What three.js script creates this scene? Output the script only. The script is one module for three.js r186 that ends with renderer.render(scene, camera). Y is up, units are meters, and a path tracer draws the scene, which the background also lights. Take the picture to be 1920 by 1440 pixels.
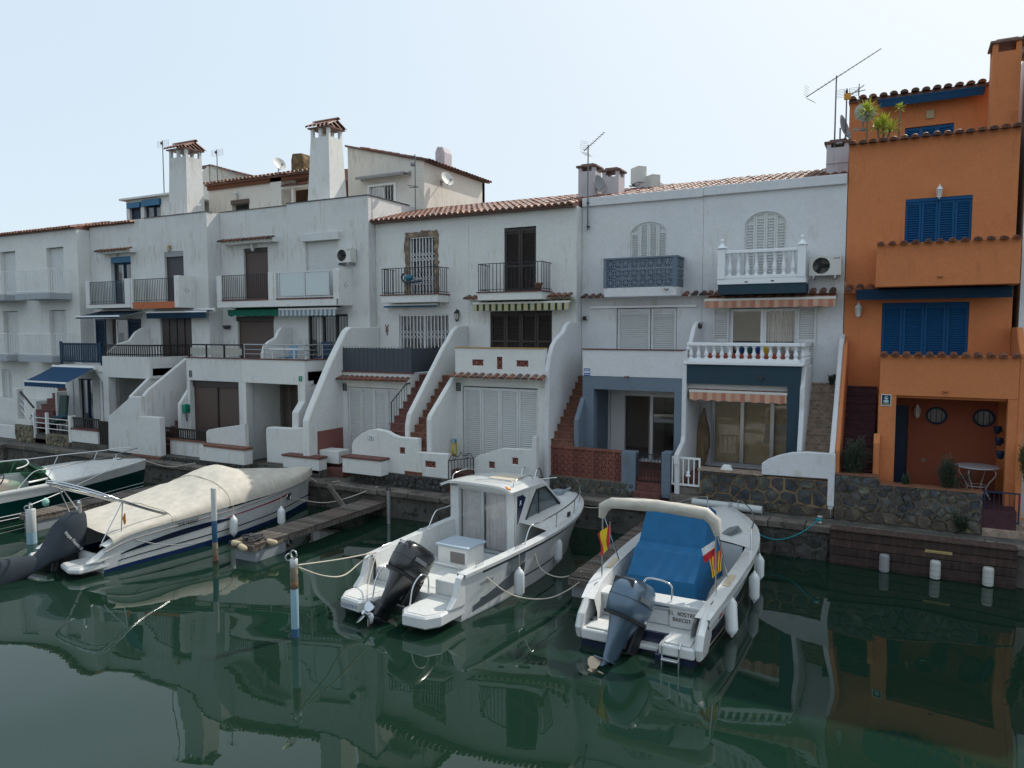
import * as THREE from 'three';
import { mergeGeometries, mergeVertices, toCreasedNormals } from 'three/addons/utils/BufferGeometryUtils.js';
import { RoundedBoxGeometry } from 'three/addons/geometries/RoundedBoxGeometry.js';

// ---------- camera, sky, sun, exposure ----------
const scene = new THREE.Scene();
const camera = new THREE.PerspectiveCamera(55.12, 4 / 3, 0.1, 3000);
camera.position.set(0, 5.2, 21);
camera.rotation.order = 'YXZ';
camera.rotation.set(THREE.MathUtils.degToRad(-4.06), THREE.MathUtils.degToRad(27.85), 0);
const renderer = new THREE.WebGLRenderer({ antialias: true });
renderer.toneMapping = THREE.LinearToneMapping;
renderer.toneMappingExposure = 1.45;
renderer.shadowMap.enabled = true;
const SUN = new THREE.Vector3(Math.sin(0.42) * Math.cos(0.8), Math.sin(0.8), -Math.cos(0.42) * Math.cos(0.8)).normalize();
{ // clear hazy sky: paler toward the horizon and toward the sun
  const W = 256, H = 128, d = new Float32Array(W * H * 4), v = new THREE.Vector3();
  for (let j = 0; j < H; j++) for (let i = 0; i < W; i++) {
    const th = ((j + 0.5) / H - 0.5) * Math.PI, ph = ((i + 0.5) / W - 0.5) * 2 * Math.PI;
    v.set(Math.cos(th) * Math.cos(ph), Math.sin(th), Math.cos(th) * Math.sin(ph));
    const ang = Math.acos(THREE.MathUtils.clamp(v.dot(SUN), -1, 1));
    const e = Math.max(0, v.y), hz = Math.pow(1 - e, 3.2);
    const a = Math.exp(-ang * ang / 0.62);
    const c = [0.41 + 0.12 * hz, 0.515 + 0.10 * hz, 0.62 + 0.06 * hz];
    const s = [0.74, 0.755, 0.76];
    const o = (j * W + i) * 4;
    for (let k = 0; k < 3; k++) d[o + k] = c[k] + (s[k] - c[k]) * a;
    d[o + 3] = 1;
  }
  const t = new THREE.DataTexture(d, W, H, THREE.RGBAFormat, THREE.FloatType);
  t.mapping = THREE.EquirectangularReflectionMapping; t.magFilter = THREE.LinearFilter; t.minFilter = THREE.LinearFilter; t.needsUpdate = true;
  scene.background = t; scene.environment = t;
}
const sun = new THREE.DirectionalLight(new THREE.Color(1, 0.94, 0.84), 2.6);
sun.position.copy(SUN).multiplyScalar(80).add(new THREE.Vector3(-12, 0, 4));
sun.target.position.set(-12, 0, 4);
sun.castShadow = true; sun.shadow.mapSize.set(4096, 4096);
Object.assign(sun.shadow.camera, { left: -45, right: 45, top: 45, bottom: -45, near: 1, far: 200 });
scene.add(sun, sun.target);

// ---------- helpers ----------
function rng(s) { return () => { s |= 0; s = s + 0x6D2B79F5 | 0; let t = Math.imul(s ^ s >>> 15, 1 | s); t = t + Math.imul(t ^ t >>> 7, 61 | t) ^ t; return ((t ^ t >>> 14) >>> 0) / 4294967296; }; }
const V = (x, y, z) => new THREE.Vector3(x, y, z);
const names = {};
function numbered(n) { const k = names[n] = (names[n] || 0) + 1; return k === 1 ? n : n + '_' + String(k - 1).padStart(3, '0'); }
function meshOf(name, geo, mat) { const m = new THREE.Mesh(geo, mat); m.name = name; m.castShadow = true; m.receiveShadow = true; return m; }
// a thing: group at its base; parts are given in scene metres unless the thing is "local"
function thing(name, label, category, base = [0, 0, 0], o = {}) {
  const g = new THREE.Group(); g.name = numbered(name); g.position.set(...base); g.rotation.y = o.turn || 0;
  g.userData = { label, category }; if (o.group) g.userData.group = o.group;
  g.off = o.local ? null : base; scene.add(g); return g;
}
function part(p, name, geo, mat, label, kind) {
  const m = meshOf(name, geo, mat);
  if (p.isGroup && p.off) m.position.set(-p.off[0], -p.off[1], -p.off[2]);
  if (label) m.userData.label = label; if (kind) m.userData.kind = kind;
  p.add(m); return m;
}
// one piece of a shared geometry, placed in scene metres
function piece(p, name, geo, mat, x, y, z, ry = 0, rx = 0, rz = 0, s = 1) {
  const m = meshOf(name, geo, mat); m.rotation.set(rx, ry, rz, 'YXZ'); m.scale.setScalar(s);
  if (p.isGroup && p.off) m.position.set(x - p.off[0], y - p.off[1], z - p.off[2]); else m.position.set(x, y, z);
  p.add(m); return m;
}
function solo(name, geo, mat, label, category, group) { // a thing that is one mesh, geometry in scene metres
  geo.computeBoundingBox(); const b = geo.boundingBox, c = V((b.min.x + b.max.x) / 2, b.min.y, (b.min.z + b.max.z) / 2);
  geo.translate(-c.x, -c.y, -c.z);
  const m = meshOf(numbered(name), geo, mat); m.position.copy(c); m.userData = { label, category }; if (group) m.userData.group = group;
  scene.add(m); return m;
}
function structure(name, geo, mat) { const m = meshOf(numbered(name), geo, mat); m.userData = { kind: 'structure' }; scene.add(m); return m; }
// uv in metres, by the face's main direction
function uvm(g) {
  if (g.index) g = g.toNonIndexed(); const p = g.attributes.position, uv = new Float32Array(p.count * 2);
  const a = V(), b = V(), c = V(), n = V();
  for (let i = 0; i < p.count; i += 3) {
    a.fromBufferAttribute(p, i); b.fromBufferAttribute(p, i + 1); c.fromBufferAttribute(p, i + 2);
    n.copy(b).sub(a).cross(c.clone().sub(a)); const x = Math.abs(n.x), y = Math.abs(n.y), z = Math.abs(n.z);
    [a, b, c].forEach((q, k) => { const o = (i + k) * 2; if (x >= y && x >= z) { uv[o] = q.z; uv[o + 1] = q.y; } else if (y >= z) { uv[o] = q.x; uv[o + 1] = q.z; } else { uv[o] = q.x; uv[o + 1] = q.y; } });
  }
  g.setAttribute('uv', new THREE.BufferAttribute(uv, 2)); return g;
}
function mg(list) { return mergeGeometries(list.map(g => { g = g.index ? g.toNonIndexed() : g; for (const k of Object.keys(g.attributes)) if (!['position', 'normal', 'uv'].includes(k)) g.deleteAttribute(k); return g; })); }
function box(x0, x1, y0, y1, z0, z1, r = 0) {
  const w = Math.abs(x1 - x0), h = Math.abs(y1 - y0), d = Math.abs(z1 - z0);
  const g = r ? new RoundedBoxGeometry(w, h, d, 1, Math.min(r, w / 2.1, h / 2.1, d / 2.1)) : new THREE.BoxGeometry(w, h, d);
  g.translate((x0 + x1) / 2, (y0 + y1) / 2, (z0 + z1) / 2); return uvm(g);
}
// extrude an outline: axis z takes (x,y), axis x takes (z,y), axis y takes (x,z)
function ext(pts, axis, a, b, o = {}) {
  const f = axis === 'x' ? -1 : 1, fy = axis === 'y' ? -1 : 1;
  const mk = (P, C) => { const s = new C(); P.forEach(([u, v], i) => i ? s.lineTo(u * f, v * fy) : s.moveTo(u * f, v * fy)); s.closePath(); return s; };
  const s = mk(pts, THREE.Shape); (o.holes || []).forEach(h => s.holes.push(mk(h, THREE.Path)));
  const bev = o.bevel || 0, lo = Math.min(a, b), hi = Math.max(a, b);
  const g = new THREE.ExtrudeGeometry(s, { depth: hi - lo - 2 * bev, bevelEnabled: bev > 0, bevelSize: bev, bevelThickness: bev, bevelOffset: -bev, bevelSegments: 1, curveSegments: 8 });
  g.translate(0, 0, lo + bev); if (axis === 'x') g.rotateY(Math.PI / 2); if (axis === 'y') g.rotateX(-Math.PI / 2);
  return uvm(g);
}
const rect = (x0, x1, y0, y1) => [[x0, y0], [x1, y0], [x1, y1], [x0, y1]];
function cyl(p, q, r0, r1 = r0, n = 8) {
  const a = V(...p), b = V(...q), d = b.clone().sub(a), L = d.length();
  const g = new THREE.CylinderGeometry(r1, r0, L, n, 1); g.translate(0, L / 2, 0);
  g.applyQuaternion(new THREE.Quaternion().setFromUnitVectors(V(0, 1, 0), d.normalize())); g.translate(a.x, a.y, a.z); return g.toNonIndexed();
}
function pipe(pts, r, n = 7) { const l = []; for (let i = 0; i + 1 < pts.length; i++) { l.push(cyl(pts[i], pts[i + 1], r, r, n)); if (i) { const s = new THREE.IcosahedronGeometry(r, 1); s.translate(...pts[i]); l.push(s); } } return mg(l); }
function tube(pts, r, seg = 24, n = 7) { return new THREE.TubeGeometry(new THREE.CatmullRomCurve3(pts.map(p => V(...p)), false, 'centripetal'), seg, r, n, false).toNonIndexed(); }
function lathe(prof, n = 12) { return new THREE.LatheGeometry(prof.map(([r, y]) => new THREE.Vector2(r, y)), n).toNonIndexed(); }
function smooth(g, deg = 35) { g = g.clone(); g.deleteAttribute('normal'); g.deleteAttribute('uv'); g = mergeVertices(g, 1e-4); g.computeVertexNormals(); return uvm(toCreasedNormals(g, deg * Math.PI / 180)); }
// grid surface from rows of points (each row the same count)
function sheet(rows, o = {}) {
  const n = rows[0].length, pos = [], idx = []; rows.forEach(r => r.forEach(p => pos.push(...p)));
  for (let i = 0; i + 1 < rows.length; i++) for (let j = 0; j + 1 < n; j++) { const a = i * n + j; idx.push(a, a + 1, a + n, a + 1, a + n + 1, a + n); }
  if (o.flip) for (let i = 0; i < idx.length; i += 3) [idx[i + 1], idx[i + 2]] = [idx[i + 2], idx[i + 1]];
  const g = new THREE.BufferGeometry(); g.setAttribute('position', new THREE.Float32BufferAttribute(pos, 3)); g.setIndex(idx); g.computeVertexNormals();
  return uvm(toCreasedNormals(g, (o.crease ?? 40) * Math.PI / 180));
}
// closed shell: a sheet with thickness t along its normals
function shell(rows, t, o = {}) {
  const n = rows[0].length, m = rows.length;
  const g0 = new THREE.BufferGeometry(), pos = [], idx = []; rows.forEach(r => r.forEach(p => pos.push(...p)));
  for (let i = 0; i + 1 < m; i++) for (let j = 0; j + 1 < n; j++) { const a = i * n + j; idx.push(a, a + 1, a + n, a + 1, a + n + 1, a + n); }
  g0.setAttribute('position', new THREE.Float32BufferAttribute(pos, 3)); g0.setIndex(idx); g0.computeVertexNormals();
  const N = g0.attributes.normal, P = g0.attributes.position, s = o.flip ? -1 : 1, off = [];
  for (let i = 0; i < m; i++) { const r = []; for (let j = 0; j < n; j++) { const k = i * n + j; r.push([P.getX(k) - N.getX(k) * t * s, P.getY(k) - N.getY(k) * t * s, P.getZ(k) - N.getZ(k) * t * s]); } off.push(r); }
  const e = (A, B) => sheet([A, B], o);
  return mg([sheet(rows, o), sheet(off, { ...o, flip: !o.flip }), e(rows[0], off[0]), e(rows[m - 1], off[m - 1]), e(rows.map(r => r[0]), off.map(r => r[0])), e(rows.map(r => r[n - 1]), off.map(r => r[n - 1]))]);
}

// ---------- noise and textures ----------
function hash2(x, y, s) { let h = Math.imul(x, 374761393) + Math.imul(y, 668265263) + Math.imul(s, 1442695041) | 0; h = Math.imul(h ^ h >>> 13, 1274126177); return ((h ^ h >>> 16) >>> 0) / 4294967296; }
function vn(x, y, per, s) { const xi = Math.floor(x), yi = Math.floor(y), fx = x - xi, fy = y - yi, u = fx * fx * (3 - 2 * fx), v = fy * fy * (3 - 2 * fy), m = k => ((k % per) + per) % per; const a = hash2(m(xi), m(yi), s), b = hash2(m(xi + 1), m(yi), s), c = hash2(m(xi), m(yi + 1), s), d = hash2(m(xi + 1), m(yi + 1), s); return a + (b - a) * u + (c - a) * v + (a - b - c + d) * u * v; }
function fbm(u, v, f, o, s) { let r = 0, a = 0.5, t = 0; for (let i = 0; i < o; i++) { r += a * vn(u * f, v * f, f, s + i * 17); t += a; a *= 0.5; f *= 2; } return r / t; }
function dataTex(n, fn, size, srgb = true) {
  const d = new Uint8Array(n * n * 4);
  for (let j = 0; j < n; j++) for (let i = 0; i < n; i++) { const c = fn(i / n, j / n), o = (j * n + i) * 4; for (let k = 0; k < 3; k++) d[o + k] = Math.max(0, Math.min(255, (Array.isArray(c) ? c[k] : c) * 255)); d[o + 3] = 255; }
  const t = new THREE.DataTexture(d, n, n); t.wrapS = t.wrapT = THREE.RepeatWrapping; t.magFilter = THREE.LinearFilter; t.minFilter = THREE.LinearMipmapLinearFilter; t.generateMipmaps = true;
  if (srgb) t.colorSpace = THREE.SRGBColorSpace; t.repeat.set(1 / size, 1 / size); t.needsUpdate = true; return t;
}
const clamp = THREE.MathUtils.clamp, sst = THREE.MathUtils.smoothstep, lerp = THREE.MathUtils.lerp;
// weathered plaster: mottled paint, rain streaks, grime patches
const T_plaster = dataTex(512, (u, v) => {
  const m = fbm(u, v, 6, 5, 3), st = fbm(u, v * 0.25, 40, 3, 9), sm = fbm(u, v, 3, 3, 21), f = fbm(u, v, 90, 2, 5);
  let k = 0.93 + 0.08 * (m - 0.5) + 0.05 * (f - 0.5); const g = sst(st, 0.62, 0.82) * sst(sm, 0.45, 0.65); k -= 0.045 * g; k -= 0.025 * sst(m, 0.55, 0.8);
  return [k, k * (1 - 0.012 * g), k * (1 - 0.04 * g - 0.02 * sst(m, .6, .8))];
}, 4.3);
const T_old = dataTex(512, (u, v) => {
  const m = fbm(u, v, 7, 5, 33), st = fbm(u, v * 0.2, 50, 3, 39), sm = fbm(u, v, 4, 3, 41);
  let k = 0.92 + 0.1 * (m - 0.5); const g = sst(st, 0.52, 0.75) * sst(sm, 0.35, 0.65), p = sst(m, 0.52, 0.78); k -= 0.065 * g + 0.03 * p;
  return [k, k * (1 - 0.01 * g), k * (1 - 0.03 * g)];
}, 3.7);
const T_bump = dataTex(512, (u, v) => 0.5 * fbm(u, v, 40, 4, 51) + 0.5 * fbm(u, v, 12, 3, 57), 1.6, false);
const T_rough = dataTex(256, (u, v) => fbm(u, v, 60, 3, 61), 0.9, false);
const T_conc = dataTex(512, (u, v) => { const m = fbm(u, v, 6, 5, 71), f = fbm(u, v, 80, 2, 73), c = fbm(u, v, 14, 3, 79); const k = 0.72 + 0.4 * (m - 0.5) + 0.22 * (f - 0.5) - 0.25 * sst(c, 0.6, 0.8); return [k, k * 0.97, k * 0.92]; }, 2.1);
const T_wood = dataTex(256, (u, v) => { const g = fbm(u, v * 0.1 + 0.3, 30, 4, 81), m = fbm(u, v, 5, 3, 83); const k = 0.7 + 0.45 * (g - 0.5) + 0.25 * (m - 0.5); return [k, k * 0.96, k * 0.92]; }, 0.9);
const T_tile = dataTex(256, (u, v) => { const m = fbm(u, v, 10, 4, 91), l = fbm(u, v, 26, 3, 93); const k = 0.78 + 0.35 * (m - 0.5), q = sst(l, 0.58, 0.72) * 0.35; return [k * (1 - q * .5), k * (1 - q * .2), k * (1 - q * .25)]; }, 0.7);
const T_cloth = dataTex(256, (u, v) => { const m = fbm(u, v, 5, 4, 95), w = 0.5 + 0.5 * Math.sin(u * 6.283 * 96) * Math.sin(v * 6.283 * 96); return 0.9 + 0.12 * (m - 0.5) + 0.05 * (w - 0.5); }, 0.6);
const T_metal = dataTex(256, (u, v) => 0.45 + 0.4 * fbm(u, v, 14, 4, 97), 0.8, false);
function mat(r, g, b, rough = 0.85, o = {}) { const m = new THREE.MeshStandardMaterial({ roughness: rough, ...o }); m.color.setRGB(r, g, b); return m; }
function phys(r, g, b, rough, o = {}) { const m = new THREE.MeshPhysicalMaterial({ roughness: rough, ...o }); m.color.setRGB(r, g, b); return m; }
const plaster = (r, g, b, t = T_plaster, bs = 0.006) => mat(r, g, b, 0.92, { map: t, bumpMap: T_bump, bumpScale: bs });
const M = {
  white: plaster(.80, .80, .77), old: plaster(.76, .76, .74, T_old, 0.01), cool: plaster(.77, .77, .78), warm: plaster(.80, .75, .67, T_old),
  orange: plaster(.67, .23, .084), orangeD: plaster(.55, .17, .07), greyblue: plaster(.17, .215, .27), navy: plaster(.028, .06, .085), lilac: plaster(.66, .6, .62, T_old),
  redp: plaster(.27, .10, .085), terra: mat(.36, .13, .08, .5, { map: T_tile }), terra2: mat(.3, .115, .075, .5, { map: T_tile }), terra3: mat(.4, .17, .10, .5, { map: T_tile }), terra4: mat(.26, .13, .095, .55, { map: T_tile }), terraBr: mat(.38, .135, .095, .9, { map: T_tile }),
  ochre: mat(.42, .24, .08, .7), white2: mat(.78, .78, .77, .45, { roughnessMap: T_rough }), pvc: phys(.78, .79, .8, .3), shutterW: mat(.72, .73, .72, .55, { map: T_plaster }),
  brown: mat(.062, .042, .038, .5, { map: T_wood }), brownR: mat(.095, .062, .052, .55), blue: mat(.0, .08, .225, .85, { map: T_plaster }), teal: mat(.005, .12, .24, .5), navyW: mat(.003, .022, .06, .55), blueW: mat(.0, .07, .17, .6, { map: T_wood }),
  black: mat(.012, .013, .015, .45), iron: mat(.02, .021, .025, .5, { metalness: .3 }), slate: mat(.045, .055, .07, .65), darkwood: mat(.035, .028, .024, .7, { map: T_wood }), greywood: mat(.3, .28, .265, .8, { map: T_wood }),
  steel: mat(.62, .63, .64, .25, { metalness: 1, roughnessMap: T_metal }), galv: mat(.42, .43, .44, .45, { metalness: .8 }), alum: mat(.5, .52, .53, .35, { metalness: .6 }), rust: mat(.16, .06, .03, .9),
  glass: phys(1, 1, 1, 0.02, { transmission: 1, thickness: 0, ior: 1.5 }), room: mat(.66, .6, .54, .9), dark: mat(.02, .02, .022, .9), grey: mat(.3, .3, .31, .8), beige: mat(.52, .41, .25, .8, { map: T_cloth }), curtain: mat(.6, .58, .55, .9, { map: T_cloth }), paper: mat(.8, .8, .78, .8),
  maroon: mat(.1, .028, .04, .7, { map: T_tile }), tread: mat(.32, .13, .08, .75, { map: T_tile }), treadB: mat(.56, .4, .31, .75, { map: T_tile }), redtile: mat(.25, .085, .07, .7, { map: T_tile }), conc: mat(.30, .28, .26, .92, { map: T_conc, bumpMap: T_conc, bumpScale: .01 }), concD: mat(.17, .165, .16, .95, { map: T_conc, bumpMap: T_conc, bumpScale: .02 }), mortar: mat(.42, .35, .28, .95, { map: T_conc }),
  acwhite: mat(.62, .61, .56, .5), fan: mat(.03, .03, .032, .6), clothNavy: mat(.0, .03, .07, .9, { map: T_cloth }), clothBlue: mat(.0, .05, .13, .9, { map: T_cloth }), clothGreen: mat(.0, .14, .085, .9, { map: T_cloth }), brass: mat(.4, .27, .1, .5, { metalness: .7 }), lampglass: mat(.6, .58, .5, .3),
};

// ---------- building components ----------
// barrel tile: tapered half pipe, axis along +z (down the slope), crown up
function barrel(L, r0, r1, t = 0.012, n = 6) {
  const rows = []; for (const [z, r] of [[0, r0], [L, r1]]) { const a = []; for (let i = 0; i <= n; i++) { const th = Math.PI * i / n; a.push([-Math.cos(th) * r, Math.sin(th) * r * 0.8, z]); } rows.push(a); }
  return shell(rows, t, { flip: true, crease: 60 });
}
const G_tile = barrel(0.42, 0.078, 0.1), G_tileS = barrel(0.3, 0.075, 0.092);
function solidBarrel(L, r0, r1, n = 6) { const rows = []; for (const [z, r] of [[0, r0], [L, r1]]) { const a = []; for (let i = 0; i <= n; i++) { const th = Math.PI * i / n; a.push([-Math.cos(th) * r, Math.sin(th) * r * 0.8, z]); } rows.push(a); } const cap = rows[1].map(() => [0, 0, L - .015]); return mg([sheet(rows, { flip: true, crease: 60 }), sheet([rows[1], cap], { flip: true })]); }
const G_tileE = solidBarrel(.42, .078, .1), G_tileSE = solidBarrel(.3, .075, .092);
const tileMats = [M.terra, M.terra2, M.terra3, M.terra4];
const tileMatsDk = [M.terra2, M.terra4, mat(.14, .085, .07, .9, { map: T_tile }), M.terraBr];
// rows of tiles on a slope that falls toward +z; eave line from x0 to x1 at height y, front z; 'up' rows behind
function tiles(p, x0, x1, y, z, o = {}) {
  const n = Math.round((x1 - x0) / (o.pitch || 0.215)), s = (x1 - x0) / n, sl = o.slope ?? 0.35, R = rng(o.seed || 7), L = o.geo ? 0.27 : 0.36, rows = o.rows || 1, ms = o.mats || tileMats, f = o.flip ? -1 : 1;
  for (let r = 0; r < rows; r++) for (let i = 0; i < n; i++) {
    const x = x0 + s * (i + 0.5), back = (r + 1) * L * Math.cos(sl), up = (r + 1) * L * Math.sin(sl);
    piece(p, 'tile', r === 0 ? (o.geo ? G_tileSE : G_tileE) : (o.geo || G_tile), ms[R() * ms.length | 0], x + (R() - .5) * .012, y + up + (R() - .5) * .012 - 0.01, z - f * back + (R() - .5) * .02, f > 0 ? 0 : Math.PI, sl, (R() - .5) * 0.05);
  }
}
// tiles whose slope falls toward +x or -x (dir)
function tilesX(p, z0, z1, y, x, dir, o = {}) {
  const n = Math.round(Math.abs(z1 - z0) / 0.215), s = (z1 - z0) / n, sl = o.slope ?? 0.35, R = rng(o.seed || 9), L = 0.36, ms = o.mats || tileMats;
  for (let r = 0; r < (o.rows || 1); r++) for (let i = 0; i < n; i++) piece(p, 'tile', G_tile, ms[R() * ms.length | 0], x - dir * (r + 1) * L * Math.cos(sl), y + (r + 1) * L * Math.sin(sl) - .01 + (R() - .5) * .012, z0 + s * (i + .5), dir * Math.PI / 2, sl, 0);
}
// louvred shutter leaf in a z plane (front face at z)
function leaf(p, x0, x1, y0, y1, z, m, o = {}) {
  const st = o.stile || 0.055, t = 0.035, g = [];
  const top = o.top || null; // function x -> y for an arched head
  const yT = x => top ? top(x) : y1;
  if (top) {
    const outer = [[x0, y0], [x1, y0]], inner = []; const N = 6;
    for (let i = N; i >= 0; i--) { const x = lerp(x0, x1, i / N); outer.push([x, yT(x)]); }
    inner.push([x0 + st, y0 + st * 1.4], [x1 - st, y0 + st * 1.4]); for (let i = N; i >= 0; i--) { const x = lerp(x0 + st, x1 - st, i / N); inner.push([x, yT(x) - st * 1.3]); }
    g.push(ext(outer, 'z', z - t, z, { holes: [inner] }));
  } else {
    g.push(box(x0, x0 + st, y0, y1, z - t, z), box(x1 - st, x1, y0, y1, z - t, z), box(x0 + st, x1 - st, y1 - st * 1.3, y1, z - t, z - .002), box(x0 + st, x1 - st, y0, y0 + st * 1.6, z - t, z - .002));
    if (o.mid) g.push(box(x0 + st, x1 - st, o.mid - .035, o.mid + .035, z - t, z - .002));
  }
  const f = part(p, 'shutter_leaf', mg(g), m);
  const sp = o.sp || 0.058, L = []; const xm = (x0 + x1) / 2, yTop = (top ? Math.min(yT(x0 + st), yT(x1 - st)) : y1) - st * 1.5;
  for (let y = y0 + st * 1.6 + sp * .5; y < yTop - sp * .3; y += sp) { if (o.mid && Math.abs(y - o.mid) < .05) continue; const b = new THREE.BoxGeometry(x1 - x0 - 2 * st + .01, 0.007, 0.045); b.rotateX(0.75); b.translate(xm, y, z - 0.02); L.push(b); }
  L.push(box(x0 + st * .6, x1 - st * .6, y0 + st, yTop + st, z - t - .006, z - t + .0));
  part(f, 'louvre_slats', mg(L), m, null, 'stuff'); return f;
}
function leaves(p, x0, x1, y0, y1, z, n, m, o = {}) { const w = (x1 - x0) / n; for (let i = 0; i < n; i++) leaf(p, x0 + i * w + .004, x0 + (i + 1) * w - .004, y0, y1, z - (i % 2) * .004, m, o); }
// roller shutter: curved horizontal slats
function roller(p, x0, x1, y0, y1, z, m, o = {}) {
  const sp = o.sp || 0.05, L = []; const n = Math.round((y1 - y0) / sp), h = (y1 - y0) / n;
  for (let i = 0; i < n; i++) L.push(box(x0, x1, y0 + i * h + .004, y0 + (i + 1) * h - .003, z - .02, z));
  L.push(box(x0, x1, y0, y1, z - .03, z - .012));
  const r = part(p, o.name || 'roller_shutter', mg(L), m, o.label);
  part(r, 'guide_rail', box(x0 - .04, x0 - .002, y0, y1, z - .03, z + .012), o.guide || m); part(r, 'guide_rail', box(x1 + .002, x1 + .04, y0, y1, z - .03, z + .012), o.guide || m);
  return r;
}
// railing of upright bars along x at plane z, optional returns along z at the ends back to zb
const G_bar = new THREE.BoxGeometry(.016, 1, .016);
function railing(p, x0, x1, y0, y1, z, m, o = {}) {
  const t = o.t || .022, rails = [box(x0 - t / 2, x1 + t / 2, y1 - t, y1, z - t / 2, z + t / 2), box(x0 - t / 2, x1 + t / 2, y0 + .06, y0 + .06 + t * .8, z - t / 2, z + t / 2)];
  if (o.zb !== undefined) { for (const x of o.ends || [x0, x1]) rails.push(box(x - t / 2, x + t / 2, y1 - t, y1, o.zb, z), box(x - t / 2, x + t / 2, y0 + .06, y0 + .06 + t * .8, o.zb, z)); }
  const r = part(p, o.name || 'railing', mg(rails), m), sp = o.sp || .11, w = o.w || .016;
  const G = o.geo || new THREE.BoxGeometry(w, y1 - y0 - t, w * (o.flat || 1)); const bars = [];
  const n = Math.max(1, Math.round((x1 - x0) / sp)); for (let i = 0; i <= n; i++) bars.push([x0 + (x1 - x0) * i / n, z]);
  if (o.zb !== undefined) for (const x of o.ends || [x0, x1]) { const k = Math.max(1, Math.round((z - o.zb) / sp)); for (let i = 1; i < k; i++) bars.push([x, z - (z - o.zb) * i / k]); }
  for (const [x, zz] of bars) piece(r, 'baluster', G, m, x, (y0 + y1 - t) / 2, zz);
  return r;
}
// turned balustrade
function balGeo(h) { const P = [[.055, 0], [.055, .08], [.03, .11], [.045, .18], [.062, .3], [.055, .42], [.035, .6], [.028, .72], [.042, .78], [.03, .84], [.055, .9], [.055, 1]]; return lathe(P.map(([r, y]) => [r, y * h]), 10); }
function balustrade(p, x0, x1, y0, y1, z, n, m, o = {}) {
  const r = part(p, 'balustrade', mg([box(x0, x1, y1 - .09, y1, z - .085, z + .085, .02), box(x0, x1, y0, y0 + .09, z - .08, z + .08, .015)]), m), G = balGeo(y1 - y0 - .18);
  for (let i = 0; i < n; i++) piece(r, 'baluster', G, m, x0 + (x1 - x0) * (i + .5) / n, y0 + .09, z); return r;
}
// pierced breeze block, square side s, depth d, centred on the origin, facing z
function blockGeo(s, d, style) {
  const h = s / 2, o = [[-h, -h], [h, -h], [h, h], [-h, h]], w = s * .085, H = [];
  if (style === 'petal') { // four leaf shapes crossing the square
    for (const [sx, sy] of [[1, 1], [-1, 1], [-1, -1], [1, -1]]) {
      const a = h - w, L = [], e = w * .75; const N = 4; // triangular voids either side of a diagonal rib
      H.push([[sx * e, sy * e * 2.2], [sx * e, sy * a], [sx * (a - e * 1.6), sy * a]].map(q => q)); H.push([[sx * e * 2.2, sy * e], [sx * a, sy * e], [sx * a, sy * (a - e * 1.6)]]);
    }
  } else { const a = h - w; for (const [sx, sy] of [[1, 1], [-1, 1], [-1, -1], [1, -1]]) H.push([[sx * a, sy * a], [sx * a, sy * a * .3], [sx * a * .3, sy * a]]); H.push([[a * .62, 0], [0, a * .62], [-a * .62, 0], [0, -a * .62]]); }
  return ext(o, 'z', -d / 2, d / 2, { holes: H });
}
function blocks(p, x0, x1, y0, y1, z, nx, ny, geo, m, ry = 0) {
  for (let j = 0; j < ny; j++) for (let i = 0; i < nx; i++) { const u = x0 + (x1 - x0) * (i + .5) / nx, y = y0 + (y1 - y0) * (j + .5) / ny; piece(p, 'breeze_block', geo, Array.isArray(m) ? m[(i * 7 + j * 3) % m.length] : m, ry ? z : u, y, ry ? u : z, ry); }
}
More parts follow.
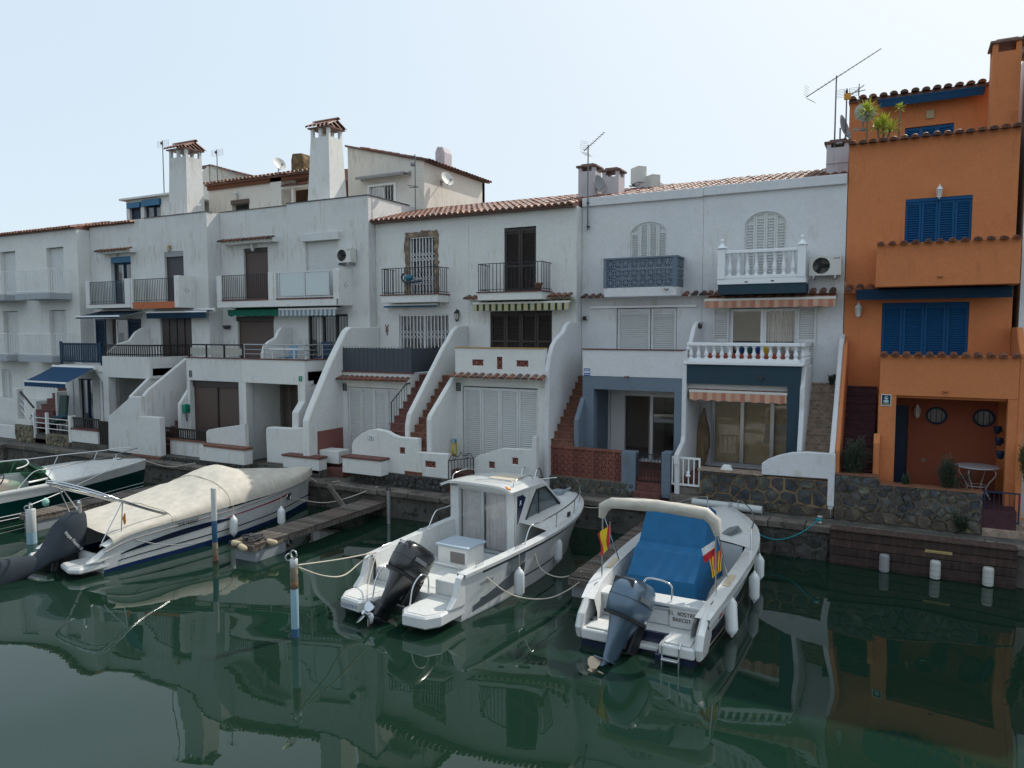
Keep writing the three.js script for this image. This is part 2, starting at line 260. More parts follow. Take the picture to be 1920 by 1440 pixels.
// random rubble: clipped cells as separate stones standing proud of the mortar
function rubble(p, x0, x1, y0, yTop, z, cell, ms, o = {}) {
  const R = rng(o.seed || 3), y1m = Math.max(yTop(x0), yTop(x1), yTop((x0 + x1) / 2)), ar = o.aspect || 1.35; const cx = cell * ar, nx = Math.max(1, Math.round((x1 - x0) / cx)), ny = Math.max(1, Math.round((y1m - y0) / cell)); const P = [];
  for (let j = -1; j <= ny; j++) for (let i = -1; i <= nx; i++) P.push([x0 + (x1 - x0) * (i + .5 + (R() - .5) * .85 + (j % 2) * .4) / nx, y0 + (y1m - y0) * (j + .5 + (R() - .5) * .8) / ny]);
  const clip = (poly, nxx, nyy, d) => { const out = []; for (let i = 0; i < poly.length; i++) { const a = poly[i], b = poly[(i + 1) % poly.length], da = a[0] * nxx + a[1] * nyy - d, db = b[0] * nxx + b[1] * nyy - d; if (da <= 0) out.push(a); if ((da < 0 && db > 0) || (da > 0 && db < 0)) { const t = da / (da - db); out.push([a[0] + (b[0] - a[0]) * t, a[1] + (b[1] - a[1]) * t]); } } return out; };
  let count = 0; const gap = o.gap || .016;
  for (const c of P) {
    let poly = rect(x0, x1, y0, y1m); const s = (yTop(x1) - yTop(x0)) / (x1 - x0), l = Math.hypot(s, 1); poly = clip(poly, -s / l, 1 / l, (yTop(x0) - s * x0) / l - .004);
    for (const q of P) { if (q === c) continue; const dx = q[0] - c[0], dy = q[1] - c[1], L = Math.hypot(dx, dy); if (L > cell * 5) continue; poly = clip(poly, dx / L, dy / L, (c[0] * dx + c[1] * dy) / L + L / 2 - gap); if (poly.length < 3) break; }
    if (poly.length < 3) continue; let A = 0, mx = 0, my = 0; poly.forEach((a, i) => { const b = poly[(i + 1) % poly.length]; A += a[0] * b[1] - a[1] * b[0]; mx += a[0]; my += a[1]; }); mx /= poly.length; my /= poly.length; if (Math.abs(A) < cell * cell * .06) continue;
    const d = .02 + R() * .035, k = .86, pos = [], n = poly.length, J = poly.map(a => [mx + (a[0] - mx) * k + (R() - .5) * .01, my + (a[1] - my) * k + (R() - .5) * .01, d + (R() - .5) * .016]);
    const tri = (a, b, e) => pos.push(...a, ...b, ...e), C = [0, 0, d + .006];
    for (let i = 0; i < n; i++) { const a = poly[i], b = poly[(i + 1) % n], A1 = [a[0] - mx, a[1] - my, -.02], B1 = [b[0] - mx, b[1] - my, -.02], A2 = [J[i][0] - mx, J[i][1] - my, J[i][2]], B2 = [J[(i + 1) % n][0] - mx, J[(i + 1) % n][1] - my, J[(i + 1) % n][2]]; tri(A1, B1, B2); tri(A1, B2, A2); tri(A2, B2, C); }
    const g = new THREE.BufferGeometry(); g.setAttribute('position', new THREE.Float32BufferAttribute(pos, 3)); g.computeVertexNormals();
    const uv = []; for (let i = 0; i < pos.length; i += 3) uv.push(pos[i] + mx * 1.37, pos[i + 1] + my * 2.1); g.setAttribute('uv', new THREE.Float32BufferAttribute(uv, 2));
    if (o.ry) { const m = piece(p, 'stone', g, ms[R() * ms.length | 0], z, my, o.x0 ? mx : mx, o.ry); } else piece(p, 'stone', g, ms[R() * ms.length | 0], mx, my, z);
    count++;
  }
  return count;
}
const T_stone = dataTex(256, (u, v) => { const m = fbm(u, v, 5, 5, 111), f = fbm(u, v, 40, 2, 113), l = fbm(u, v, 9, 3, 117); const k = .72 + .5 * (m - .5) + .25 * (f - .5), q = sst(l, .6, .75); return [k + .1 * q, k + .09 * q, k - .02 * q]; }, .8);
const sm = (r, g, b) => mat(r, g, b, .85, { map: T_stone, bumpMap: T_stone, bumpScale: .01 });
const slateStones = [sm(.11, .12, .13), sm(.135, .13, .135), sm(.09, .1, .115), sm(.16, .16, .145), sm(.12, .11, .12)];
const greenStones = [...slateStones, sm(.2, .21, .185), sm(.19, .17, .145), sm(.15, .16, .18)];
const lowStones = [sm(.17, .14, .11), sm(.15, .14, .12), sm(.2, .17, .13), sm(.12, .115, .11)];
const sandStones = [sm(.36, .32, .22), sm(.3, .28, .19), sm(.26, .23, .17), sm(.4, .36, .26)];
// flight of steps rising toward -z between x0 and x1
function steps(p, x0, x1, yB, zF, yT, zB, n, m, o = {}) {
  const dy = (yT - yB) / n, dz = (zF - zB) / n;
  const st = part(p, 'staircase', box(x0 + .02, x1 - .02, yB - .25, yB - .01, zB, zF - .02), o.base || m, o.label);
  for (let i = 0; i < n; i++) {
    const z1 = zF - i * dz, y1 = yB + (i + 1) * dy; const s = part(st, 'step', box(x0, x1, yB - .2, y1 - .03, zB, z1), o.riser || m);
    part(s, 'tread', box(x0, x1, y1 - .0295, y1, z1 - dz - .0, z1 + .025, .006), m);
    if (o.joints) for (let k = 1; k < o.joints; k++) { }
  }
  return st;
}
// stretched awning with scalloped or straight valance; cassette on the wall
function valance(x0, x1, yT, yB, z, o = {}) { const pts = [[x0, yT]]; const n = o.scallop ? Math.round((x1 - x0) / o.scallop) : 1, d = o.drop || .035; if (o.scallop) for (let i = 0; i <= n * 4; i++) { const x = x0 + (x1 - x0) * i / (n * 4); pts.push([x, yB + d * .5 - d * .5 * Math.cos((i / 4) * 2 * Math.PI + Math.PI)]); } else pts.push([x0, yB], [x1, yB]); pts.push([x1, yT]); return ext(pts, 'z', z - .004, z); }
function stripeTex(cols, period, n = 256) { // cols: list of [fraction end, r,g,b] in sRGB 0..1
  const t = dataTex(n, (u, v) => { for (const c of cols) if (u < c[0]) { const k = .95 + .1 * (fbm(u, v, 6, 3, 131) - .5); return [c[1] * k, c[2] * k, c[3] * k]; } return [1, 1, 1]; }, period); t.repeat.set(1 / period, 1); return t;
}
function yagi(p, x, y, z, len, dirx, o = {}) { // boom with cross elements, returns geometry list
}
function lantern(name, label, x, y, z, m, s = 1) {
  const t = thing(name, label, 'wall lamp', [x, y, z], { local: true, group: null });
  part(t, 'bracket', mg([box(-.03 * s, .03 * s, -.02 * s, .16 * s, -.06 * s - .04, -.02 * s - .04), cyl([0, .1 * s, -.08 * s], [0, .16 * s, 0], .01 * s)]), m);
  part(t, 'lamp_cage', mg([lathe([[.045 * s, -.12 * s], [.05 * s, -.11 * s], [.05 * s, -.1 * s], [.04 * s, -.1 * s]], 6), ...[0, 1, 2, 3, 4, 5].map(i => { const a = i * Math.PI / 3; return cyl([Math.cos(a) * .048 * s, -.1 * s, Math.sin(a) * .048 * s], [Math.cos(a) * .07 * s, .07 * s, Math.sin(a) * .07 * s], .006 * s, .006 * s, 4); }), lathe([[.085 * s, .065 * s], [.07 * s, .09 * s], [.03 * s, .14 * s], [.012 * s, .15 * s], [.012 * s, .19 * s], [0, .2 * s]], 6), lathe([[0, -.17 * s], [.012 * s, -.15 * s], [.045 * s, -.12 * s]], 6)]), m);
  part(t, 'lamp_glass', lathe([[.038 * s, -.1 * s], [.058 * s, .065 * s]], 6), M.lampglass); return t;
}
function pot(name, label, x, y, z, r, h, m, group) { const g = lathe([[0, 0], [r * .68, 0], [r * .95, h * .8], [r * 1.1, h * .82], [r * 1.1, h], [r * .95, h], [r * .9, h * .86], [0, h * .85]], 14); g.translate(x, y, z); return solo(name, g, m, label, 'plant pot', group); }
function spout(p, x, y, z, L = .22, m = M.terra4) { const g = barrel(L, .05, .05, .01, 5); g.rotateX(0); g.rotateZ(Math.PI); g.translate(x, y, z - .02); return part(p, 'drain_spout', g, m); }
function glassPanes(p, x0, x1, y0, y1, z, n, frame, o = {}) { // framed sliding panes with real glass
  const w = (x1 - x0) / n, st = o.st || .05; for (let i = 0; i < n; i++) { const a = x0 + i * w, b = a + w, zz = z - (i % 2) * .03; const f = part(p, 'window_frame', ext(rect(a, b, y0, y1), 'z', zz - .045, zz, { holes: [rect(a + st, b - st, y0 + st, y1 - st)] }), frame); part(f, 'pane', box(a + st - .005, b - st + .005, y0 + st - .005, y1 - st + .005, zz - .028, zz - .022), M.glass); }
}
function acUnit(label, x0, y0, z, w, h, d, o = {}) {
  const t = thing('air_conditioner', label, 'air conditioner', [x0, y0, z], { turn: o.turn || 0, group: o.group, local: true });
  const cx = w * .38, cy = h / 2, r = Math.min(h * .42, w * .34);
  const hole = []; for (let i = 0; i < 20; i++) hole.push([cx + r * Math.cos(i * Math.PI / 10), cy + r * Math.sin(i * Math.PI / 10)]);
  part(t, 'casing', mg([ext(rect(0, w, 0, h), 'z', -.02, 0, { holes: [hole] }), box(0, w, 0, h, -d, -d + .01), box(0, .01, 0, h, -d + .01, -.02), box(w - .01, w, 0, h, -d + .01, -.02), box(.01, w - .01, h - .01, h, -d + .01, -.02), box(.01, w - .01, 0, .01, -d + .01, -.02)]), M.acwhite);
  const rings = []; for (let k = 1; k <= 6; k++) { const T = new THREE.TorusGeometry(r * k / 6.1, .005, 4, 22); T.translate(cx, cy, -.004); rings.push(T); } for (let i = 0; i < 8; i++) { const a = i * Math.PI / 4; rings.push(cyl([cx, cy, -.006], [cx + r * Math.cos(a), cy + r * Math.sin(a), -.006], .004, .004, 4)); }
  part(t, 'fan_grille', mg(rings), M.fan); const bl = [new THREE.CylinderGeometry(r * .22, r * .22, .05, 12).rotateX(Math.PI / 2).translate(cx, cy, -.05)]; for (let i = 0; i < 3; i++) { const b = new THREE.BoxGeometry(r * .8, r * .5, .01); b.rotateX(.5); b.translate(r * .5, 0, 0); b.rotateZ(i * 2.094); b.translate(cx, cy, -.06); bl.push(b); }
  part(t, 'fan', mg(bl), M.fan); part(t, 'feet', mg([box(w * .12, w * .18, -.05, 0, -d, 0), box(w * .8, w * .86, -.05, 0, -d, 0), box(w * .12, w * .16, -.09, -.05, -d - .1, .02), box(w * .8, w * .84, -.09, -.05, -d - .1, .02)]), M.galv);
  part(t, 'rating_label', box(w * .76, w * .96, h * .84, h * .88, .001, .003), M.slate); part(t, 'hose', tube([[w, h * .2, -d * .5], [w + .07, h * .12, -d * .6], [w + .06, -.12, -d * .9], [w + .1, -.25, -d - .05]], .013, 14, 6), M.acwhite);
  return t;
}

// ---------- setting: water, quay, ground ----------
{
  // gentle swell as real geometry near the camera, flat sheet beyond
  const x0 = -60, x1 = 40, z0 = 2.2, z1 = 40, nx = 330, nz = 190, rows = [];
  for (let j = 0; j <= nz; j++) { const r = []; for (let i = 0; i <= nx; i++) { const x = lerp(x0, x1, i / nx), z = lerp(z0, z1, j / nz); const y = .0075 * Math.sin(x * .9 + z * .5 + 1.3 * Math.sin(z * .35 + x * .1)) + .006 * Math.sin(x * .55 - z * 1.25 + 1.1 * Math.sin(x * .6)) + .0035 * Math.sin(x * 2.1 + z * 1.6 + Math.sin(z * 1.1)) + .0014 * Math.sin(x * 3.7 - z * 2.4 + 1.5 * Math.sin(x * .8 + z)); r.push([x, y, z]); } rows.push(r); }
  const pos = [], idx = []; rows.forEach(r => r.forEach(q => pos.push(...q))); const n = nx + 1; for (let i = 0; i < nz; i++) for (let j = 0; j < nx; j++) { const a = i * n + j; idx.push(a, a + n, a + 1, a + 1, a + n, a + n + 1); }
  const g = new THREE.BufferGeometry(); g.setAttribute('position', new THREE.Float32BufferAttribute(pos, 3)); g.setIndex(idx); g.computeVertexNormals();
  const far = mg([new THREE.PlaneGeometry(400, 300).rotateX(-Math.PI / 2).translate(0, -.015, 190), new THREE.PlaneGeometry(140, 37.8).rotateX(-Math.PI / 2).translate(-130, -.015, 21.1), new THREE.PlaneGeometry(140, 37.8).rotateX(-Math.PI / 2).translate(110, -.015, 21.1)]); const gn = g.toNonIndexed(); { const p = gn.attributes.position, uv = new Float32Array(p.count * 2); for (let i = 0; i < p.count; i++) { uv[i * 2] = p.getX(i); uv[i * 2 + 1] = p.getZ(i); } gn.setAttribute('uv', new THREE.Float32BufferAttribute(uv, 2)); }
  const water = phys(.008, .0245, .0155, .012, { ior: 1.42, specularIntensity: 1, bumpMap: dataTex(512, (u, v) => .6 * fbm(u, v, 10, 4, 141) + .4 * fbm(u, v, 34, 3, 147), 6, false), bumpScale: .0006 });
  structure('water', mg([gn, uvm(far)]), water);
  structure('ground', mg([box(-200, 200, -1.2, .55, -120, 2.1)]), M.concD);
}
// quay: walkway with stone coping blocks, laid in lengths that step forward toward the left
const quayRuns = [[-8.9, 12, 3.22, .8, 2.3], [-16.4, -8.9, 4.6, .74, 3.4], [-23.3, -16.4, 4.7, .76, 3.8], [-31, -23.3, 4.95, .82, 4.2], [-60, -31, 5.1, .8, 3.6]];
{
  const R = rng(44); let k = 0;
  for (const [a, b, zf, y, zb] of quayRuns) {
    const q = structure('quay', mg([box(a, b, -1, y - .13, 1.5, zf - .06), box(a, b, y - .13, y - .012, 1.5, zf - .42)]), k++ ? M.concD : M.concD);
    let x = a; while (x < b - .05) { let w = .55 + R() * .75; if (x + w > b - .4) w = b - x; const dy = (R() - .5) * .02, dz = (R() - .5) * .05; part(q, 'coping_stone', box(x + .008, x + w - .008, y - .15, y + dy, zf - .42, zf + .02 + dz, .018), [M.conc, M.conc, mat(.24, .215, .2, .92, { map: T_conc, bumpMap: T_conc, bumpScale: .01 })][R() * 3 | 0]); x += w; }
  }
  // rough stones in the quay face at the right
  const rough = structure('quay_rubble', box(-4.6, -1.3, -.6, .6, 3.1, 3.17), M.concD);
  rubble(rough, -4.6, -1.32, -.3, () => .56, 3.17, .3, [sm(.11, .1, .095), sm(.14, .125, .12), sm(.09, .085, .085)], { seed: 12, gap: .02 });
}

// ---------- the row of houses ----------
// shell of a house: pierced front wall, side walls, back wall, floor slabs
function body(t, x0, x1, y0, yT, zf, zb, holes, m, o = {}) {
  const w = part(t, 'wall', mg([ext(rect(x0 + .004, x1 - .004, y0, yT), 'z', zf - .25, zf, { holes }), box(x0 + .006, x0 + .2, y0, yT - .004, zb, zf - .252), box(x1 - .2, x1 - .006, y0, yT - .004, zb, zf - .252), box(x0 + .2, x1 - .2, y0, yT - .004, zb, zb + .2)]), m);
  part(t, 'floor_slab', mg([box(x0 + .2, x1 - .2, yT - .25, yT - .05, zb + .2, zf - .252), box(x0 + .2, x1 - .2, 6.2, 6.4, zb + .2, zf - .252), box(x0 + .2, x1 - .2, 3.6, 3.8, zb + .2, zf - .252), box(x0 + .2, x1 - .2, 1.0, 1.2, zb + .2, zf - .252)]), M.room);
  return w;
}
function slopeRoof(t, x0, x1, yE, zE, rows, sl, o = {}) { // tiled slope rising toward -z from the eave
  const L = rows * .36 + .1, c = Math.cos(sl), s = Math.sin(sl);
  const r = part(t, 'roof', ext([[zE, yE - .06], [zE, yE], [zE - L * c, yE + L * s], [zE - L * c - 3.2, yE + L * s - 1.0], [zE - L * c - 3.2, yE - .06]], 'x', x0 + .01, x1 - .01), M.terra4);
  tiles(r, x0, x1, yE + .015, zE + .03, { rows, slope: sl, seed: o.seed || 5, mats: o.mats, pitch: o.pitch });
  return r;
}
const arch = (x0, x1, ys, yc) => { const P = []; const c = (x0 + x1) / 2, r = (x1 - x0) / 2; return x => { const k = clamp(Math.abs(x - c) / r, 0, 1); return ys + (yc - ys) * Math.sqrt(Math.max(0, 1 - k * k * .92)) * 1 - 0; }; };
function archPts(x0, x1, y0, f, n = 14) { const P = [[x0, y0], [x1, y0]]; for (let i = n; i >= 0; i--) { const x = lerp(x0, x1, i / n); P.push([x, f(x)]); } return P; }
const G_petal = blockGeo(.262, .09, 'petal'), G_flower = blockGeo(.2, .08, 'petal'), G_dia = blockGeo(.18, .1, 'dia');
function chimneyPot(t, x0, x1, z0, z1, y0, yT, m, o = {}) { // plain stack with four corner piers and a little tiled or slab cap
  const tp = o.taper || 0, h = o.slot || .22, s = (k) => tp * k; const Q = (k) => [x0 + s(k), x1 - s(k), z0 + s(k), z1 - s(k)];
  const a = Q(0), b = Q(1); const g = new THREE.BoxGeometry(1, yT - y0, 1); const p = g.attributes.position; for (let i = 0; i < p.count; i++) { const top = p.getY(i) > 0 ? b : a; p.setXYZ(i, p.getX(i) < 0 ? top[0] : top[1], p.getY(i) > 0 ? yT : y0, p.getZ(i) < 0 ? top[2] : top[3]); } g.computeVertexNormals();
  const c = part(t, 'chimney', uvm(g), m, o.label); const w = .11; const piers = [];
  for (const [px, pz] of [[b[0], b[2]], [b[1] - w, b[2]], [b[0], b[3] - w], [b[1] - w, b[3] - w]]) piers.push(box(px, px + w, yT, yT + h, pz, pz + w)); if (o.mid) { const mx = (b[0] + b[1]) / 2; piers.push(box(mx - w / 2, mx + w / 2, yT, yT + h, b[3] - w, b[3]), box(mx - w / 2, mx + w / 2, yT, yT + h, b[2], b[2] + w)); const mz = (b[2] + b[3]) / 2; }
  piers.forEach(g => part(c, 'chimney_pier', g, m));
  if (o.tiled) { const e = .14, y = yT + h; part(c, 'chimney_cap', mg([box(b[0] - e * .6, b[1] + e * .6, y, y + .04, b[2] - e * .6, b[3] + e * .6)]), M.terra2); const zc = (b[2] + b[3]) / 2, hw = (b[3] - b[2]) / 2 + e; const L = hw / Math.cos(.45); const G = barrel(L, .075, .085, .012, 5); const n = Math.round((b[1] - b[0] + 2 * e) / .19); for (let i = 0; i < n; i++) { const x = b[0] - e + (b[1] - b[0] + 2 * e) * (i + .5) / n; piece(c, 'tile', G, tileMats[i % 4], x, y + .05 + hw * Math.tan(.45), zc, 0, .45, 0); piece(c, 'tile', G, tileMats[(i + 2) % 4], x, y + .05 + hw * Math.tan(.45), zc, Math.PI, .45, 0); } const rg = barrel(b[1] - b[0] + 2 * e + .04, .09, .09, .012, 6); rg.rotateY(Math.PI / 2); rg.translate(b[0] - e - .02, y + .09 + hw * Math.tan(.45), zc); part(c, 'ridge_tile', rg, M.terra3); }
  else part(c, 'chimney_cap', mg([box(b[0] - .06, b[1] + .06, yT + h, yT + h + .07, b[2] - .06, b[3] + .06, .015), box(b[0] + .06, b[1] - .06, yT + h + .07, yT + h + .13, b[2] + .06, b[3] - .06, .02)]), o.cap || M.terra4);
  return c;
}
const HOUSES = 'terraced houses along the quay';
// --- house with grey ground floor and breeze block balcony
{
  const t = thing('terraced_house', 'white terraced house with blue grey ground floor and grey pierced-block balcony', 'house', [-6.85, .8, 0], { group: HOUSES });
  const af = arch(-7.15, -6.06, 8.0, 8.38);
  body(t, -8.68, -5.02, .6, 9.0, 0, -7, [rect(-7.56, -5.73, 4.5, 5.91), archPts(-7.15, -6.06, 6.5, af), rect(-7.74, -5.6, 1.42, 3.35)], M.cool);
  part(t, 'cornice', box(-8.66, -5.02, 8.96, 9.22, -.1, .09, .02), M.cool);
  slopeRoof(t, -8.66, -5.02, 9.17, -.05, 8, .26, { seed: 11 });
  for (let i = 0; i < 4; i++) { const w = 1.09 / 4, a = -7.15 + i * w; leaf(t, a + .003, a + w - .003, 6.5, 8.3, -.03, M.shutterW, { top: af, stile: .05, sp: .05 }); }
  part(t, 'shutter_backing', ext(archPts(-7.15, -6.06, 6.5, af), 'z', -.09, -.066), M.shutterW); leaf(t, -7.54, -6.53, 4.5, 5.88, -.05, M.shutterW, { stile: .07, sp: .062 }); leaf(t, -6.5, -5.75, 4.5, 5.88, -.03, M.shutterW, { stile: .07, sp: .062 });
  const bar = part(t, 'shutter_track', box(-8.39, -5.15, 5.9, 5.97, .002, .07, .012), M.white2);
  // balcony
  const bl = part(t, 'balcony', mg([box(-7.68, -5.55, 6.2, 6.46, .0, .76, .015)]), M.cool);
  part(bl, 'capping', mg([box(-7.7, -5.53, 7.26, 7.31, .64, .79), box(-5.64, -5.53, 7.26, 7.31, .02, .64), box(-7.7, -7.59, 7.26, 7.31, .02, .64), box(-5.66, -5.545, 6.46, 7.259, .65, .785), box(-7.69, -7.6, 6.46, 7.259, .65, .785)]), M.greyblue);
  const G = blockGeo(.242, .09, 'petal'); const gb = [M.greyblue]; blocks(bl, -7.6, -5.66, 6.46, 7.26, .715, 8, 3, G, M.greyblue); blocks(bl, .02, .65, 6.46, 7.26, -5.6, 3, 3, blockGeo(.22, .09, 'petal'), M.greyblue, Math.PI / 2); blocks(bl, .02, .65, 6.46, 7.26, -7.64, 3, 3, blockGeo(.22, .09, 'petal'), M.greyblue, Math.PI / 2);
  spout(t, -5.83, 6.4, .77, .1, M.terra);
  const can = part(t, 'tile_canopy', mg([box(-8.62, -7.69, 6.2, 6.24, .0, .3), box(-5.54, -5.03, 6.2, 6.24, .0, .3)]), M.cool); tiles(can, -8.6, -7.7, 6.22, .36, { geo: G_tileS, seed: 3, mats: tileMatsDk }); tiles(can, -5.54, -5.03, 6.22, .36, { geo: G_tileS, seed: 4, mats: tileMatsDk });
  // terrace over the ground floor recess
  const te = part(t, 'terrace', mg([box(-7.94, -5.02, 3.62, 3.9, .0, 1.56), box(-7.94, -5.02, 3.96, 4.7, 1.56, 1.7, .012), box(-7.94, -7.82, 3.9, 4.7, .0, 1.56)]), M.cool);
  part(te, 'coping', box(-7.96, -5.02, 4.7, 4.73, 1.53, 1.73), M.redtile);
  part(t, 'ground_floor_frame', mg([box(-7.935, -5.02, 3.6, 3.955, 1.5, 1.71), box(-7.935, -7.6, .8, 3.6, 1.44, 1.705), box(-5.3, -5.02, .8, 3.6, 1.44, 1.705), box(-7.93, -7.8, .8, 3.618, .0, 1.44), box(-5.16, -5.02, .8, 3.618, .0, 1.44)]), M.greyblue);
  part(t, 'stair_wall', ext([[1.7, .8], [1.7, 3.35], [1.75, 3.3], [2.18, 2.75], [2.2, .8]], 'x', -8.0, -7.86, { bevel: .02 }), M.greyblue);
  part(t, 'patio_floor', box(-7.9, -5.0, .7, 1.35, .0, 2.2), M.redtile);
  spout(t, -6.62, 3.99, 1.7, .14, M.terra);
  // entrance: open doorway and sliding glass
  part(t, 'door_frame', ext(rect(-7.74, -5.6, 1.36, 3.35), 'z', -.2, -.12, { holes: [rect(-7.3, -6.52, 1.4, 3.29), rect(-6.44, -5.66, 1.42, 3.28)] }), M.pvc);
  part(t, 'pane', box(-6.45, -5.65, 1.4, 3.29, -.17, -.164), M.glass); part(t, 'door_leaf', box(-7.73, -7.31, 1.38, 3.3, -.115, -.07), M.white2);
  part(t, 'inner_wall', mg([box(-6.9, -6.8, 1.2, 3.6, -2.6, -1.2), box(-8.4, -7.6, 1.2, 3.6, -3.6, -3.5)]), M.room);
  // stairs up to the terrace
  steps(t, -8.66, -8.0, 2.0, 2.24, 3.86, .1, 10, M.tread, { riser: M.tread });
  part(t, 'stair_landing', box(-8.66, -7.82, 3.6, 3.86, .0, .12), M.tread);
}
{ // front of that house
  const t = thing('garden_wall', 'terracotta pierced-block wall on a green stone base before the grey ground floor', 'garden wall', [-7.6, .8, 2.3]);
  const b = part(t, 'wall_base', box(-9.0, -6.17, .75, 1.16, 2.02, 2.3), M.mortar); rubble(b, -9.0, -6.17, .78, () => 1.155, 2.3, .2, [sm(.2, .2, .16), sm(.17, .18, .15), sm(.23, .21, .18), sm(.15, .15, .15)], { seed: 31, gap: .008 });
  const mats = [M.terraBr, mat(.42, .15, .105, .9, { map: T_tile }), mat(.32, .11, .08, .9, { map: T_tile })]; blocks(t, -9.02, -6.56, 1.17, 1.95, 2.22, 12, 4, G_flower, mats);
  part(t, 'capping', box(-9.03, -6.55, 1.95, 2.0, 2.15, 2.29), M.terraBr);
  part(t, 'gate_pier', mg([box(-6.55, -6.16, .85, 2.0, 2.0, 2.32, .015), box(-5.45, -5.21, .85, 2.06, 1.95, 2.32, .015)]), M.greyblue);
  part(t, 'doorstep', mg([box(-6.16, -5.45, .75, .98, 1.9, 2.5, .01), box(-6.14, -5.46, .98, 1.2, 1.8, 2.28, .01)]), M.redtile);
}
{ const t = thing('garden_gate', 'black iron bar gate between blue grey piers', 'gate', [-5.8, 1.23, 2.22]); part(t, 'gate_frame', ext(rect(-6.13, -5.47, 1.23, 1.97), 'z', 2.21, 2.235, { holes: [rect(-6.11, -5.49, 1.25, 1.58), rect(-6.11, -5.49, 1.6, 1.95)] }), M.iron); const G = cyl([0, 0, 0], [0, .72, 0], .008, .008, 6); for (let i = 1; i < 7; i++) piece(t, 'bar', G, M.iron, -6.12 + i * .093, 1.24, 2.222); part(t, 'latch', box(-6.12, -6.04, 1.78, 1.88, 2.236, 2.26), M.iron); }
{ const t = thing('garden_gate', 'white metal bar gate beside the dark rubble wall', 'gate', [-4.8, 1.23, 2.24]); part(t, 'gate_frame', ext(rect(-5.19, -4.45, 1.22, 1.97), 'z', 2.22, 2.26, { holes: [rect(-5.15, -4.49, 1.27, 1.92)] }), M.white2); const G = new THREE.BoxGeometry(.03, .65, .02); for (let i = 1; i < 5; i++) piece(t, 'bar', G, M.white2, -5.17 + i * .14, 1.595, 2.24); const s = lathe([[0, 0], [.06, .02], [.065, .06], [.03, .1], [.05, .14], [0, .17]], 9); s.translate(-4.75, 1.45, 2.28); part(t, 'gate_ornament', s, M.pvc);
  part(t, 'doorstep', mg([box(-5.2, -4.45, .75, 1.0, 1.9, 2.42, .01), box(-5.2, -4.45, 1.0, 1.19, 1.8, 2.2, .01)]), M.conc); }
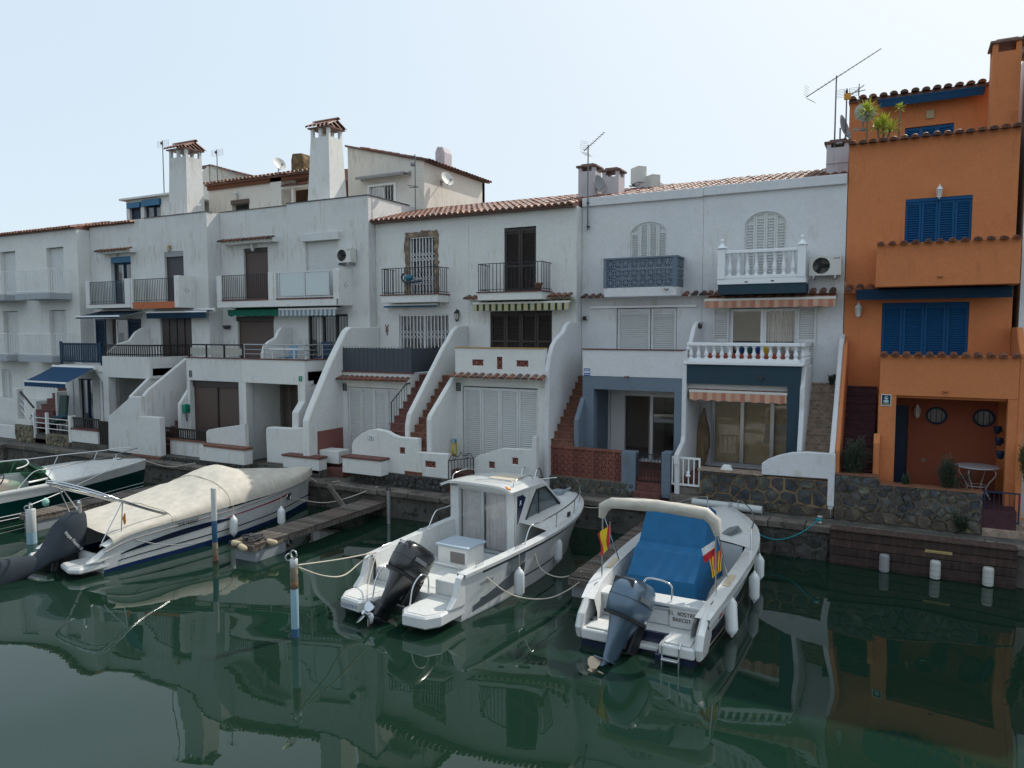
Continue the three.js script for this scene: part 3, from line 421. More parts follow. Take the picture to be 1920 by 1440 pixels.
// --- house with white balustrades and navy bands
{
  const t = thing('terraced_house', 'white terraced house with turned balustrades and dark navy terrace front', 'house', [-3.2, .8, 0], { group: HOUSES });
  const af = arch(-3.89, -2.81, 8.02, 8.44);
  body(t, -5.02, -1.35, .6, 9.0, 0, -7, [rect(-4.24, -2.48, 4.05, 5.85), archPts(-3.89, -2.81, 6.5, af), rect(-4.72, -2.3, 1.42, 3.3)], M.cool);
  part(t, 'cornice', box(-5.02, -1.36, 8.98, 9.24, -.1, .09, .02), M.cool);
  slopeRoof(t, -5.02, -1.4, 9.19, -.05, 8, .26, { seed: 17 });
  for (let i = 0; i < 4; i++) { const w = 1.08 / 4, a = -3.89 + i * w; leaf(t, a + .003, a + w - .003, 6.5, 8.3, -.03, M.shutterW, { top: af, stile: .045, sp: .075 }); }
  part(t, 'shutter_backing', ext(archPts(-3.89, -2.81, 6.5, af), 'z', -.09, -.066), M.shutterW); part(t, 'arch_trim', ext([...archPts(-3.92, -2.78, 6.5, x => af(clamp(x, -3.89, -2.81)) + .03, 20)], 'z', .0, .012, { holes: [archPts(-3.885, -2.815, 6.5, x => af(x) - .004, 20)] }), M.cool);
  const bl = part(t, 'balcony', mg([box(-4.44, -2.21, 6.46, 6.6, .0, .78, .015)]), M.pvc); part(bl, 'balcony_base', box(-4.42, -2.22, 6.2, 6.459, .0, .75), M.navy);
  balustrade(t, -4.24, -2.42, 6.6, 7.36, .7, 8, M.pvc);
  for (const x of [-4.34, -2.32]) { const q = part(t, 'balustrade_post', box(x - .1, x + .1, 6.6, x < -3 ? 7.4 : 7.42, .6, .8, .012), M.pvc); const f = lathe([[.14, 0], [.14, .025], [.1, .06], [.06, .1], [.035, .14], [.03, .17], [.05, .19], [.045, .22], [.02, .26], [0, .27]], 14); f.scale(1, 1, 1); f.translate(x, 7.42, .7); part(q, 'finial', f, M.pvc); }
  part(t, 'side_rail', mg([box(-2.38, -2.28, 7.27, 7.36, .0, .6), box(-4.39, -4.29, 7.27, 7.36, .0, .6)]), M.pvc); { const G = balGeo(.58); for (const x of [-2.33, -4.34]) for (const z of [.12, .36]) piece(t, 'baluster', G, M.pvc, x, 6.69, z); }
  part(t, 'drain_slot', mg([box(-3.72, -3.64, 6.5, 6.53, .775, .785), box(-3.06, -2.98, 6.51, 6.54, .775, .785)]), M.black);
  const can = part(t, 'tile_canopy', mg([box(-5.02, -4.45, 6.2, 6.24, 0, .3), box(-2.2, -1.5, 6.2, 6.24, 0, .3)]), M.cool); tiles(can, -5.02, -4.45, 6.22, .36, { geo: G_tileS, seed: 6, mats: tileMatsDk }); tiles(can, -2.2, -1.48, 6.22, .36, { geo: G_tileS, seed: 8, mats: tileMatsDk });
  // first floor window and side shutters
  glassPanes(t, -4.24, -2.48, 4.07, 5.83, -.1, 2, M.pvc, { st: .07 }); part(t, 'curtain', sheet([[4.07], [5.8]].map(([y]) => { const r = []; for (let i = 0; i <= 60; i++) { const x = lerp(-3.35, -2.5, i / 60); r.push([x, y, -.32 + .03 * Math.sin(i * 1.3) + .01 * Math.sin(i * 3.1)]); } return r; })), M.curtain);
  leaf(t, -4.7, -4.26, 4.05, 5.86, .045, M.shutterW, { stile: .05, sp: .06, mid: 4.95 }); leaf(t, -2.47, -2.0, 4.05, 5.88, .045, M.shutterW, { stile: .05, sp: .06, mid: 4.95 });
  // terrace
  const te = part(t, 'terrace', mg([box(-5.02, -2.17, 3.7, 3.9, .0, 1.5)]), M.cool); part(t, 'terrace_front', mg([box(-5.0, -2.16, 3.84, 4.35, 1.5, 1.7), box(-2.46, -2.17, 1.3, 3.84, 1.5, 1.695)]), M.navy);
  part(t, 'terrace_edge', box(-5.06, -2.1, 4.35, 4.42, 1.46, 1.76, .012), M.pvc); balustrade(t, -5.0, -2.2, 4.42, 4.92, 1.6, 14, M.pvc); { const G = balGeo(.32); const r = part(t, 'balustrade', mg([box(-2.24, -2.1, 4.83, 4.92, .05, 1.5), box(-2.24, -2.1, 4.352, 4.5, .05, 1.46)]), M.pvc); for (let i = 0; i < 6; i++) piece(r, 'baluster', G, M.pvc, -2.17, 4.5, .2 + i * .24); }
  part(t, 'stair_wall', ext([[0, .8], [0, 4.34], [1.46, 4.34], [1.71, 3.85], [1.74, 3.3], [2.0, 2.3], [2.05, .8]], 'x', -2.169, -2.06, { bevel: .01 }), M.cool);
  part(t, 'party_wall', ext([[0, .8], [0, 5.5], [.5, 5.48], [.8, 5.35], [1.1, 5.0], [1.35, 4.75], [1.73, 4.7], [1.73, 2.45], [1.8, 2.3], [2.4, 2.04], [2.42, 1.8], [2.36, 1.8], [2.3, .8]], 'x', -5.1, -4.98, { bevel: .02 }), M.cool);
  part(t, 'patio_floor', box(-4.97, -2.2, .7, 1.4, .0, 2.05), M.redtile); spout(t, -3.08, 4.06, 1.7, .13, M.terra);
  // glass doors with drawn blinds behind
  part(t, 'door_frame', ext(rect(-4.72, -2.3, 1.4, 3.3), 'z', -.2, -.12, { holes: [rect(-4.62, -3.92, 1.5, 3.24), rect(-3.82, -3.12, 1.5, 3.24), rect(-3.02, -2.36, 1.5, 3.24)] }), M.alum); for (const [a, b] of [[-4.62, -3.92], [-3.82, -3.12], [-3.02, -2.36]]) { part(t, 'pane', box(a - .01, b + .01, 1.49, 3.25, -.17, -.164), M.glass); part(t, 'blind', box(a - .02, b + .02, 1.5, 3.25, -.3, -.285), M.beige); }
  part(t, 'arch_lintel', ext([[-4.95, 3.7], [-4.95, 3.25], [-4.6, 3.3], [-4.2, 3.42], [-3.6, 3.5], [-2.9, 3.5], [-2.5, 3.42], [-2.46, 3.7]], 'z', .3, .42), M.cool);
  steps(t, -2.06, -1.42, 1.0, 2.15, 3.86, 0, 14, M.treadB, { riser: M.treadB });
  part(t, 'stair_parapet', ext([[-.02, .8], [-.02, 5.15], [.25, 5.05], [.55, 4.6], [2.2, 2.42], [2.3, 2.36], [2.3, .8]], 'x', -1.42, -1.3, { bevel: .02 }), M.cool);
}
{ const t = thing('garden_wall', 'dark rubble wall with curved white panel and white corner post on top', 'garden wall', [-3, .8, 2.3]);
  const b = part(t, 'wall_base', mg([box(-4.45, -1.44, .78, 1.67, 2.0, 2.3)]), mat(.42, .31, .2, .95, { map: T_conc })); rubble(b, -4.44, -1.45, 1.03, () => 1.66, 2.3, .265, slateStones, { seed: 6, gap: .016, aspect: 1.25 }); rubble(b, -4.44, -1.3, .79, () => 1.02, 2.31, .2, lowStones, { seed: 8, gap: .006, aspect: 1.5 });
  part(t, 'wall_top', box(-4.5, -2.9, 1.67, 1.72, 1.95, 2.34), M.treadB);
  part(t, 'white_panel', ext([[-2.93, 1.7], [-2.93, 1.98], [-2.8, 2.08], [-2.55, 2.2], [-2.25, 2.29], [-1.9, 2.33], [-1.28, 2.33], [-1.28, 1.08], [-1.43, 1.08], [-1.43, 1.73]], 'z', 2.15, 2.335, { bevel: .012 }), M.cool);
  part(t, 'letter_box', ext([[-3.95, 1.72], [-3.66, 1.72], [-3.72, 1.84], [-3.88, 1.84]], 'z', 2.1, 2.26, { bevel: .01 }), M.paper); }

// --- orange house
{
  const t = thing('orange_house', 'tall orange house with blue shutters and wavy tile copings', 'house', [.5, .8, 0]);
  body(t, -1.34, 2.3, .6, 9.95, 0, -7, [rect(-.02, 1.4, 6.4, 8.48), rect(-.46, 1.43, 4.0, 5.93), rect(-.16, .22, 1.35, 3.35), ...[[.83, 3.12], [1.83, 3.12]].map(([x, y]) => Array.from({ length: 20 }, (_, i) => [x + .23 * Math.cos(i * Math.PI / 10), y + .21 * Math.sin(i * Math.PI / 10)]))], M.orange);
  leaves(t, -.02, 1.4, 6.4, 8.4, -.03, 4, M.blue, { stile: .05 }); part(t, 'shutter_head', box(-.02, 1.4, 8.4, 8.48, -.06, -.01), M.blue); leaves(t, -.46, 1.43, 4.0, 5.86, -.03, 4, M.blue, { stile: .06, mid: 4.5 }); part(t, 'shutter_head', box(-.46, 1.43, 5.86, 5.93, -.06, -.01), M.blue);
  // roof terrace parapet and its tile coping
  const cp = part(t, 'parapet_coping', box(-1.34, 2.3, 9.951, 9.98, -.3, .0), M.terra2); tiles(cp, -1.38, 2.34, 9.96, .14, { pitch: .24, slope: .3, seed: 21, mats: tileMats });
  // set-back top storey
  part(t, 'top_storey', mg([ext(rect(-1.48, 1.95, 9.6, 11.5), 'z', -2.05, -1.8, { holes: [rect(-.1, 1.03, 9.7, 10.66)] }), box(-1.48, -1.3, 9.6, 11.5, -6.8, -2.05), box(1.77, 1.95, 9.6, 11.5, -6.8, -2.05)]), M.orange); leaves(t, -.1, 1.03, 9.7, 10.64, -1.83, 3, M.blue);
  const rf = part(t, 'roof', ext([[-1.72, 11.48], [-1.72, 11.56], [-4.2, 12.0], [-6.9, 11.5], [-6.9, 11.44]], 'x', -1.5, 1.98), M.terra2); tiles(rf, -1.52, 1.98, 11.56, -1.62, { pitch: .25, slope: .18, rows: 5, seed: 23, mats: tileMats });
  chimneyPot(t, 1.72, 2.3, -1.2, -.55, 9.8, 11.9, M.orange, { slot: .2 });
  part(t, 'wall_vent', box(.38, .57, 10.83, 11.04, -1.8, -1.74, .01), M.beige);
  // upper balcony
  const bl = part(t, 'balcony', mg([box(-.6, 2.3, 6.28, 7.3, .86, 1.0, .012), box(-.6, -.47, 6.28, 7.3, .0, .86), box(2.17, 2.3, 6.28, 7.3, 0, .86), box(-.47, 2.17, 6.28, 6.42, .0, .86)]), M.orange); tiles(bl, -.64, 2.34, 7.29, 1.1, { pitch: .24, slope: .2, geo: G_tileS, seed: 25, mats: tileMats }); spout(t, .75, 6.5, 1.0, .1, M.terra2);
  const cn = part(t, 'tile_canopy', box(-1.34, -.61, 6.18, 6.24, 0, .4), M.orange); tiles(cn, -1.34, -.62, 6.22, .5, { geo: G_tileS, seed: 27, mats: tileMatsDk, rows: 2, slope: .3 });
  // terrace
  const te = part(t, 'terrace', mg([box(-.42, 2.3, 3.72, 4.66, 1.56, 1.7, .012), box(-.42, 2.3, 3.66, 3.9, 0, 1.56), box(-.42, -.28, 3.9, 4.66, 0, 1.56), box(-.43, -.06, .9, 3.72, 1.45, 1.69), box(2.12, 2.3, .9, 3.72, 1.45, 1.69), box(-.43, -.3, .9, 3.66, .0, 1.45)]), M.orange); tiles(te, -.46, 2.34, 4.65, 1.8, { pitch: .235, slope: .2, geo: G_tileS, seed: 29 }); spout(t, .92, 3.86, 1.7, .12, M.terra2);
  part(t, 'party_wall', ext([[0, .8], [0, 5.3], [.9, 5.3], [1.2, 5.0], [1.7, 4.72], [1.7, 3.0], [1.9, 1.2], [1.9, .8]], 'x', 2.3, 2.42, { bevel: .02 }), M.orange);
  part(t, 'stair_parapet', ext([[0, .8], [0, 5.0], [.4, 4.9], [2.2, 2.4], [2.25, .8]], 'x', -1.295, -1.2, { bevel: .02 }), M.orange); part(t, 'stair_post', ext([[1.7, .9], [1.7, 2.8], [1.9, 2.6], [1.95, .9]], 'x', -.5, -.37, { bevel: .015 }), M.orange);
  part(t, 'patio_floor', box(-.4, 2.3, .7, 1.35, 0, 2.28), M.maroon);
  const dr = part(t, 'door', box(-.16, .22, 1.35, 3.35, -.12, -.06), M.navyW); part(dr, 'door_panel', mg([box(-.1, .16, 1.5, 2.0, -.06, -.045, .01), box(-.1, .16, 2.1, 2.6, -.06, -.045, .01), box(-.1, .16, 2.7, 3.2, -.06, -.045, .01)]), M.navyW);
  for (const x of [.83, 1.83]) { const ring = new THREE.TorusGeometry(.215, .025, 6, 24); ring.scale(1, .92, 1); ring.translate(x, 3.12, .02); const w = part(t, 'round_window', ring.toNonIndexed(), M.navyW); part(w, 'pane', new THREE.CylinderGeometry(.22, .22, .006, 24).rotateX(Math.PI / 2).scale(1, .93, 1).translate(x, 3.12, -.1), M.glass); part(w, 'curtain', box(x - .24, x + .24, 2.88, 3.36, -.24, -.235), M.grey); part(w, 'glazing_bar', mg([-.12, 0, .12].map(d => box(x + d - .008, x + d + .008, 2.92, 3.32, -.09, -.075))), M.navyW); }
  part(t, 'patio_wall', ext(rect(-.29, 2.11, 1.351, 3.65), 'z', .003, .02, { holes: [rect(-.17, .23, 1.36, 3.36), ...[.83, 1.83].map(x => Array.from({ length: 20 }, (_, i) => [x + .24 * Math.cos(i * Math.PI / 10), 3.12 + .225 * Math.sin(i * Math.PI / 10)]))] }), plaster(.36, .105, .055), 'red brown panel over the patio back wall');  // thin panel over the back wall, coloured darker and redder than the orange plaster
  steps(t, -1.195, -.51, .9, 2.15, 3.8, 0, 15, M.maroon, { riser: M.maroon });
  part(t, 'light_switch', box(.55, .63, 1.95, 2.03, .02, .034), M.treadB);
}
{ const t = thing('garden_wall', 'low rubble wall of grey green stones before the orange house', 'garden wall', [.2, .8, 2.3]);
  const b = part(t, 'wall_base', mg([box(-1.27, -.36, .78, 1.86, 2.0, 2.3), box(-.36, 1.67, .78, 1.7, 2.0, 2.3)]), M.mortar); rubble(b, -1.27, -.36, 1.1, () => 1.85, 2.3, .17, greenStones, { seed: 15, gap: .01 }); rubble(b, -.36, 1.67, 1.08, () => 1.69, 2.3, .165, greenStones, { seed: 19, gap: .01 }); rubble(b, -1.28, 1.67, .79, () => 1.09, 2.31, .22, lowStones, { seed: 23, gap: .006, aspect: 1.5 });
  part(b, 'wall_edge', mg([box(-1.28, -.34, 1.86, 1.885, 1.98, 2.33), box(-.335, 1.69, 1.7, 1.725, 1.98, 2.33)]), M.terra3); }
{ const t = thing('garden_gate', 'dark blue metal gate at the right end of the rubble wall', 'gate', [2.0, 1.0, 2.2]); part(t, 'gate_frame', ext(rect(1.7, 2.36, 1.08, 1.75), 'z', 2.19, 2.22, { holes: [rect(1.73, 2.33, 1.11, 1.72)] }), M.navyW); const G = cyl([0, 0, 0], [0, .62, 0], .007, .007, 5); for (let i = 1; i < 7; i++) piece(t, 'bar', G, M.navyW, 1.7 + i * .094, 1.1, 2.205); part(t, 'doorstep', mg([box(1.68, 2.6, .7, .95, 1.7, 2.35, .01), box(1.68, 2.6, .95, 1.1, 1.6, 2.1)]), M.treadB); }
{ const t = thing('white_house', 'white house wall at the right edge beyond the orange house', 'house', [4.2, .8, 0]); body(t, 2.43, 6, .6, 11.9, .02, -7, [rect(3.2, 4.6, 4.2, 5.9), rect(3.2, 4.6, 6.6, 8.4)], M.cool); leaves(t, 3.2, 4.6, 4.2, 5.9, -.03, 4, M.brown); leaves(t, 3.2, 4.6, 6.6, 8.4, -.03, 4, M.brown); part(t, 'terrace', mg([box(2.5, 6, 3.7, 4.6, 1.5, 1.7), box(2.5, 6, 3.7, 3.9, .0, 1.5)]), M.cool); chimneyPot(t, 2.36, 2.9, -1.2, -.55, 11.8, 11.92, M.cool, { slot: .2 }); const r = railing(t, 2.44, 4, 9.95, 10.8, .1, M.darkwood, { sp: .14, w: .05 }); }

// --- pair of white houses with the eave of barrel tiles
const zC = .41;
function lattice(p, x0, x1, y0, y1, z, n, bands) { // folding security grille
  const f = part(p, 'folding_grille', mg([box(x0, x1, y1 - .03, y1, z - .02, z + .02), box(x0, x1, y0, y0 + .03, z - .02, z + .02)]), M.white2), G = new THREE.BoxGeometry(.02, y1 - y0 - .06, .02), L = [], w = (x1 - x0) / n;
  for (let i = 0; i <= n; i++) piece(f, 'bar', G, M.white2, x0 + i * w, (y0 + y1) / 2, z);
  for (const yb of bands) for (let i = 0; i < n; i++) { const a = x0 + i * w, b = a + w; for (let k = 0; k < 2; k++) { const q = yb + k * .16; L.push(cyl([a, q, z + .014], [b, q + .16, z + .014], .008, .008, 4), cyl([a, q + .16, z + .018], [b, q, z + .018], .008, .008, 4)); } }
  part(f, 'lattice', mg(L), M.white2); return f;
}
{
  const t = thing('terraced_house', 'white terraced house with folding security grilles and dark screened terrace', 'house', [-14.4, .8, 0], { group: HOUSES }), z = zC;
  body(t, -16.23, -12.46, .6, 8.95, z, -6.6, [rect(-14.82, -13.76, 6.42, 8.38), rect(-15.27, -13.25, 3.95, 5.78)], M.white);
  slopeRoof(t, -16.25, -12.46, 8.97, z + .22, 9, .26, { seed: 31 });
  { // ragged stone surround of the balcony door
    const R = rng(77), O = [], I = [[-14.8, 6.44], [-14.8, 8.37], [-13.78, 8.37], [-13.78, 6.44]]; const j = () => (R() - .5) * .09;
    for (let y = 6.44; y < 8.5; y += .1) O.push([-14.98 + j(), y]); for (let x = -14.98; x < -13.6; x += .1) O.push([x, 8.56 + j()]); for (let y = 8.5; y > 6.4; y -= .1) O.push([-13.62 + j(), y]);
    part(t, 'stone_surround', ext([...O, ...I.slice().reverse()], 'z', z - .02, z + .02), mat(.46, .34, .25, .95, { map: T_stone, bumpMap: T_stone, bumpScale: .02 }));
  }
  lattice(t, -14.8, -13.78, 6.43, 8.36, z - .06, 8, [6.75, 7.55]); lattice(t, -15.25, -13.27, 3.95, 5.77, z - .06, 14, [4.95]); part(t, 'grille_frame', mg([ext(rect(-14.84, -13.74, 6.42, 8.41), 'z', z - .12, z - .09, { holes: [rect(-14.78, -13.8, 6.46, 8.35)] }), ext(rect(-15.29, -13.23, 3.95, 5.8), 'z', z - .12, z - .09, { holes: [rect(-15.23, -14.29, 4, 5.74), rect(-14.23, -13.29, 4, 5.74)] })]), M.white2);
  part(t, 'pane', mg([box(-14.8, -13.78, 6.44, 8.36, z - .2, z - .194), box(-15.25, -13.27, 3.97, 5.76, z - .2, z - .194)]), M.glass);
  const bl = part(t, 'balcony', box(-15.46, -13.21, 6.16, 6.4, z, 1.14, .012), M.white); part(bl, 'balcony_floor', box(-15.49, -13.18, 6.4, 6.43, z, 1.17), M.redtile); railing(t, -15.43, -13.24, 6.43, 7.3, 1.1, M.iron, { zb: z, sp: .115 });
  // terrace and ground floor room
  const te = part(t, 'terrace', mg([box(-16.1, -13.4, 3.62, 3.9, z, 2.37), ext(rect(-16.1, -13.4, .7, 3.62), 'z', 2.12, 2.37, { holes: [rect(-15.92, -13.85, 1.1, 3.42)] }), box(-13.52, -13.4, .7, 3.62, z, 2.12)]), M.white); part(te, 'terrace_edge', box(-16.1, -13.36, 3.9, 3.94, 2.2, 2.42), M.redtile);
  leaves(t, -15.92, -13.85, 1.1, 3.4, 2.3, 4, M.shutterW, { stile: .055, sp: .06 });
  const can = part(t, 'tile_canopy', box(-16.1, -13.36, 3.64, 3.7, 2.37, 2.6), M.white); tiles(can, -16.3, -13.3, 3.68, 2.72, { geo: G_tileS, seed: 41, slope: .35, pitch: .2 });
  const fe = part(t, 'terrace_fence', mg([box(-16.1, -13.4, 4.62, 4.66, 2.3, 2.34), box(-13.42, -13.38, 4.62, 4.66, z, 2.3), box(-16.1, -13.4, 4.05, 4.09, 2.28, 2.31)]), M.slate); { const G = new THREE.BoxGeometry(.165, .74, .012), R = rng(5); for (let i = 0; i < 16; i++) piece(fe, 'screen_panel', G, M.slate, -16.02 + i * .1715, 4.31 + (R() - .5) * .01, 2.345 + (R() - .5) * .006); for (let i = 0; i < 11; i++) piece(fe, 'screen_panel', G, M.slate, -13.375, 4.31, 2.24 - i * .1715, Math.PI / 2); const B = cyl([0, 0, 0], [0, .8, 0], .009, .009, 5); for (let i = 0; i <= 22; i++) piece(fe, 'baluster', B, M.iron, -16.08 + i * .1215, 3.93, 2.33); }
  // side walls of the stairs
  part(t, 'side_wall', ext([[z, .7], [z, 5.36], [1.9, 5.36], [2.1, 5.25], [2.3, 5.0], [2.87, 4.25], [3.8, 2.8], [3.98, 2.45], [4.0, .7]], 'x', -16.36, -16.1, { bevel: .03 }), M.white);
  part(t, 'painted_panel', box(-16.1, -16.092, 1.35, 2.08, 2.4, 3.6), M.redp);
  part(t, 'party_wall', ext([[z, .8], [z, 5.4], [1.0, 5.38], [1.25, 5.25], [1.55, 4.95], [1.8, 4.75], [3.62, 2.82], [3.72, 2.5], [3.72, .8]], 'x', -12.66, -12.5, { bevel: .03 }), M.white);
  steps(t, -13.38, -12.67, 2.1, 3.66, 3.86, 1.7, 9, M.redtile, { riser: M.redtile }); part(t, 'stair_landing', box(-13.38, -12.67, 3.6, 3.86, z, 1.72), M.redtile); part(t, 'stair_base', box(-13.4, -12.66, .7, 1.9, 1.0, 3.64), M.white);
  const hr = part(t, 'handrail', pipe([[-13.42, 2.2, 3.32], [-13.42, 3.1, 3.32], [-13.42, 3.6, 2.57], [-13.42, 3.6, 2.3]], .016), M.iron); { const G = cyl([0, 0, 0], [0, .86, 0], .008, .008, 5); for (let i = 1; i < 7; i++) piece(hr, 'baluster', G, M.iron, -13.42, 2.2 + i * .1, 3.32 - i * .13); part(hr, 'lower_rail', pipe([[-13.42, 2.3, 3.32], [-13.42, 3.1, 2.3]], .012), M.iron); }
  part(t, 'patio_floor', mg([box(-16.1, -12.7, .6, 1.12, 2.0, 3.3), box(-15.62, -14.98, .6, 1.0, 3.3, 3.72)]), M.redtile);
}
{
  const t = thing('terraced_house', 'white terraced house with brown double doors and striped awning', 'house', [-10.6, .8, 0], { group: HOUSES }), z = zC;
  body(t, -12.46, -8.68, .6, 8.95, z, -6.6, [rect(-11.16, -10.04, 6.42, 8.45), rect(-11.68, -9.49, 3.95, 5.85)], M.white);
  slopeRoof(t, -12.46, -8.7, 8.97, z + .22, 9, .26, { seed: 37 });
  leaves(t, -11.16, -10.04, 6.42, 8.42, z - .04, 2, M.brown, { stile: .07, mid: 7.25 }); leaves(t, -11.68, -9.49, 3.95, 5.83, z - .05, 4, M.brown, { stile: .07, mid: 4.9 });
  const bl = part(t, 'balcony', box(-11.71, -9.5, 6.17, 6.4, z, 1.14, .012), M.white); part(bl, 'balcony_floor', box(-11.74, -9.47, 6.4, 6.43, z, 1.17), M.redtile); railing(t, -11.69, -9.52, 6.43, 7.3, 1.1, M.iron, { zb: z, sp: .125 });
  const can = part(t, 'tile_canopy', mg([box(-12.42, -11.75, 6.22, 6.27, z, z + .3), box(-9.46, -8.72, 6.22, 6.27, z, z + .3)]), M.white); tiles(can, -12.44, -11.76, 6.25, z + .42, { geo: G_tileS, seed: 43 }); tiles(can, -9.46, -8.7, 6.25, z + .42, { geo: G_tileS, seed: 45 });
  const holes = [rect(-11.17, -10.79, 4.21, 4.39), rect(-10.34, -10.16, 4.12, 4.48), rect(-9.7, -9.32, 4.21, 4.39)];
  const te = part(t, 'terrace', mg([box(-11.76, -8.8, 3.62, 3.9, z, 2.3), ext(rect(-11.76, -8.8, 3.9, 4.72), 'z', 2.22, 2.37, { holes }), ext(rect(-11.76, -8.8, .7, 3.62), 'z', 2.1, 2.37, { holes: [rect(-11.52, -9.02, 1.1, 3.6)] }), box(-11.75, -11.6, .7, 4.7, z, 2.1)]), M.white); part(te, 'coping', box(-11.78, -8.8, 4.72, 4.75, 2.2, 2.4), M.ochre);
  for (const [x, y] of [[-11.08, 4.3], [-10.88, 4.3], [-10.25, 4.21], [-10.25, 4.39], [-9.61, 4.3], [-9.41, 4.3]]) piece(te, 'breeze_block', G_dia, M.terraBr, x, y, 2.3);
  leaves(t, -11.5, -9.04, 1.1, 3.56, 2.32, 4, M.shutterW, { stile: .06, sp: .06 });
  const c2 = part(t, 'tile_canopy', box(-11.74, -8.8, 3.84, 3.9, 2.37, 2.6), M.white); tiles(c2, -11.84, -8.66, 3.88, 2.72, { geo: G_tileS, seed: 47, slope: .35, pitch: .245 });
  part(t, 'stair_wall', ext([[2.0, .7], [2.0, 4.0], [2.39, 3.92], [3.68, 2.84], [3.74, 2.7], [3.75, .7]], 'x', -11.88, -11.72, { bevel: .02 }), M.white);
  part(t, 'side_wall', ext([[z - .3, .7], [z - .3, 5.5], [.9, 5.5], [1.15, 5.4], [1.35, 5.2], [1.85, 5.0], [2.1, 4.8], [2.3, 4.5], [2.42, 4.1], [2.46, .7]], 'x', -8.8, -8.66, { bevel: .025 }), M.cool);
  steps(t, -12.49, -11.89, 1.0, 3.96, 2.1, 3.62, 5, M.tread, { riser: M.tread }); steps(t, -12.49, -11.89, 2.1, 3.64, 3.86, 1.75, 9, M.tread, { riser: M.tread }); part(t, 'patio_floor', box(-11.7, -8.8, .6, 1.1, 2.0, 3.1), M.redtile);
}
{
  const F = 3.95, t = thing('garden_wall', 'low white garden wall with stepped curved top bearing number 78', 'garden wall', [-12.72, 0.96, F]);
  const hs = [[-12.58, 1.79, 1], [-11.62, 1.47, 2]]; const holes = [rect(-12.67, -12.49, 1.70, 1.88), rect(-11.79, -11.44, 1.39, 1.56)];
  part(t, 'wall', mg([ext([[-14.43, 1.11], [-14.43, 1.83], [-14.35, 1.98], [-14.06, 2.19], [-13.77, 2.31], [-13.53, 2.36], [-13.10, 2.31], [-12.93, 2.23], [-12.72, 2.18], [-12.02, 2.18], [-12.02, 1.79], [-11.02, 1.81], [-11.02, 1.11]], 'z', F - .18, F, { holes, bevel: .015 })]), M.white);
  for (const [x, y] of [[-12.58, 1.79], [-11.70, 1.47], [-11.53, 1.47]]) piece(t, 'breeze_block', G_dia, M.terraBr, x, y, F - .08);
  part(t, 'bench', mg([box(-14.47, -13.05, 1.06, 1.50, F, F + .38, .01)]), M.white); part(t, 'bench_seat', box(-14.50, -13.02, 1.50, 1.56, F - .0, F + .42, .008), M.redtile);
  const b = part(t, 'wall_base', box(-14.47, -10.98, 0.6, 1.11, F - .25, F + .02), M.concD); rubble(b, -14.47, -10.98, 0.76, () => 1.10, F + .02, .14, [sm(.1, .1, .1), sm(.13, .125, .12)], { seed: 51, gap: .006 });
  { const c = document.createElement('canvas'); c.width = 128; c.height = 80; const g = c.getContext('2d'); g.fillStyle = '#d8dcdc'; g.fillRect(0, 0, 128, 80); g.strokeStyle = '#303438'; g.lineWidth = 6; g.strokeRect(3, 3, 122, 74); g.fillStyle = '#15181c'; g.font = 'bold 66px sans-serif'; g.textAlign = 'center'; g.textBaseline = 'middle'; g.fillText('78', 64, 44); const tx = new THREE.CanvasTexture(c); tx.colorSpace = THREE.SRGBColorSpace; const pl = new THREE.PlaneGeometry(.2, .125); pl.translate(-13.70, 2.09, F + .021); part(t, 'number_plate_print', pl, mat(1, 1, 1, .6, { map: tx })); part(t, 'number_plate', box(-13.80, -13.59, 2.02, 2.16, F - .002, F + .018, .004), M.pvc); }
}
{ const F = 3.2, t = thing('garden_wall', 'low white wall with two terracotta vent blocks right of the scrolled iron gate', 'garden wall', [-9.6, .8, F]);
  part(t, 'wall', ext([[-10.62, .95], [-10.62, 1.6], [-10.5, 1.7], [-9.7, 1.97], [-8.8, 2.0], [-8.8, 2.3], [-8.74, 2.36], [-8.66, 2.36], [-8.66, .95]], 'z', F - .18, F, { bevel: .015, holes: [rect(-10.14, -9.96, 1.38, 1.56), rect(-9.4, -9.22, 1.55, 1.73)] }), M.white); for (const [x, y] of [[-10.05, 1.47], [-9.31, 1.64]]) piece(t, 'breeze_block', G_dia, M.terraBr, x, y, F - .08);
  const b = part(t, 'wall_base', box(-10.62, -8.64, .6, .95, F - .2, F + .02), M.concD); rubble(b, -10.62, -8.64, .66, () => .945, F + .02, .15, [sm(.11, .11, .1), sm(.14, .13, .12)], { seed: 53, gap: .006 }); }
{ const w = .42, t = thing('garden_gate', 'scrolled black iron gate between white garden walls', 'gate', [-10.83, 1.08, 3.57], { local: true, turn: 1.1 }); part(t, 'gate_frame', ext(rect(-w, w, 0, .56), 'z', -.012, .012, { holes: [rect(-w + .02, w - .02, .02, .54)] }), M.iron); const G = cyl([0, 0, 0], [0, .52, 0], .008, .008, 5); for (let i = 1; i < 8; i++) piece(t, 'bar', G, M.iron, -w + i * .105, .02, 0); const S = []; for (const s of [-1, 1]) { const P = []; for (let i = 0; i <= 20; i++) { const a = i * .42, r = .09 - i * .0035; P.push([s * (.2 - r * Math.cos(a)), .62 + r * Math.sin(a), 0]); } S.push(tube(P, .008, 30, 5)); S.push(tube([[s * .38, .56, 0], [s * .3, .69, 0], [s * .1, .63, 0], [0, .75, 0]], .009, 16, 5)); } part(t, 'scroll', mg(S), M.iron); part(t, 'doorstep', box(-w, w, -.4, -.02, -.2, .1), M.tread); }
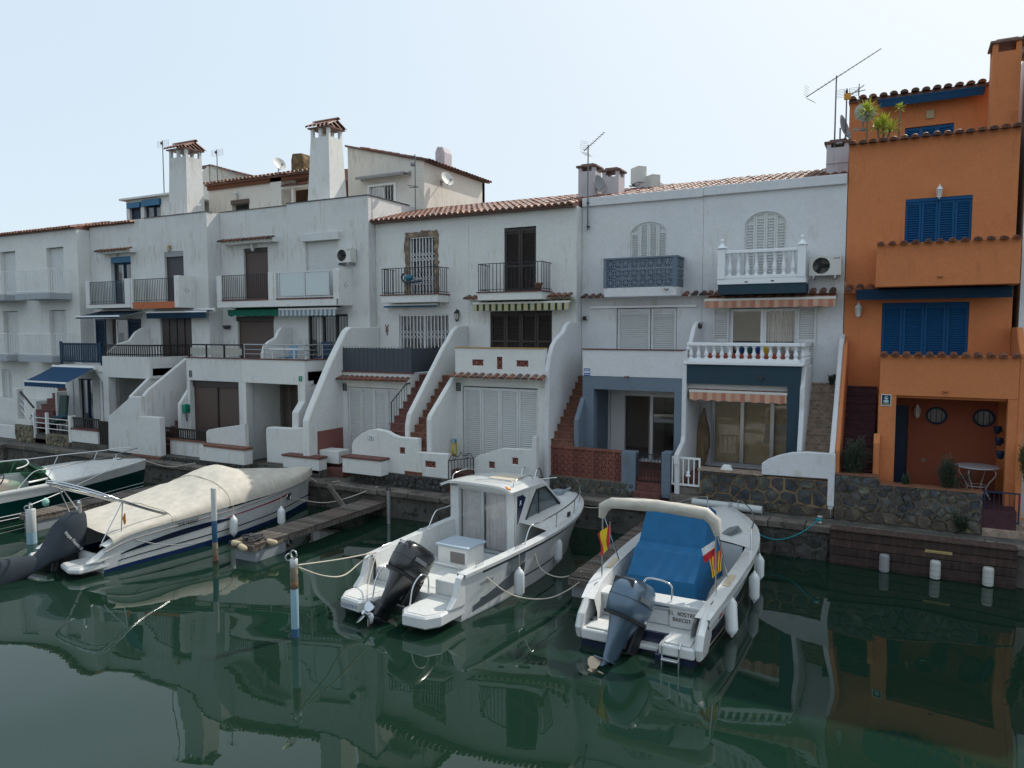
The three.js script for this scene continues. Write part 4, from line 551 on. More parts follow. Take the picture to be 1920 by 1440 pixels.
{ const F = 3.7, t = thing('garden_wall', 'white block and terracotta topped bench left of the red painted panel', 'garden wall', [-17, .8, F]);
  part(t, 'wall', mg([ext([[-18.2, .95], [-18.22, 2.04], [-18.15, 2.1], [-17.2, 2.12], [-16.6, 2.18], [-16.36, 2.3], [-16.36, .95]], 'z', F - .3, F, { bevel: .02 })]), M.white); part(t, 'bench', box(-17.12, -15.64, .85, 1.3, F, F + .36, .01), M.white); part(t, 'bench_seat', box(-17.15, -15.6, 1.3, 1.36, F, F + .4, .008), M.redtile); part(t, 'step_block', box(-16.08, -15.3, 1.1, 1.5, 3.0, 3.55, .02), M.white); part(t, 'wall_base', box(-18.25, -15.6, .6, .95, F - .3, F + .36), M.concD); }

// --- next pair to the left: glass balcony house and green awning house
const zB = .78, zA = 1.4, z0 = 1.95;
const diamond = (x, y) => [[-.0, .07], [.07, 0], [0, -.07], [-.07, 0]].map(([a, b]) => { const s = .034; return [[x + a, y + b - s], [x + a + s, y + b], [x + a, y + b + s], [x + a - s, y + b]]; });
function endWall(t, z0w, z1w, y0, y1, x0, x1, m) { // balcony end wall with four diamond holes, seen from the side
  return part(t, 'balcony_end_wall', ext([[z0w, y0], [z1w, y0], [z1w, y1 - .06], [z1w - .05, y1], [z0w, y1]], 'x', x0, x1, { holes: diamond((z0w + z1w) / 2, (y0 + y1) / 2 + .05) }), m);
}
{
  const t = thing('terraced_house', 'white terraced house with closed brown door under small tile canopy and green awning', 'house', [-21.7, .8, 0], { group: HOUSES }), z = zB;
  body(t, -23.47, -19.98, .6, 9.78, z, -6.3, [rect(-22.23, -20.97, 6.38, 8.35), rect(-22.65, -20.75, 3.95, 5.75)], M.old);
  part(t, 'parapet_coping', box(-23.47, -19.98, 9.781, 9.81, z - .28, z + .03), M.conc); roller(t, -22.2, -21.0, 6.4, 8.35, z - .1, M.brownR, { label: 'brown roller door' }); part(t, 'door_box', box(-22.22, -20.98, 8.2, 8.35, z - .15, z - .05), M.brown); roller(t, -22.62, -20.78, 3.95, 5.72, z - .1, M.brownR); part(t, 'door_box', box(-22.66, -20.74, 5.6, 5.78, z - .12, z + .05), M.brown);
  const can = part(t, 'tile_canopy', box(-23.1, -20.4, 8.5, 8.62, z, z + .3), M.white); tiles(can, -23.15, -20.38, 8.6, z + .42, { geo: G_tileS, seed: 61, mats: tileMatsDk });
  const zf = z + .73, bl = part(t, 'balcony', mg([box(-22.9, -19.95, 6.1, 6.34, z, zf, .01), box(-22.9, -22.64, 6.341, 7.3, z, zf, .012), box(-20.24, -19.97, 6.341, 7.34, zf - .14, zf, .012)]), M.white); part(bl, 'balcony_edge', box(-22.63, -20.25, 6.341, 6.4, zf - .2, zf + .02), M.redtile); railing(t, -22.62, -20.26, 6.4, 7.3, zf - .05, M.iron, { sp: .1, w: .014 });
  // terrace, garage doors
  const F = 3.1, te = part(t, 'terrace', mg([box(-22.7, -19.9, 3.6, 3.9, z, F - .15), box(-22.7, -19.9, 3.47, 4.27, F - .15, F, .01), box(-22.7, -22.55, .7, 3.47, F - .3, F), box(-22.7, -22.58, 3.9, 4.27, z, F - .15), box(-20.08, -19.9, .7, 3.47, F - .3, F), box(-22.72, -22.58, .7, 3.6, z, F - .3)]), M.old); part(te, 'coping', box(-22.74, -19.9, 4.27, 4.3, F - .18, F + .03), M.redtile);
  roller(t, -22.53, -21.36, 1.0, 3.46, F - .2, M.brownR, { sp: .07 }); roller(t, -21.3, -20.1, 1.0, 3.46, F - .2, M.brownR, { sp: .07 }); part(t, 'door_post', box(-21.36, -21.3, 1.0, 3.46, F - .24, F - .16), M.brown); part(t, 'door_box', box(-22.55, -20.08, 3.25, 3.47, F - .2, F - .13), M.brown);
  const rl = part(t, 'railing', mg([box(-22.64, -19.92, 4.72, 4.77, F - .1, F - .05), ...[0, 1, 2, 3].map(i => box(-22.64 + i * .9, -22.6 + i * .9, 4.3, 4.72, F - .1, F - .05))]), M.darkwood); { const c = []; for (let k = 0; k < 3; k++) { const P = []; const a = -22.56 + k * .9; for (let i = 0; i <= 24; i++) P.push([a + .82 * i / 24, 4.36 + .05 * Math.abs(Math.sin(i * Math.PI / 6))]); P.push([a + .82, 4.68]); for (let i = 24; i >= 0; i--) P.push([a + .82 * i / 24, 4.66 - .05 * Math.abs(Math.sin(i * Math.PI / 6))]); c.push(ext(P, 'z', F - .09, F - .075)); } c.forEach(g => part(rl, 'rail_panel', g, mat(.42, .41, .36, .6, { map: T_plaster }))); }
  part(t, 'stair_wall', ext([[z, .7], [z, 3.9], [2.6, 3.6], [3.1, 3.0], [3.4, 2.62], [3.42, .7]], 'x', -22.86, -22.72, { bevel: .02 }), M.white); steps(t, -23.56, -22.9, 1.0, 3.7, 3.8, 1.0, 15, M.redtile, { riser: M.redtile });
  part(t, 'patio_floor', box(-22.86, -19.9, .6, 1.0, 2.8, 3.75), M.redtile);
  part(t, 'gate_post', box(-24.1, -22.6, .6, .86, 3.6, 4.4, .01), M.tread);
}
{
  const t = thing('terraced_house', 'white terraced house with opaque glass balcony panels and white roller shutter', 'house', [-18, .8, 0], { group: HOUSES }), z = zB;
  body(t, -19.98, -16.23, .6, 9.84, z, -6.3, [rect(-19.1, -17.6, 6.38, 8.5), rect(-19.05, -17.2, 3.95, 5.82)], M.old);
  part(t, 'parapet_coping', mg([box(-19.98, -16.2, 9.841, 9.87, z - .28, z + .03), box(-16.5, -16.2, 9.841, 9.87, -1.6, z - .28)]), M.slate); part(t, 'side_parapet', box(-16.48, -16.235, 8.9, 9.84, -1.6, z - .25), M.white);
  roller(t, -19.06, -17.64, 6.4, 8.46, z - .08, M.shutterW, { sp: .055 }); part(t, 'shutter_box', box(-19.18, -17.46, 8.42, 8.7, z, z + .16, .015), M.shutterW);
  const zf = z + .73, bl = part(t, 'balcony', mg([box(-19.95, -16.96, 6.1, 6.34, z, zf, .01), box(-19.95, -19.86, 6.341, 7.34, zf - .14, zf, .012), box(-17.2, -17.06, 6.341, 7.36, zf - .14, zf, .01)]), M.white); part(bl, 'balcony_edge', box(-19.85, -17.2, 6.341, 6.39, zf - .2, zf + .02), M.redtile); endWall(t, z, zf, 6.12, 7.36, -17.06, -16.95, M.white);
  const gr = part(t, 'glass_balustrade', mg([box(-19.9, -17.2, 7.28, 7.32, zf - .08, zf - .03), ...[-19.74, -18.53, -17.42].map(x => box(x - .02, x + .02, 6.39, 7.28, zf - .075, zf - .035)), box(-19.85, -17.22, 6.4, 6.43, zf - .08, zf - .03)]), M.alum); for (const [a, b] of [[-19.7, -18.57], [-18.49, -17.46]]) part(gr, 'glass_panel', box(a, b, 6.47, 7.24, zf - .06, zf - .05), phys(.55, .6, .6, .35));
  // barred glass door on the terrace
  part(t, 'door_frame', ext(rect(-19.05, -17.2, 3.95, 5.82), 'z', z - .14, z - .06, { holes: [rect(-18.98, -18.42, 4, 5.75), rect(-18.34, -17.8, 4, 5.75), rect(-17.72, -17.27, 4, 5.75)] }), M.black); part(t, 'pane', box(-19, -17.25, 3.98, 5.78, z - .11, z - .104), M.glass); { const G = cyl([0, 0, 0], [0, 1.78, 0], .008, .008, 5); for (let i = 0; i < 14; i++) piece(t, 'window_bar', G, M.black, -18.95 + i * .13, 3.98, z - .03); } part(t, 'curtain', box(-18.9, -18.5, 4, 5.7, z - .3, z - .29), M.curtain);
  part(t, 'terrace_divider', ext([[z, 3.9], [z, 5.36], [1.25, 5.36], [1.4, 5.25], [1.55, 5.0], [1.9, 4.85], [2.1, 4.7], [2.2, 4.4], [2.2, 3.9]], 'x', -19.98, -19.84, { bevel: .02 }), M.white);
  const F = 3.1, te = part(t, 'terrace', mg([box(-19.9, -17.05, 3.6, 3.9, z, F - .15), box(-19.9, -17.05, 3.47, 4.27, F - .15, F, .01), box(-17.2, -17.05, 3.47, 4.27, z, F - .15), box(-17.36, -17.05, 2.2, 3.47, F - .3, F), box(-19.9, -19.74, .7, 3.47, F - .3, F - .002)]), M.white); part(te, 'coping', mg([box(-19.9, -17.0, 4.27, 4.3, F - .18, F + .03), box(-17.22, -17.02, 4.27, 4.3, z, F - .18)]), M.redtile);
  const rl = part(t, 'railing', mg([pipe([[-19.85, 4.77, F - .06], [-17.1, 4.77, F - .06], [-17.1, 4.77, z]], .02), pipe([[-19.85, 4.6, F - .06], [-17.1, 4.6, F - .06], [-17.1, 4.6, z]], .012), pipe([[-19.85, 4.45, F - .06], [-17.1, 4.45, F - .06], [-17.1, 4.45, z]], .012)]), M.galv); for (const [x, zz] of [[-19.83, 3.04], [-18.9, 3.04], [-18, 3.04], [-17.1, 3.04], [-17.1, 2.2], [-17.1, 1.4]]) piece(rl, 'rail_post', cyl([0, 0, 0], [0, .48, 0], .018, .018, 7), M.galv, x, 4.29, zz);
  // deep porch with plank doors
  part(t, 'porch_wall', mg([box(-20.0, -19.8, .7, 3.6, 1.4, F - .3), box(-17.3, -17.05, .7, 3.6, 1.4, 2.7), box(-19.8, -17.3, 3.35, 3.6, 1.4, 1.6)]), M.white); part(t, 'door_backing', box(-19.8, -17.3, 1.0, 3.35, 1.4, 1.45), M.darkwood); { const G = new THREE.BoxGeometry(.126, 2.3, .03); const ms = [M.greywood, mat(.17, .155, .14, .85, { map: T_wood }), mat(.23, .2, .175, .85, { map: T_wood })]; for (let i = 0; i < 19; i++) piece(t, 'door_plank', G, ms[i * 7 % 3], -19.73 + i * .131, 2.15, 1.475 + (i % 2) * .006); }
  part(t, 'stair_wall', ext([[z, .7], [z, 4.2], [F - .3, 3.4], [F, 2.95], [3.42, 2.6], [3.45, .7]], 'x', -17.34, -17.06, { bevel: .02 }), M.white); steps(t, -17.05, -16.37, 1.0, 3.7, 3.86, .9, 15, M.redtile, { riser: M.redtile });
}
{ const F = 3.9, t = thing('garden_wall', 'white garden wall with brown slatted rail and terracotta bench before the brown garage doors', 'garden wall', [-20.8, .8, F]);
  part(t, 'wall', mg([box(-22.66, -20.75, .9, 1.42, F - .15, F, .01), ext([[-20.78, .95], [-20.8, 1.8], [-20.7, 1.88], [-20.3, 1.96], [-19.4, 2.1], [-18.95, 2.18], [-18.92, .95]], 'z', F - .16, F + .003, { bevel: .012 })]), M.old); part(t, 'wall_top', box(-22.7, -20.76, 1.42, 1.46, F - .2, F + .06), M.tread); part(t, 'bench', box(-20.72, -18.62, .9, 1.38, F, F + .36, .012), M.white); part(t, 'bench_seat', ext([[-20.72, F], [-20.5, F + .38], [-18.58, F + .4], [-18.58, F]], 'y', 1.38, 1.45), M.tread);
  const r = part(t, 'slatted_rail', mg([box(-23.05, -20.8, 1.78, 1.83, F - .12, F - .06), box(-23.05, -20.8, 1.47, 1.5, F - .11, F - .07)]), M.darkwood); const G = new THREE.BoxGeometry(.05, .28, .02); for (let i = 0; i < 20; i++) piece(r, 'slat', G, M.darkwood, -22.98 + i * .113, 1.64, F - .09);
  const b = part(t, 'wall_base', box(-22.68, -18.6, .65, .9, F - .15, F + .34), M.concD); rubble(b, -22.68, -18.6, .7, () => .895, F + .34, .13, [sm(.1, .1, .1), sm(.12, .12, .12)], { seed: 57, gap: .006 }); }
// --- left pair: blue railing house and brown door house
{
  const t = thing('terraced_house', 'white terraced house with brown doors and terracotta balcony band under tall chimney', 'house', [-25.3, .8, 0], { group: HOUSES }), z = zA;
  body(t, -27.08, -23.47, .6, 9.74, z, -6, [rect(-25.95, -24.83, 6.36, 8.35), rect(-26.32, -24.48, 3.95, 5.77)], M.old); part(t, 'parapet_coping', box(-27.08, -23.45, 9.741, 9.77, z - .28, z + .03), M.conc);
  roller(t, -25.93, -24.85, 6.38, 8.2, z - .12, mat(.06, .055, .062, .55), { sp: .06 }); part(t, 'door_box', box(-25.95, -24.83, 8.15, 8.35, z - .16, z - .02), M.grey);
  part(t, 'door', box(-26.32, -24.48, 3.95, 5.77, z - .14, z - .1), M.brown); for (let i = 0; i < 4; i++) part(t, 'door_panel', box(-26.28 + i * .455, -25.88 + i * .455, 4.0, 5.72, z - .1, z - .06, .012), M.brown);
  const zf = z + .73, bl = part(t, 'balcony', mg([box(-27.08, -24.24, 6.12, 6.35, z, zf - .02, .01), box(-27.05, -26.94, 6.351, 7.31, zf - .14, zf, .012), box(-24.48, -24.34, 6.12, 7.33, zf - .14, zf + .004, .01)]), M.white); part(bl, 'balcony_band', box(-26.94, -24.48, 6.1, 6.36, zf - .018, zf + .01), M.orangeD); endWall(t, z, zf, 6.12, 7.33, -24.34, -24.22, M.white); railing(t, -26.9, -24.5, 6.36, 7.26, zf - .06, M.iron, { sp: .1, w: .014 });
  const F = 3.4, te = part(t, 'terrace', mg([box(-27.08, -24.3, 3.58, 3.85, z, F - .12), box(-27.08, -24.3, 3.47, 4.27, F - .12, F, .01), box(-24.42, -24.3, 3.47, 4.27, z, F - .12), box(-27.08, -26.75, .7, 3.47, F - .3, F - .001)]), M.old);
  const r = railing(t, -27.0, -24.36, 4.27, 4.72, F - .05, M.darkwood, { sp: .12, w: .045, t: .05, flat: .4, zb: z + .2, ends: [-24.36] });
  part(t, 'porch_wall', mg([box(-26.75, -24.35, .7, 3.58, z + .1, z + .25)]), M.white);
  part(t, 'stair_wall', mg([ext([[z, .7], [z, 4.24], [2.3, 4.2], [3.4, 3.5], [4.15, 2.88], [4.15, .7]], 'x', -24.5, -24.36, { bevel: .02 }), ext([[z, .7], [z, 4.28], [2.35, 4.22], [4.0, 3.12], [4.15, 2.95], [4.16, .7]], 'x', -23.76, -23.6, { bevel: .025 })]), M.old); part(t, 'front_wall', mg([ext([[-25.5, .86], [-25.45, 2.12], [-24.2, 2.86], [-24.05, 2.92], [-23.6, 2.92], [-23.6, .86]], 'z', 4.16, 4.32, { bevel: .02 }), box(-23.78, -22.6, .86, 2.24, 4.1, 4.33, .03)]), M.old);
  steps(t, -24.35, -23.77, 1.0, 4.1, 3.8, 1.5, 15, M.redtile, { riser: M.redtile });
}
{
  const t = thing('terraced_house', 'white terraced house with blue plank railing and blue framed windows', 'house', [-28.9, .8, 0], { group: HOUSES }), z = zA;
  body(t, -30.68, -27.08, .6, 9.62, z, -6, [rect(-29.32, -28.02, 6.36, 8.3), rect(-29.75, -28.0, 3.9, 5.74)], M.old);
  const rf = part(t, 'roof', ext([[z + .05, 9.6], [z + .05, 9.66], [z - 1.6, 10.05], [z - 3, 9.7], [z - 3, 9.6]], 'x', -30.66, -27.7), M.terra2); tiles(rf, -30.68, -27.7, 9.66, z + .12, { rows: 4, slope: .22, seed: 71, mats: [M.terra3, M.terra, mat(.45, .2, .13, .8, { map: T_tile })] });
  part(t, 'parapet_coping', box(-27.7, -27.08, 9.621, 9.74, z - .28, z), M.old);
  const can = part(t, 'tile_canopy', box(-29.72, -27.6, 8.42, 8.52, z, z + .3), M.white); tiles(can, -29.75, -27.58, 8.5, z + .42, { geo: G_tileS, seed: 73, mats: tileMatsDk });
  part(t, 'shutter_box', box(-29.32, -28.02, 8.06, 8.3, z - .2, z - .01), M.teal); glassPanes(t, -29.3, -28.04, 6.38, 8.05, z - .15, 2, M.blueW, { st: .06 }); part(t, 'curtain', box(-29.1, -28.75, 6.4, 8.0, z - .35, z - .34), M.curtain);
  const zf = z + .73, bl = part(t, 'balcony', mg([box(-29.97, -27.09, 6.16, 6.32, z, zf, .01), box(-29.97, -29.72, 6.321, 7.28, z, zf, .012), box(-27.44, -27.09, 6.321, 7.31, z, zf, .012)]), M.white); part(bl, 'balcony_edge', box(-29.72, -27.44, 6.321, 6.34, zf - .2, zf + .02), M.redtile); railing(t, -29.7, -27.46, 6.35, 7.24, zf - .06, mat(.03, .07, .11, .6), { sp: .1, w: .016 });
  glassPanes(t, -29.3, -28.4, 3.92, 5.7, z - .12, 1, M.pvc, { st: .06 }); leaf(t, -30.45, -29.78, 3.9, 5.74, z + .045, M.navyW, { stile: .07 }); leaf(t, -28.3, -27.5, 3.9, 5.72, z + .045, M.navyW, { stile: .07 });
  part(t, 'terrace_divider', ext([[z, 3.9], [z, 5.36], [1.7, 5.36], [2.0, 5.2], [2.3, 4.85], [2.8, 4.72], [3.2, 4.4], [3.3, 3.9]], 'x', -27.12, -26.98, { bevel: .02 }), M.white);
  const F = 3.4, te = part(t, 'terrace', mg([box(-29.8, -27.08, 3.66, 3.9, z, F, .01), ext([[-27.6, 3.66], [-27.1, 3.66], [-27.1, 3.2]], 'z', F - .25, F - .05)]), M.white); const r = part(t, 'railing', mg([box(-29.75, -27.1, 4.68, 4.76, F - .06, F), box(-29.75, -27.1, 4.02, 4.08, F - .06, F), box(-29.77, -29.69, 3.91, 4.82, F - .07, F + .01), box(-27.17, -27.1, 3.91, 4.8, F - .07, F + .01)]), M.blueW); const G = new THREE.BoxGeometry(.09, .74, .022); for (let i = 0; i < 18; i++) piece(r, 'plank', G, M.blueW, -29.63 + i * .143, 4.38, F + .012);
  // ground floor
  part(t, 'ground_wall', mg([ext(rect(-30.6, -27.6, .7, 3.66), 'z', 2.5, 2.7, { holes: [rect(-29.75, -28.85, 1.1, 3.3)] }), box(-27.6, -27.45, .7, 3.66, 2.5, 3.2)]), M.white); glassPanes(t, -29.75, -28.85, 1.12, 3.28, 2.6, 2, M.navyW, { st: .06 }); for (const [a, b] of [[-30.5, -30.1], [-28.8, -28.35]]) part(t, 'shutter_leaf', mg([box(a, b, 1.15, 2.15, 2.7, 2.74, .01), box(a, b, 2.18, 3.2, 2.7, 2.74, .01), box(a + .05, b - .05, 2.1, 2.25, 2.7, 2.72)]), M.shutterW);
  part(t, 'patio_floor', box(-30.6, -25.5, .6, 1.15, 1.7, 4.2), M.concD); const st = steps(t, -32.0, -30.75, 1.1, 3.9, 2.8, 2.0, 8, M.redtile, { riser: M.redtile }); part(t, 'stair_side', box(-30.75, -30.62, .7, 2.75, 2.0, 3.1, .02), M.white);
}
{ const F = 4.3, t = thing('garden_wall', 'low sandstone and white wall with white pipe rails before the blue awning patio', 'garden wall', [-28.5, .8, F]);
  part(t, 'wall', mg([box(-27.78, -26.15, 1.05, 1.52, F - .18, F, .01), box(-27.9, -27.74, 1.0, 2.02, F - .2, F + .02, .01), box(-31.5, -31.25, 1.5, 2.92, F - .25, F, .01), box(-31.25, -30.35, 1.5, 1.7, F - .25, F, .01)]), M.white); part(t, 'wall_top', box(-27.76, -26.13, 1.52, 1.57, F - .2, F + .03), M.redtile);
  const b = part(t, 'stone_base', mg([box(-31.5, -30.3, .75, 1.5, F - .25, F - .01), box(-29.4, -27.88, .75, 1.22, F - .25, F - .01), box(-30.3, -29.4, .75, .98, F - .35, F - .1)]), M.mortar); rubble(b, -31.5, -30.3, .78, () => 1.49, F - .01, .24, sandStones, { seed: 81 }); rubble(b, -29.4, -27.88, .78, () => 1.215, F - .01, .22, sandStones, { seed: 83, aspect: .8 }); part(t, 'wall_base', box(-27.8, -25.6, .65, 1.05, F - .15, F - .02), M.concD);
  const r = part(t, 'pipe_rail', mg([1.42, 1.62, 1.82].map(y => pipe([[-30.3, y, F - .1], [-29.45, y, F - .1], [-27.9, y, F - .1]], .016)).concat([0, .25, .5].map(d => pipe([[-31.2, 2.1 + d, F - .1], [-30.3, 1.42 + d * .85, F - .1]], .016)))), M.white2); for (const x of [-30.3, -29.45]) part(r, 'rail_post', box(x - .05, x + .05, 1.0, 2.05, F - .15, F - .05, .01), M.white2); part(t, 'sloping_rail', pipe([[-31.22, 2.8, F - .12], [-30.35, 2.2, F - .12]], .04), M.brown);
  const s = part(t, 'slatted_rail', mg([box(-27.75, -26.15, 1.92, 1.97, F - .12, F - .06), box(-27.75, -26.15, 1.6, 1.63, F - .11, F - .07)]), M.darkwood); const G = new THREE.BoxGeometry(.05, .3, .02); for (let i = 0; i < 14; i++) piece(s, 'slat', G, M.darkwood, -27.68 + i * .115, 1.77, F - .09); const gt = part(t, 'wooden_gate', mg([box(-26.12, -25.52, 1.85, 1.9, F - .12, F - .07), box(-26.12, -25.52, 1.1, 1.15, F - .12, F - .07)]), M.darkwood); const G2 = new THREE.BoxGeometry(.06, .88, .02); for (let i = 0; i < 7; i++) piece(gt, 'slat', G2, M.darkwood, -26.07 + i * .083, 1.48, F - .06); }
// --- far left white house
{
  const t = thing('terraced_house', 'plain white house with closed shutters and white railed balconies at the far left', 'house', [-35, .8, 0], { group: HOUSES }), z = z0;
  const w = [[-32.89, -31.66], [-36.45, -35.25]]; body(t, -40, -30.68, .6, 9.55, z, -6, [...w.map(([a, b]) => rect(a, b, 6.84, 8.82)), ...w.map(([a, b]) => rect(a, b, 4.2, 6.14)), rect(-36.8, -35.98, 1.2, 3.46)], M.white);
  const rf = part(t, 'roof', ext([[z + .1, 9.5], [z + .1, 9.57], [z - 2.5, 10.2], [z - 5, 9.6], [z - 5, 9.5]], 'x', -40, -30.66), M.terra2); tiles(rf, -40, -30.68, 9.57, z + .18, { rows: 5, slope: .23, seed: 75, mats: [M.terra3, M.terra, mat(.45, .2, .13, .8, { map: T_tile })] });
  for (const [a, b] of w) { roller(t, a + .02, b - .02, 6.86, 8.8, z - .17, M.shutterW, { sp: .06 }); roller(t, a + .02, b - .02, 4.22, 6.12, z - .17, M.shutterW, { sp: .06 }); }
  for (const [x0, x1] of [[-33.65, -31.18], [-36.9, -34.5]]) for (const [y, h] of [[6.56, 1.0], [3.92, .95]]) { part(t, 'balcony', box(x0, x1, y, y + .26, z, z + .95, .01), mat(.42, .45, .48, .9, { map: T_plaster })); railing(t, x0 + .03, x1 - .03, y + .27, y + .27 + h, z + .91, M.white2, { sp: .1, zb: z, w: .016, t: .03 }); }
  leaves(t, -36.8, -35.98, 1.2, 3.44, z - .05, 2, M.shutterW); part(t, 'low_wall', mg([box(-40, -31.5, .7, 1.3, 3.7, 3.9), box(-40, -33, 1.0, 2.2, z, 2.6)]), M.white);
}

// ---------- rooftops ----------
const byLabel = s => scene.children.find(o => o.userData.label && o.userData.label.includes(s));
{ const t = byLabel('brown doors and terracotta balcony'); chimneyPot(t, -26.62, -25.5, -.25, .62, 9.5, 12.22, M.old, { taper: .06, slot: .3, mid: true, tiled: true, label: 'tall tapering white chimney' }); }
{ const t = byLabel('opaque glass balcony'); chimneyPot(t, -19.6, -18.5, -.85, .12, 9.6, 12.3, M.white, { taper: .12, slot: .32, mid: true, tiled: true, label: 'tall tapering white chimney' });
  // set-back top floor with a roof falling to the right
  part(t, 'top_storey', mg([ext([[-19.44, 9.6], [-15.84, 9.6], [-15.84, 11.5], [-19.44, 12.4]], 'z', -2.25, -2.0, { holes: [rect(-18.39, -17.15, 9.9, 10.78)] }), box(-16.04, -15.84, 9.3, 11.48, -6.5, -2.25), ext([[-19.44, 9.6], [-15.84, 9.6], [-15.84, 11.5], [-19.44, 12.4]], 'z', -6.5, -6.3), box(-19.44, -19.24, 9.6, 12.2, -6.3, -2.25)]), M.warm, 'cream rooftop storey');
  const rf = part(t, 'roof', ext([[-19.5, 12.42], [-15.7, 11.47], [-15.7, 11.54], [-19.5, 12.49]], 'z', -6.7, -1.9), M.terra4); tilesX(rf, -6.6, -1.85, 11.5, -15.6, 1, { rows: 9, slope: .245, mats: tileMatsDk });
  leaves(t, -18.35, -17.75, 9.9, 10.76, -2.08, 1, M.white2); part(t, 'window_frame', ext(rect(-18.45, -17.1, 9.85, 10.85), 'z', -2.0, -1.94, { holes: [rect(-18.36, -17.18, 9.9, 10.77)] }), M.white2); { const G = cyl([0, 0, 0], [0, .85, 0], .012, .012, 5); for (let i = 0; i < 9; i++) piece(t, 'window_bar', G, M.white2, -18.3 + i * .135, 9.92, -1.97); } part(t, 'pane', box(-18.38, -17.16, 9.9, 10.78, -2.14, -2.134), M.glass);
  const c = part(t, 'chimney', ext([[-17.15, 10.9], [-16.7, 10.9], [-16.7, 12.5], [-16.8, 12.72], [-17.05, 12.75], [-17.15, 12.55]], 'z', -5.3, -4.7, { bevel: .03 }), M.lilac, 'small mossy arched chimney');
}
{ const t = byLabel('green awning'); // stepped top floor behind the parapet
  part(t, 'top_storey', mg([ext(rect(-26.4, -22.5, 9.5, 11.38), 'z', -1.45, -1.2, { holes: [rect(-25.01, -24.01, 9.8, 10.67)] }), box(-22.7, -22.1, 9.5, 11.45, -1.9, -1.1), ext([[-28.08, 9.5], [-27.3, 9.5], [-27.3, 12.55], [-28.08, 12.1]], 'z', -6, -2.0), box(-27.3, -22.0, 9.5, 11.6, -6, -5.8)]), M.warm, 'cream rooftop storey'); part(t, 'window_hood', box(-25.03, -23.99, 10.5, 10.68, -1.25, -1.15), M.brownR); part(t, 'window_panel', box(-25.0, -24.0, 9.8, 10.5, -1.42, -1.4), M.dark);
  const ev = part(t, 'roof', ext([[-1.0, 11.36], [-1.0, 11.44], [-3.2, 11.9], [-5.9, 11.6], [-5.9, 11.36]], 'x', -26.4, -20.3), M.terra2); tiles(ev, -26.4, -20.3, 11.45, -.95, { rows: 5, slope: .2, seed: 91, mats: tileMats }); part(t, 'eave_board', box(-26.38, -20.3, 11.2, 11.37, -1.18, -1.1), M.rust);
  const gb = part(t, 'gable_edge', ext([[-2.0, 12.5], [-2.0, 12.56], [-5.9, 12.56], [-5.9, 12.5]], 'x', -28.1, -27.25), M.terra4); for (let i = 0; i < 10; i++) piece(gb, 'tile', G_tileS, tileMatsDk[i % 4], -27.25 + i * .24, 12.52 - i * .07, -2.0, Math.PI / 2, .28);
  part(t, 'gable_wall', ext([[-27.3, 9.5], [-24.9, 9.5], [-24.9, 11.85], [-27.3, 12.52]], 'z', -2.2, -2.05), M.warm);
  const p = part(t, 'pergola', mg([box(-21.42, -21.31, 9.7, 10.9, -1.05, -.95), box(-21.9, -20.4, 10.83, 10.9, -1.4, -.9)]), M.warm); tiles(p, -21.85, -20.4, 10.92, -.85, { geo: G_tileS, seed: 93, mats: tileMatsDk });
  part(t, 'chimney', ext([[-22.93, 11.4], [-22.25, 11.4], [-22.25, 12.4], [-22.35, 12.62], [-22.85, 12.65], [-22.93, 12.4]], 'z', -3.1, -2.5, { bevel: .03 }), mat(.3, .2, .1, .95, { map: T_stone }), 'small brown mossy chimney');
}
{ const t = byLabel('blue plank railing'); part(t, 'top_storey', mg([ext(rect(-30.19, -27.2, 9.5, 10.9), 'z', -.2, 0, { holes: [rect(-29.97, -29.23, 9.6, 10.62), rect(-29.0, -27.93, 9.6, 10.66)] }), box(-30.19, -30.0, 9.5, 10.9, -4, -.2), box(-30.1, -27.2, 9.5, 10.9, -4, -3.8), box(-30.4, -27.1, 10.9, 10.98, -4.1, .2)]), M.white); part(t, 'shutter_box', mg([box(-30.02, -29.18, 10.55, 10.78, -.02, .1)]), M.teal); part(t, 'shutter_box', box(-29.05, -27.88, 10.56, 10.82, -.02, .1), M.teal); roller(t, -29.93, -29.27, 9.6, 10.55, -.12, M.navyW); glassPanes(t, -28.98, -27.95, 9.6, 10.6, -.1, 2, M.navyW, { st: .05 }); }
{ const t = byLabel('grey ground floor'); chimneyPot(t, -9.18, -8.62, -1.4, -.85, 8.9, 10.22, M.lilac, { slot: .12, label: 'pinkish square chimney with flat cap' }); chimneyPot(t, -8.38, -7.84, -1.4, -.85, 8.9, 9.98, M.lilac, { slot: .16, label: 'pinkish square chimney with brick top' }); part(t, 'roof_plinth', box(-7.75, -6.98, 9.3, 9.98, -2.8, -2.2, .01), M.lilac); }
{ const t = byLabel('turned balustrades'); chimneyPot(t, -1.95, -1.4, -1.4, -.8, 9.0, 10.12, M.lilac, { slot: .1 }); part(t, 'roof_block', box(-1.95, -1.4, 9.7, 9.73, -1.41, -.78), M.lilac); }
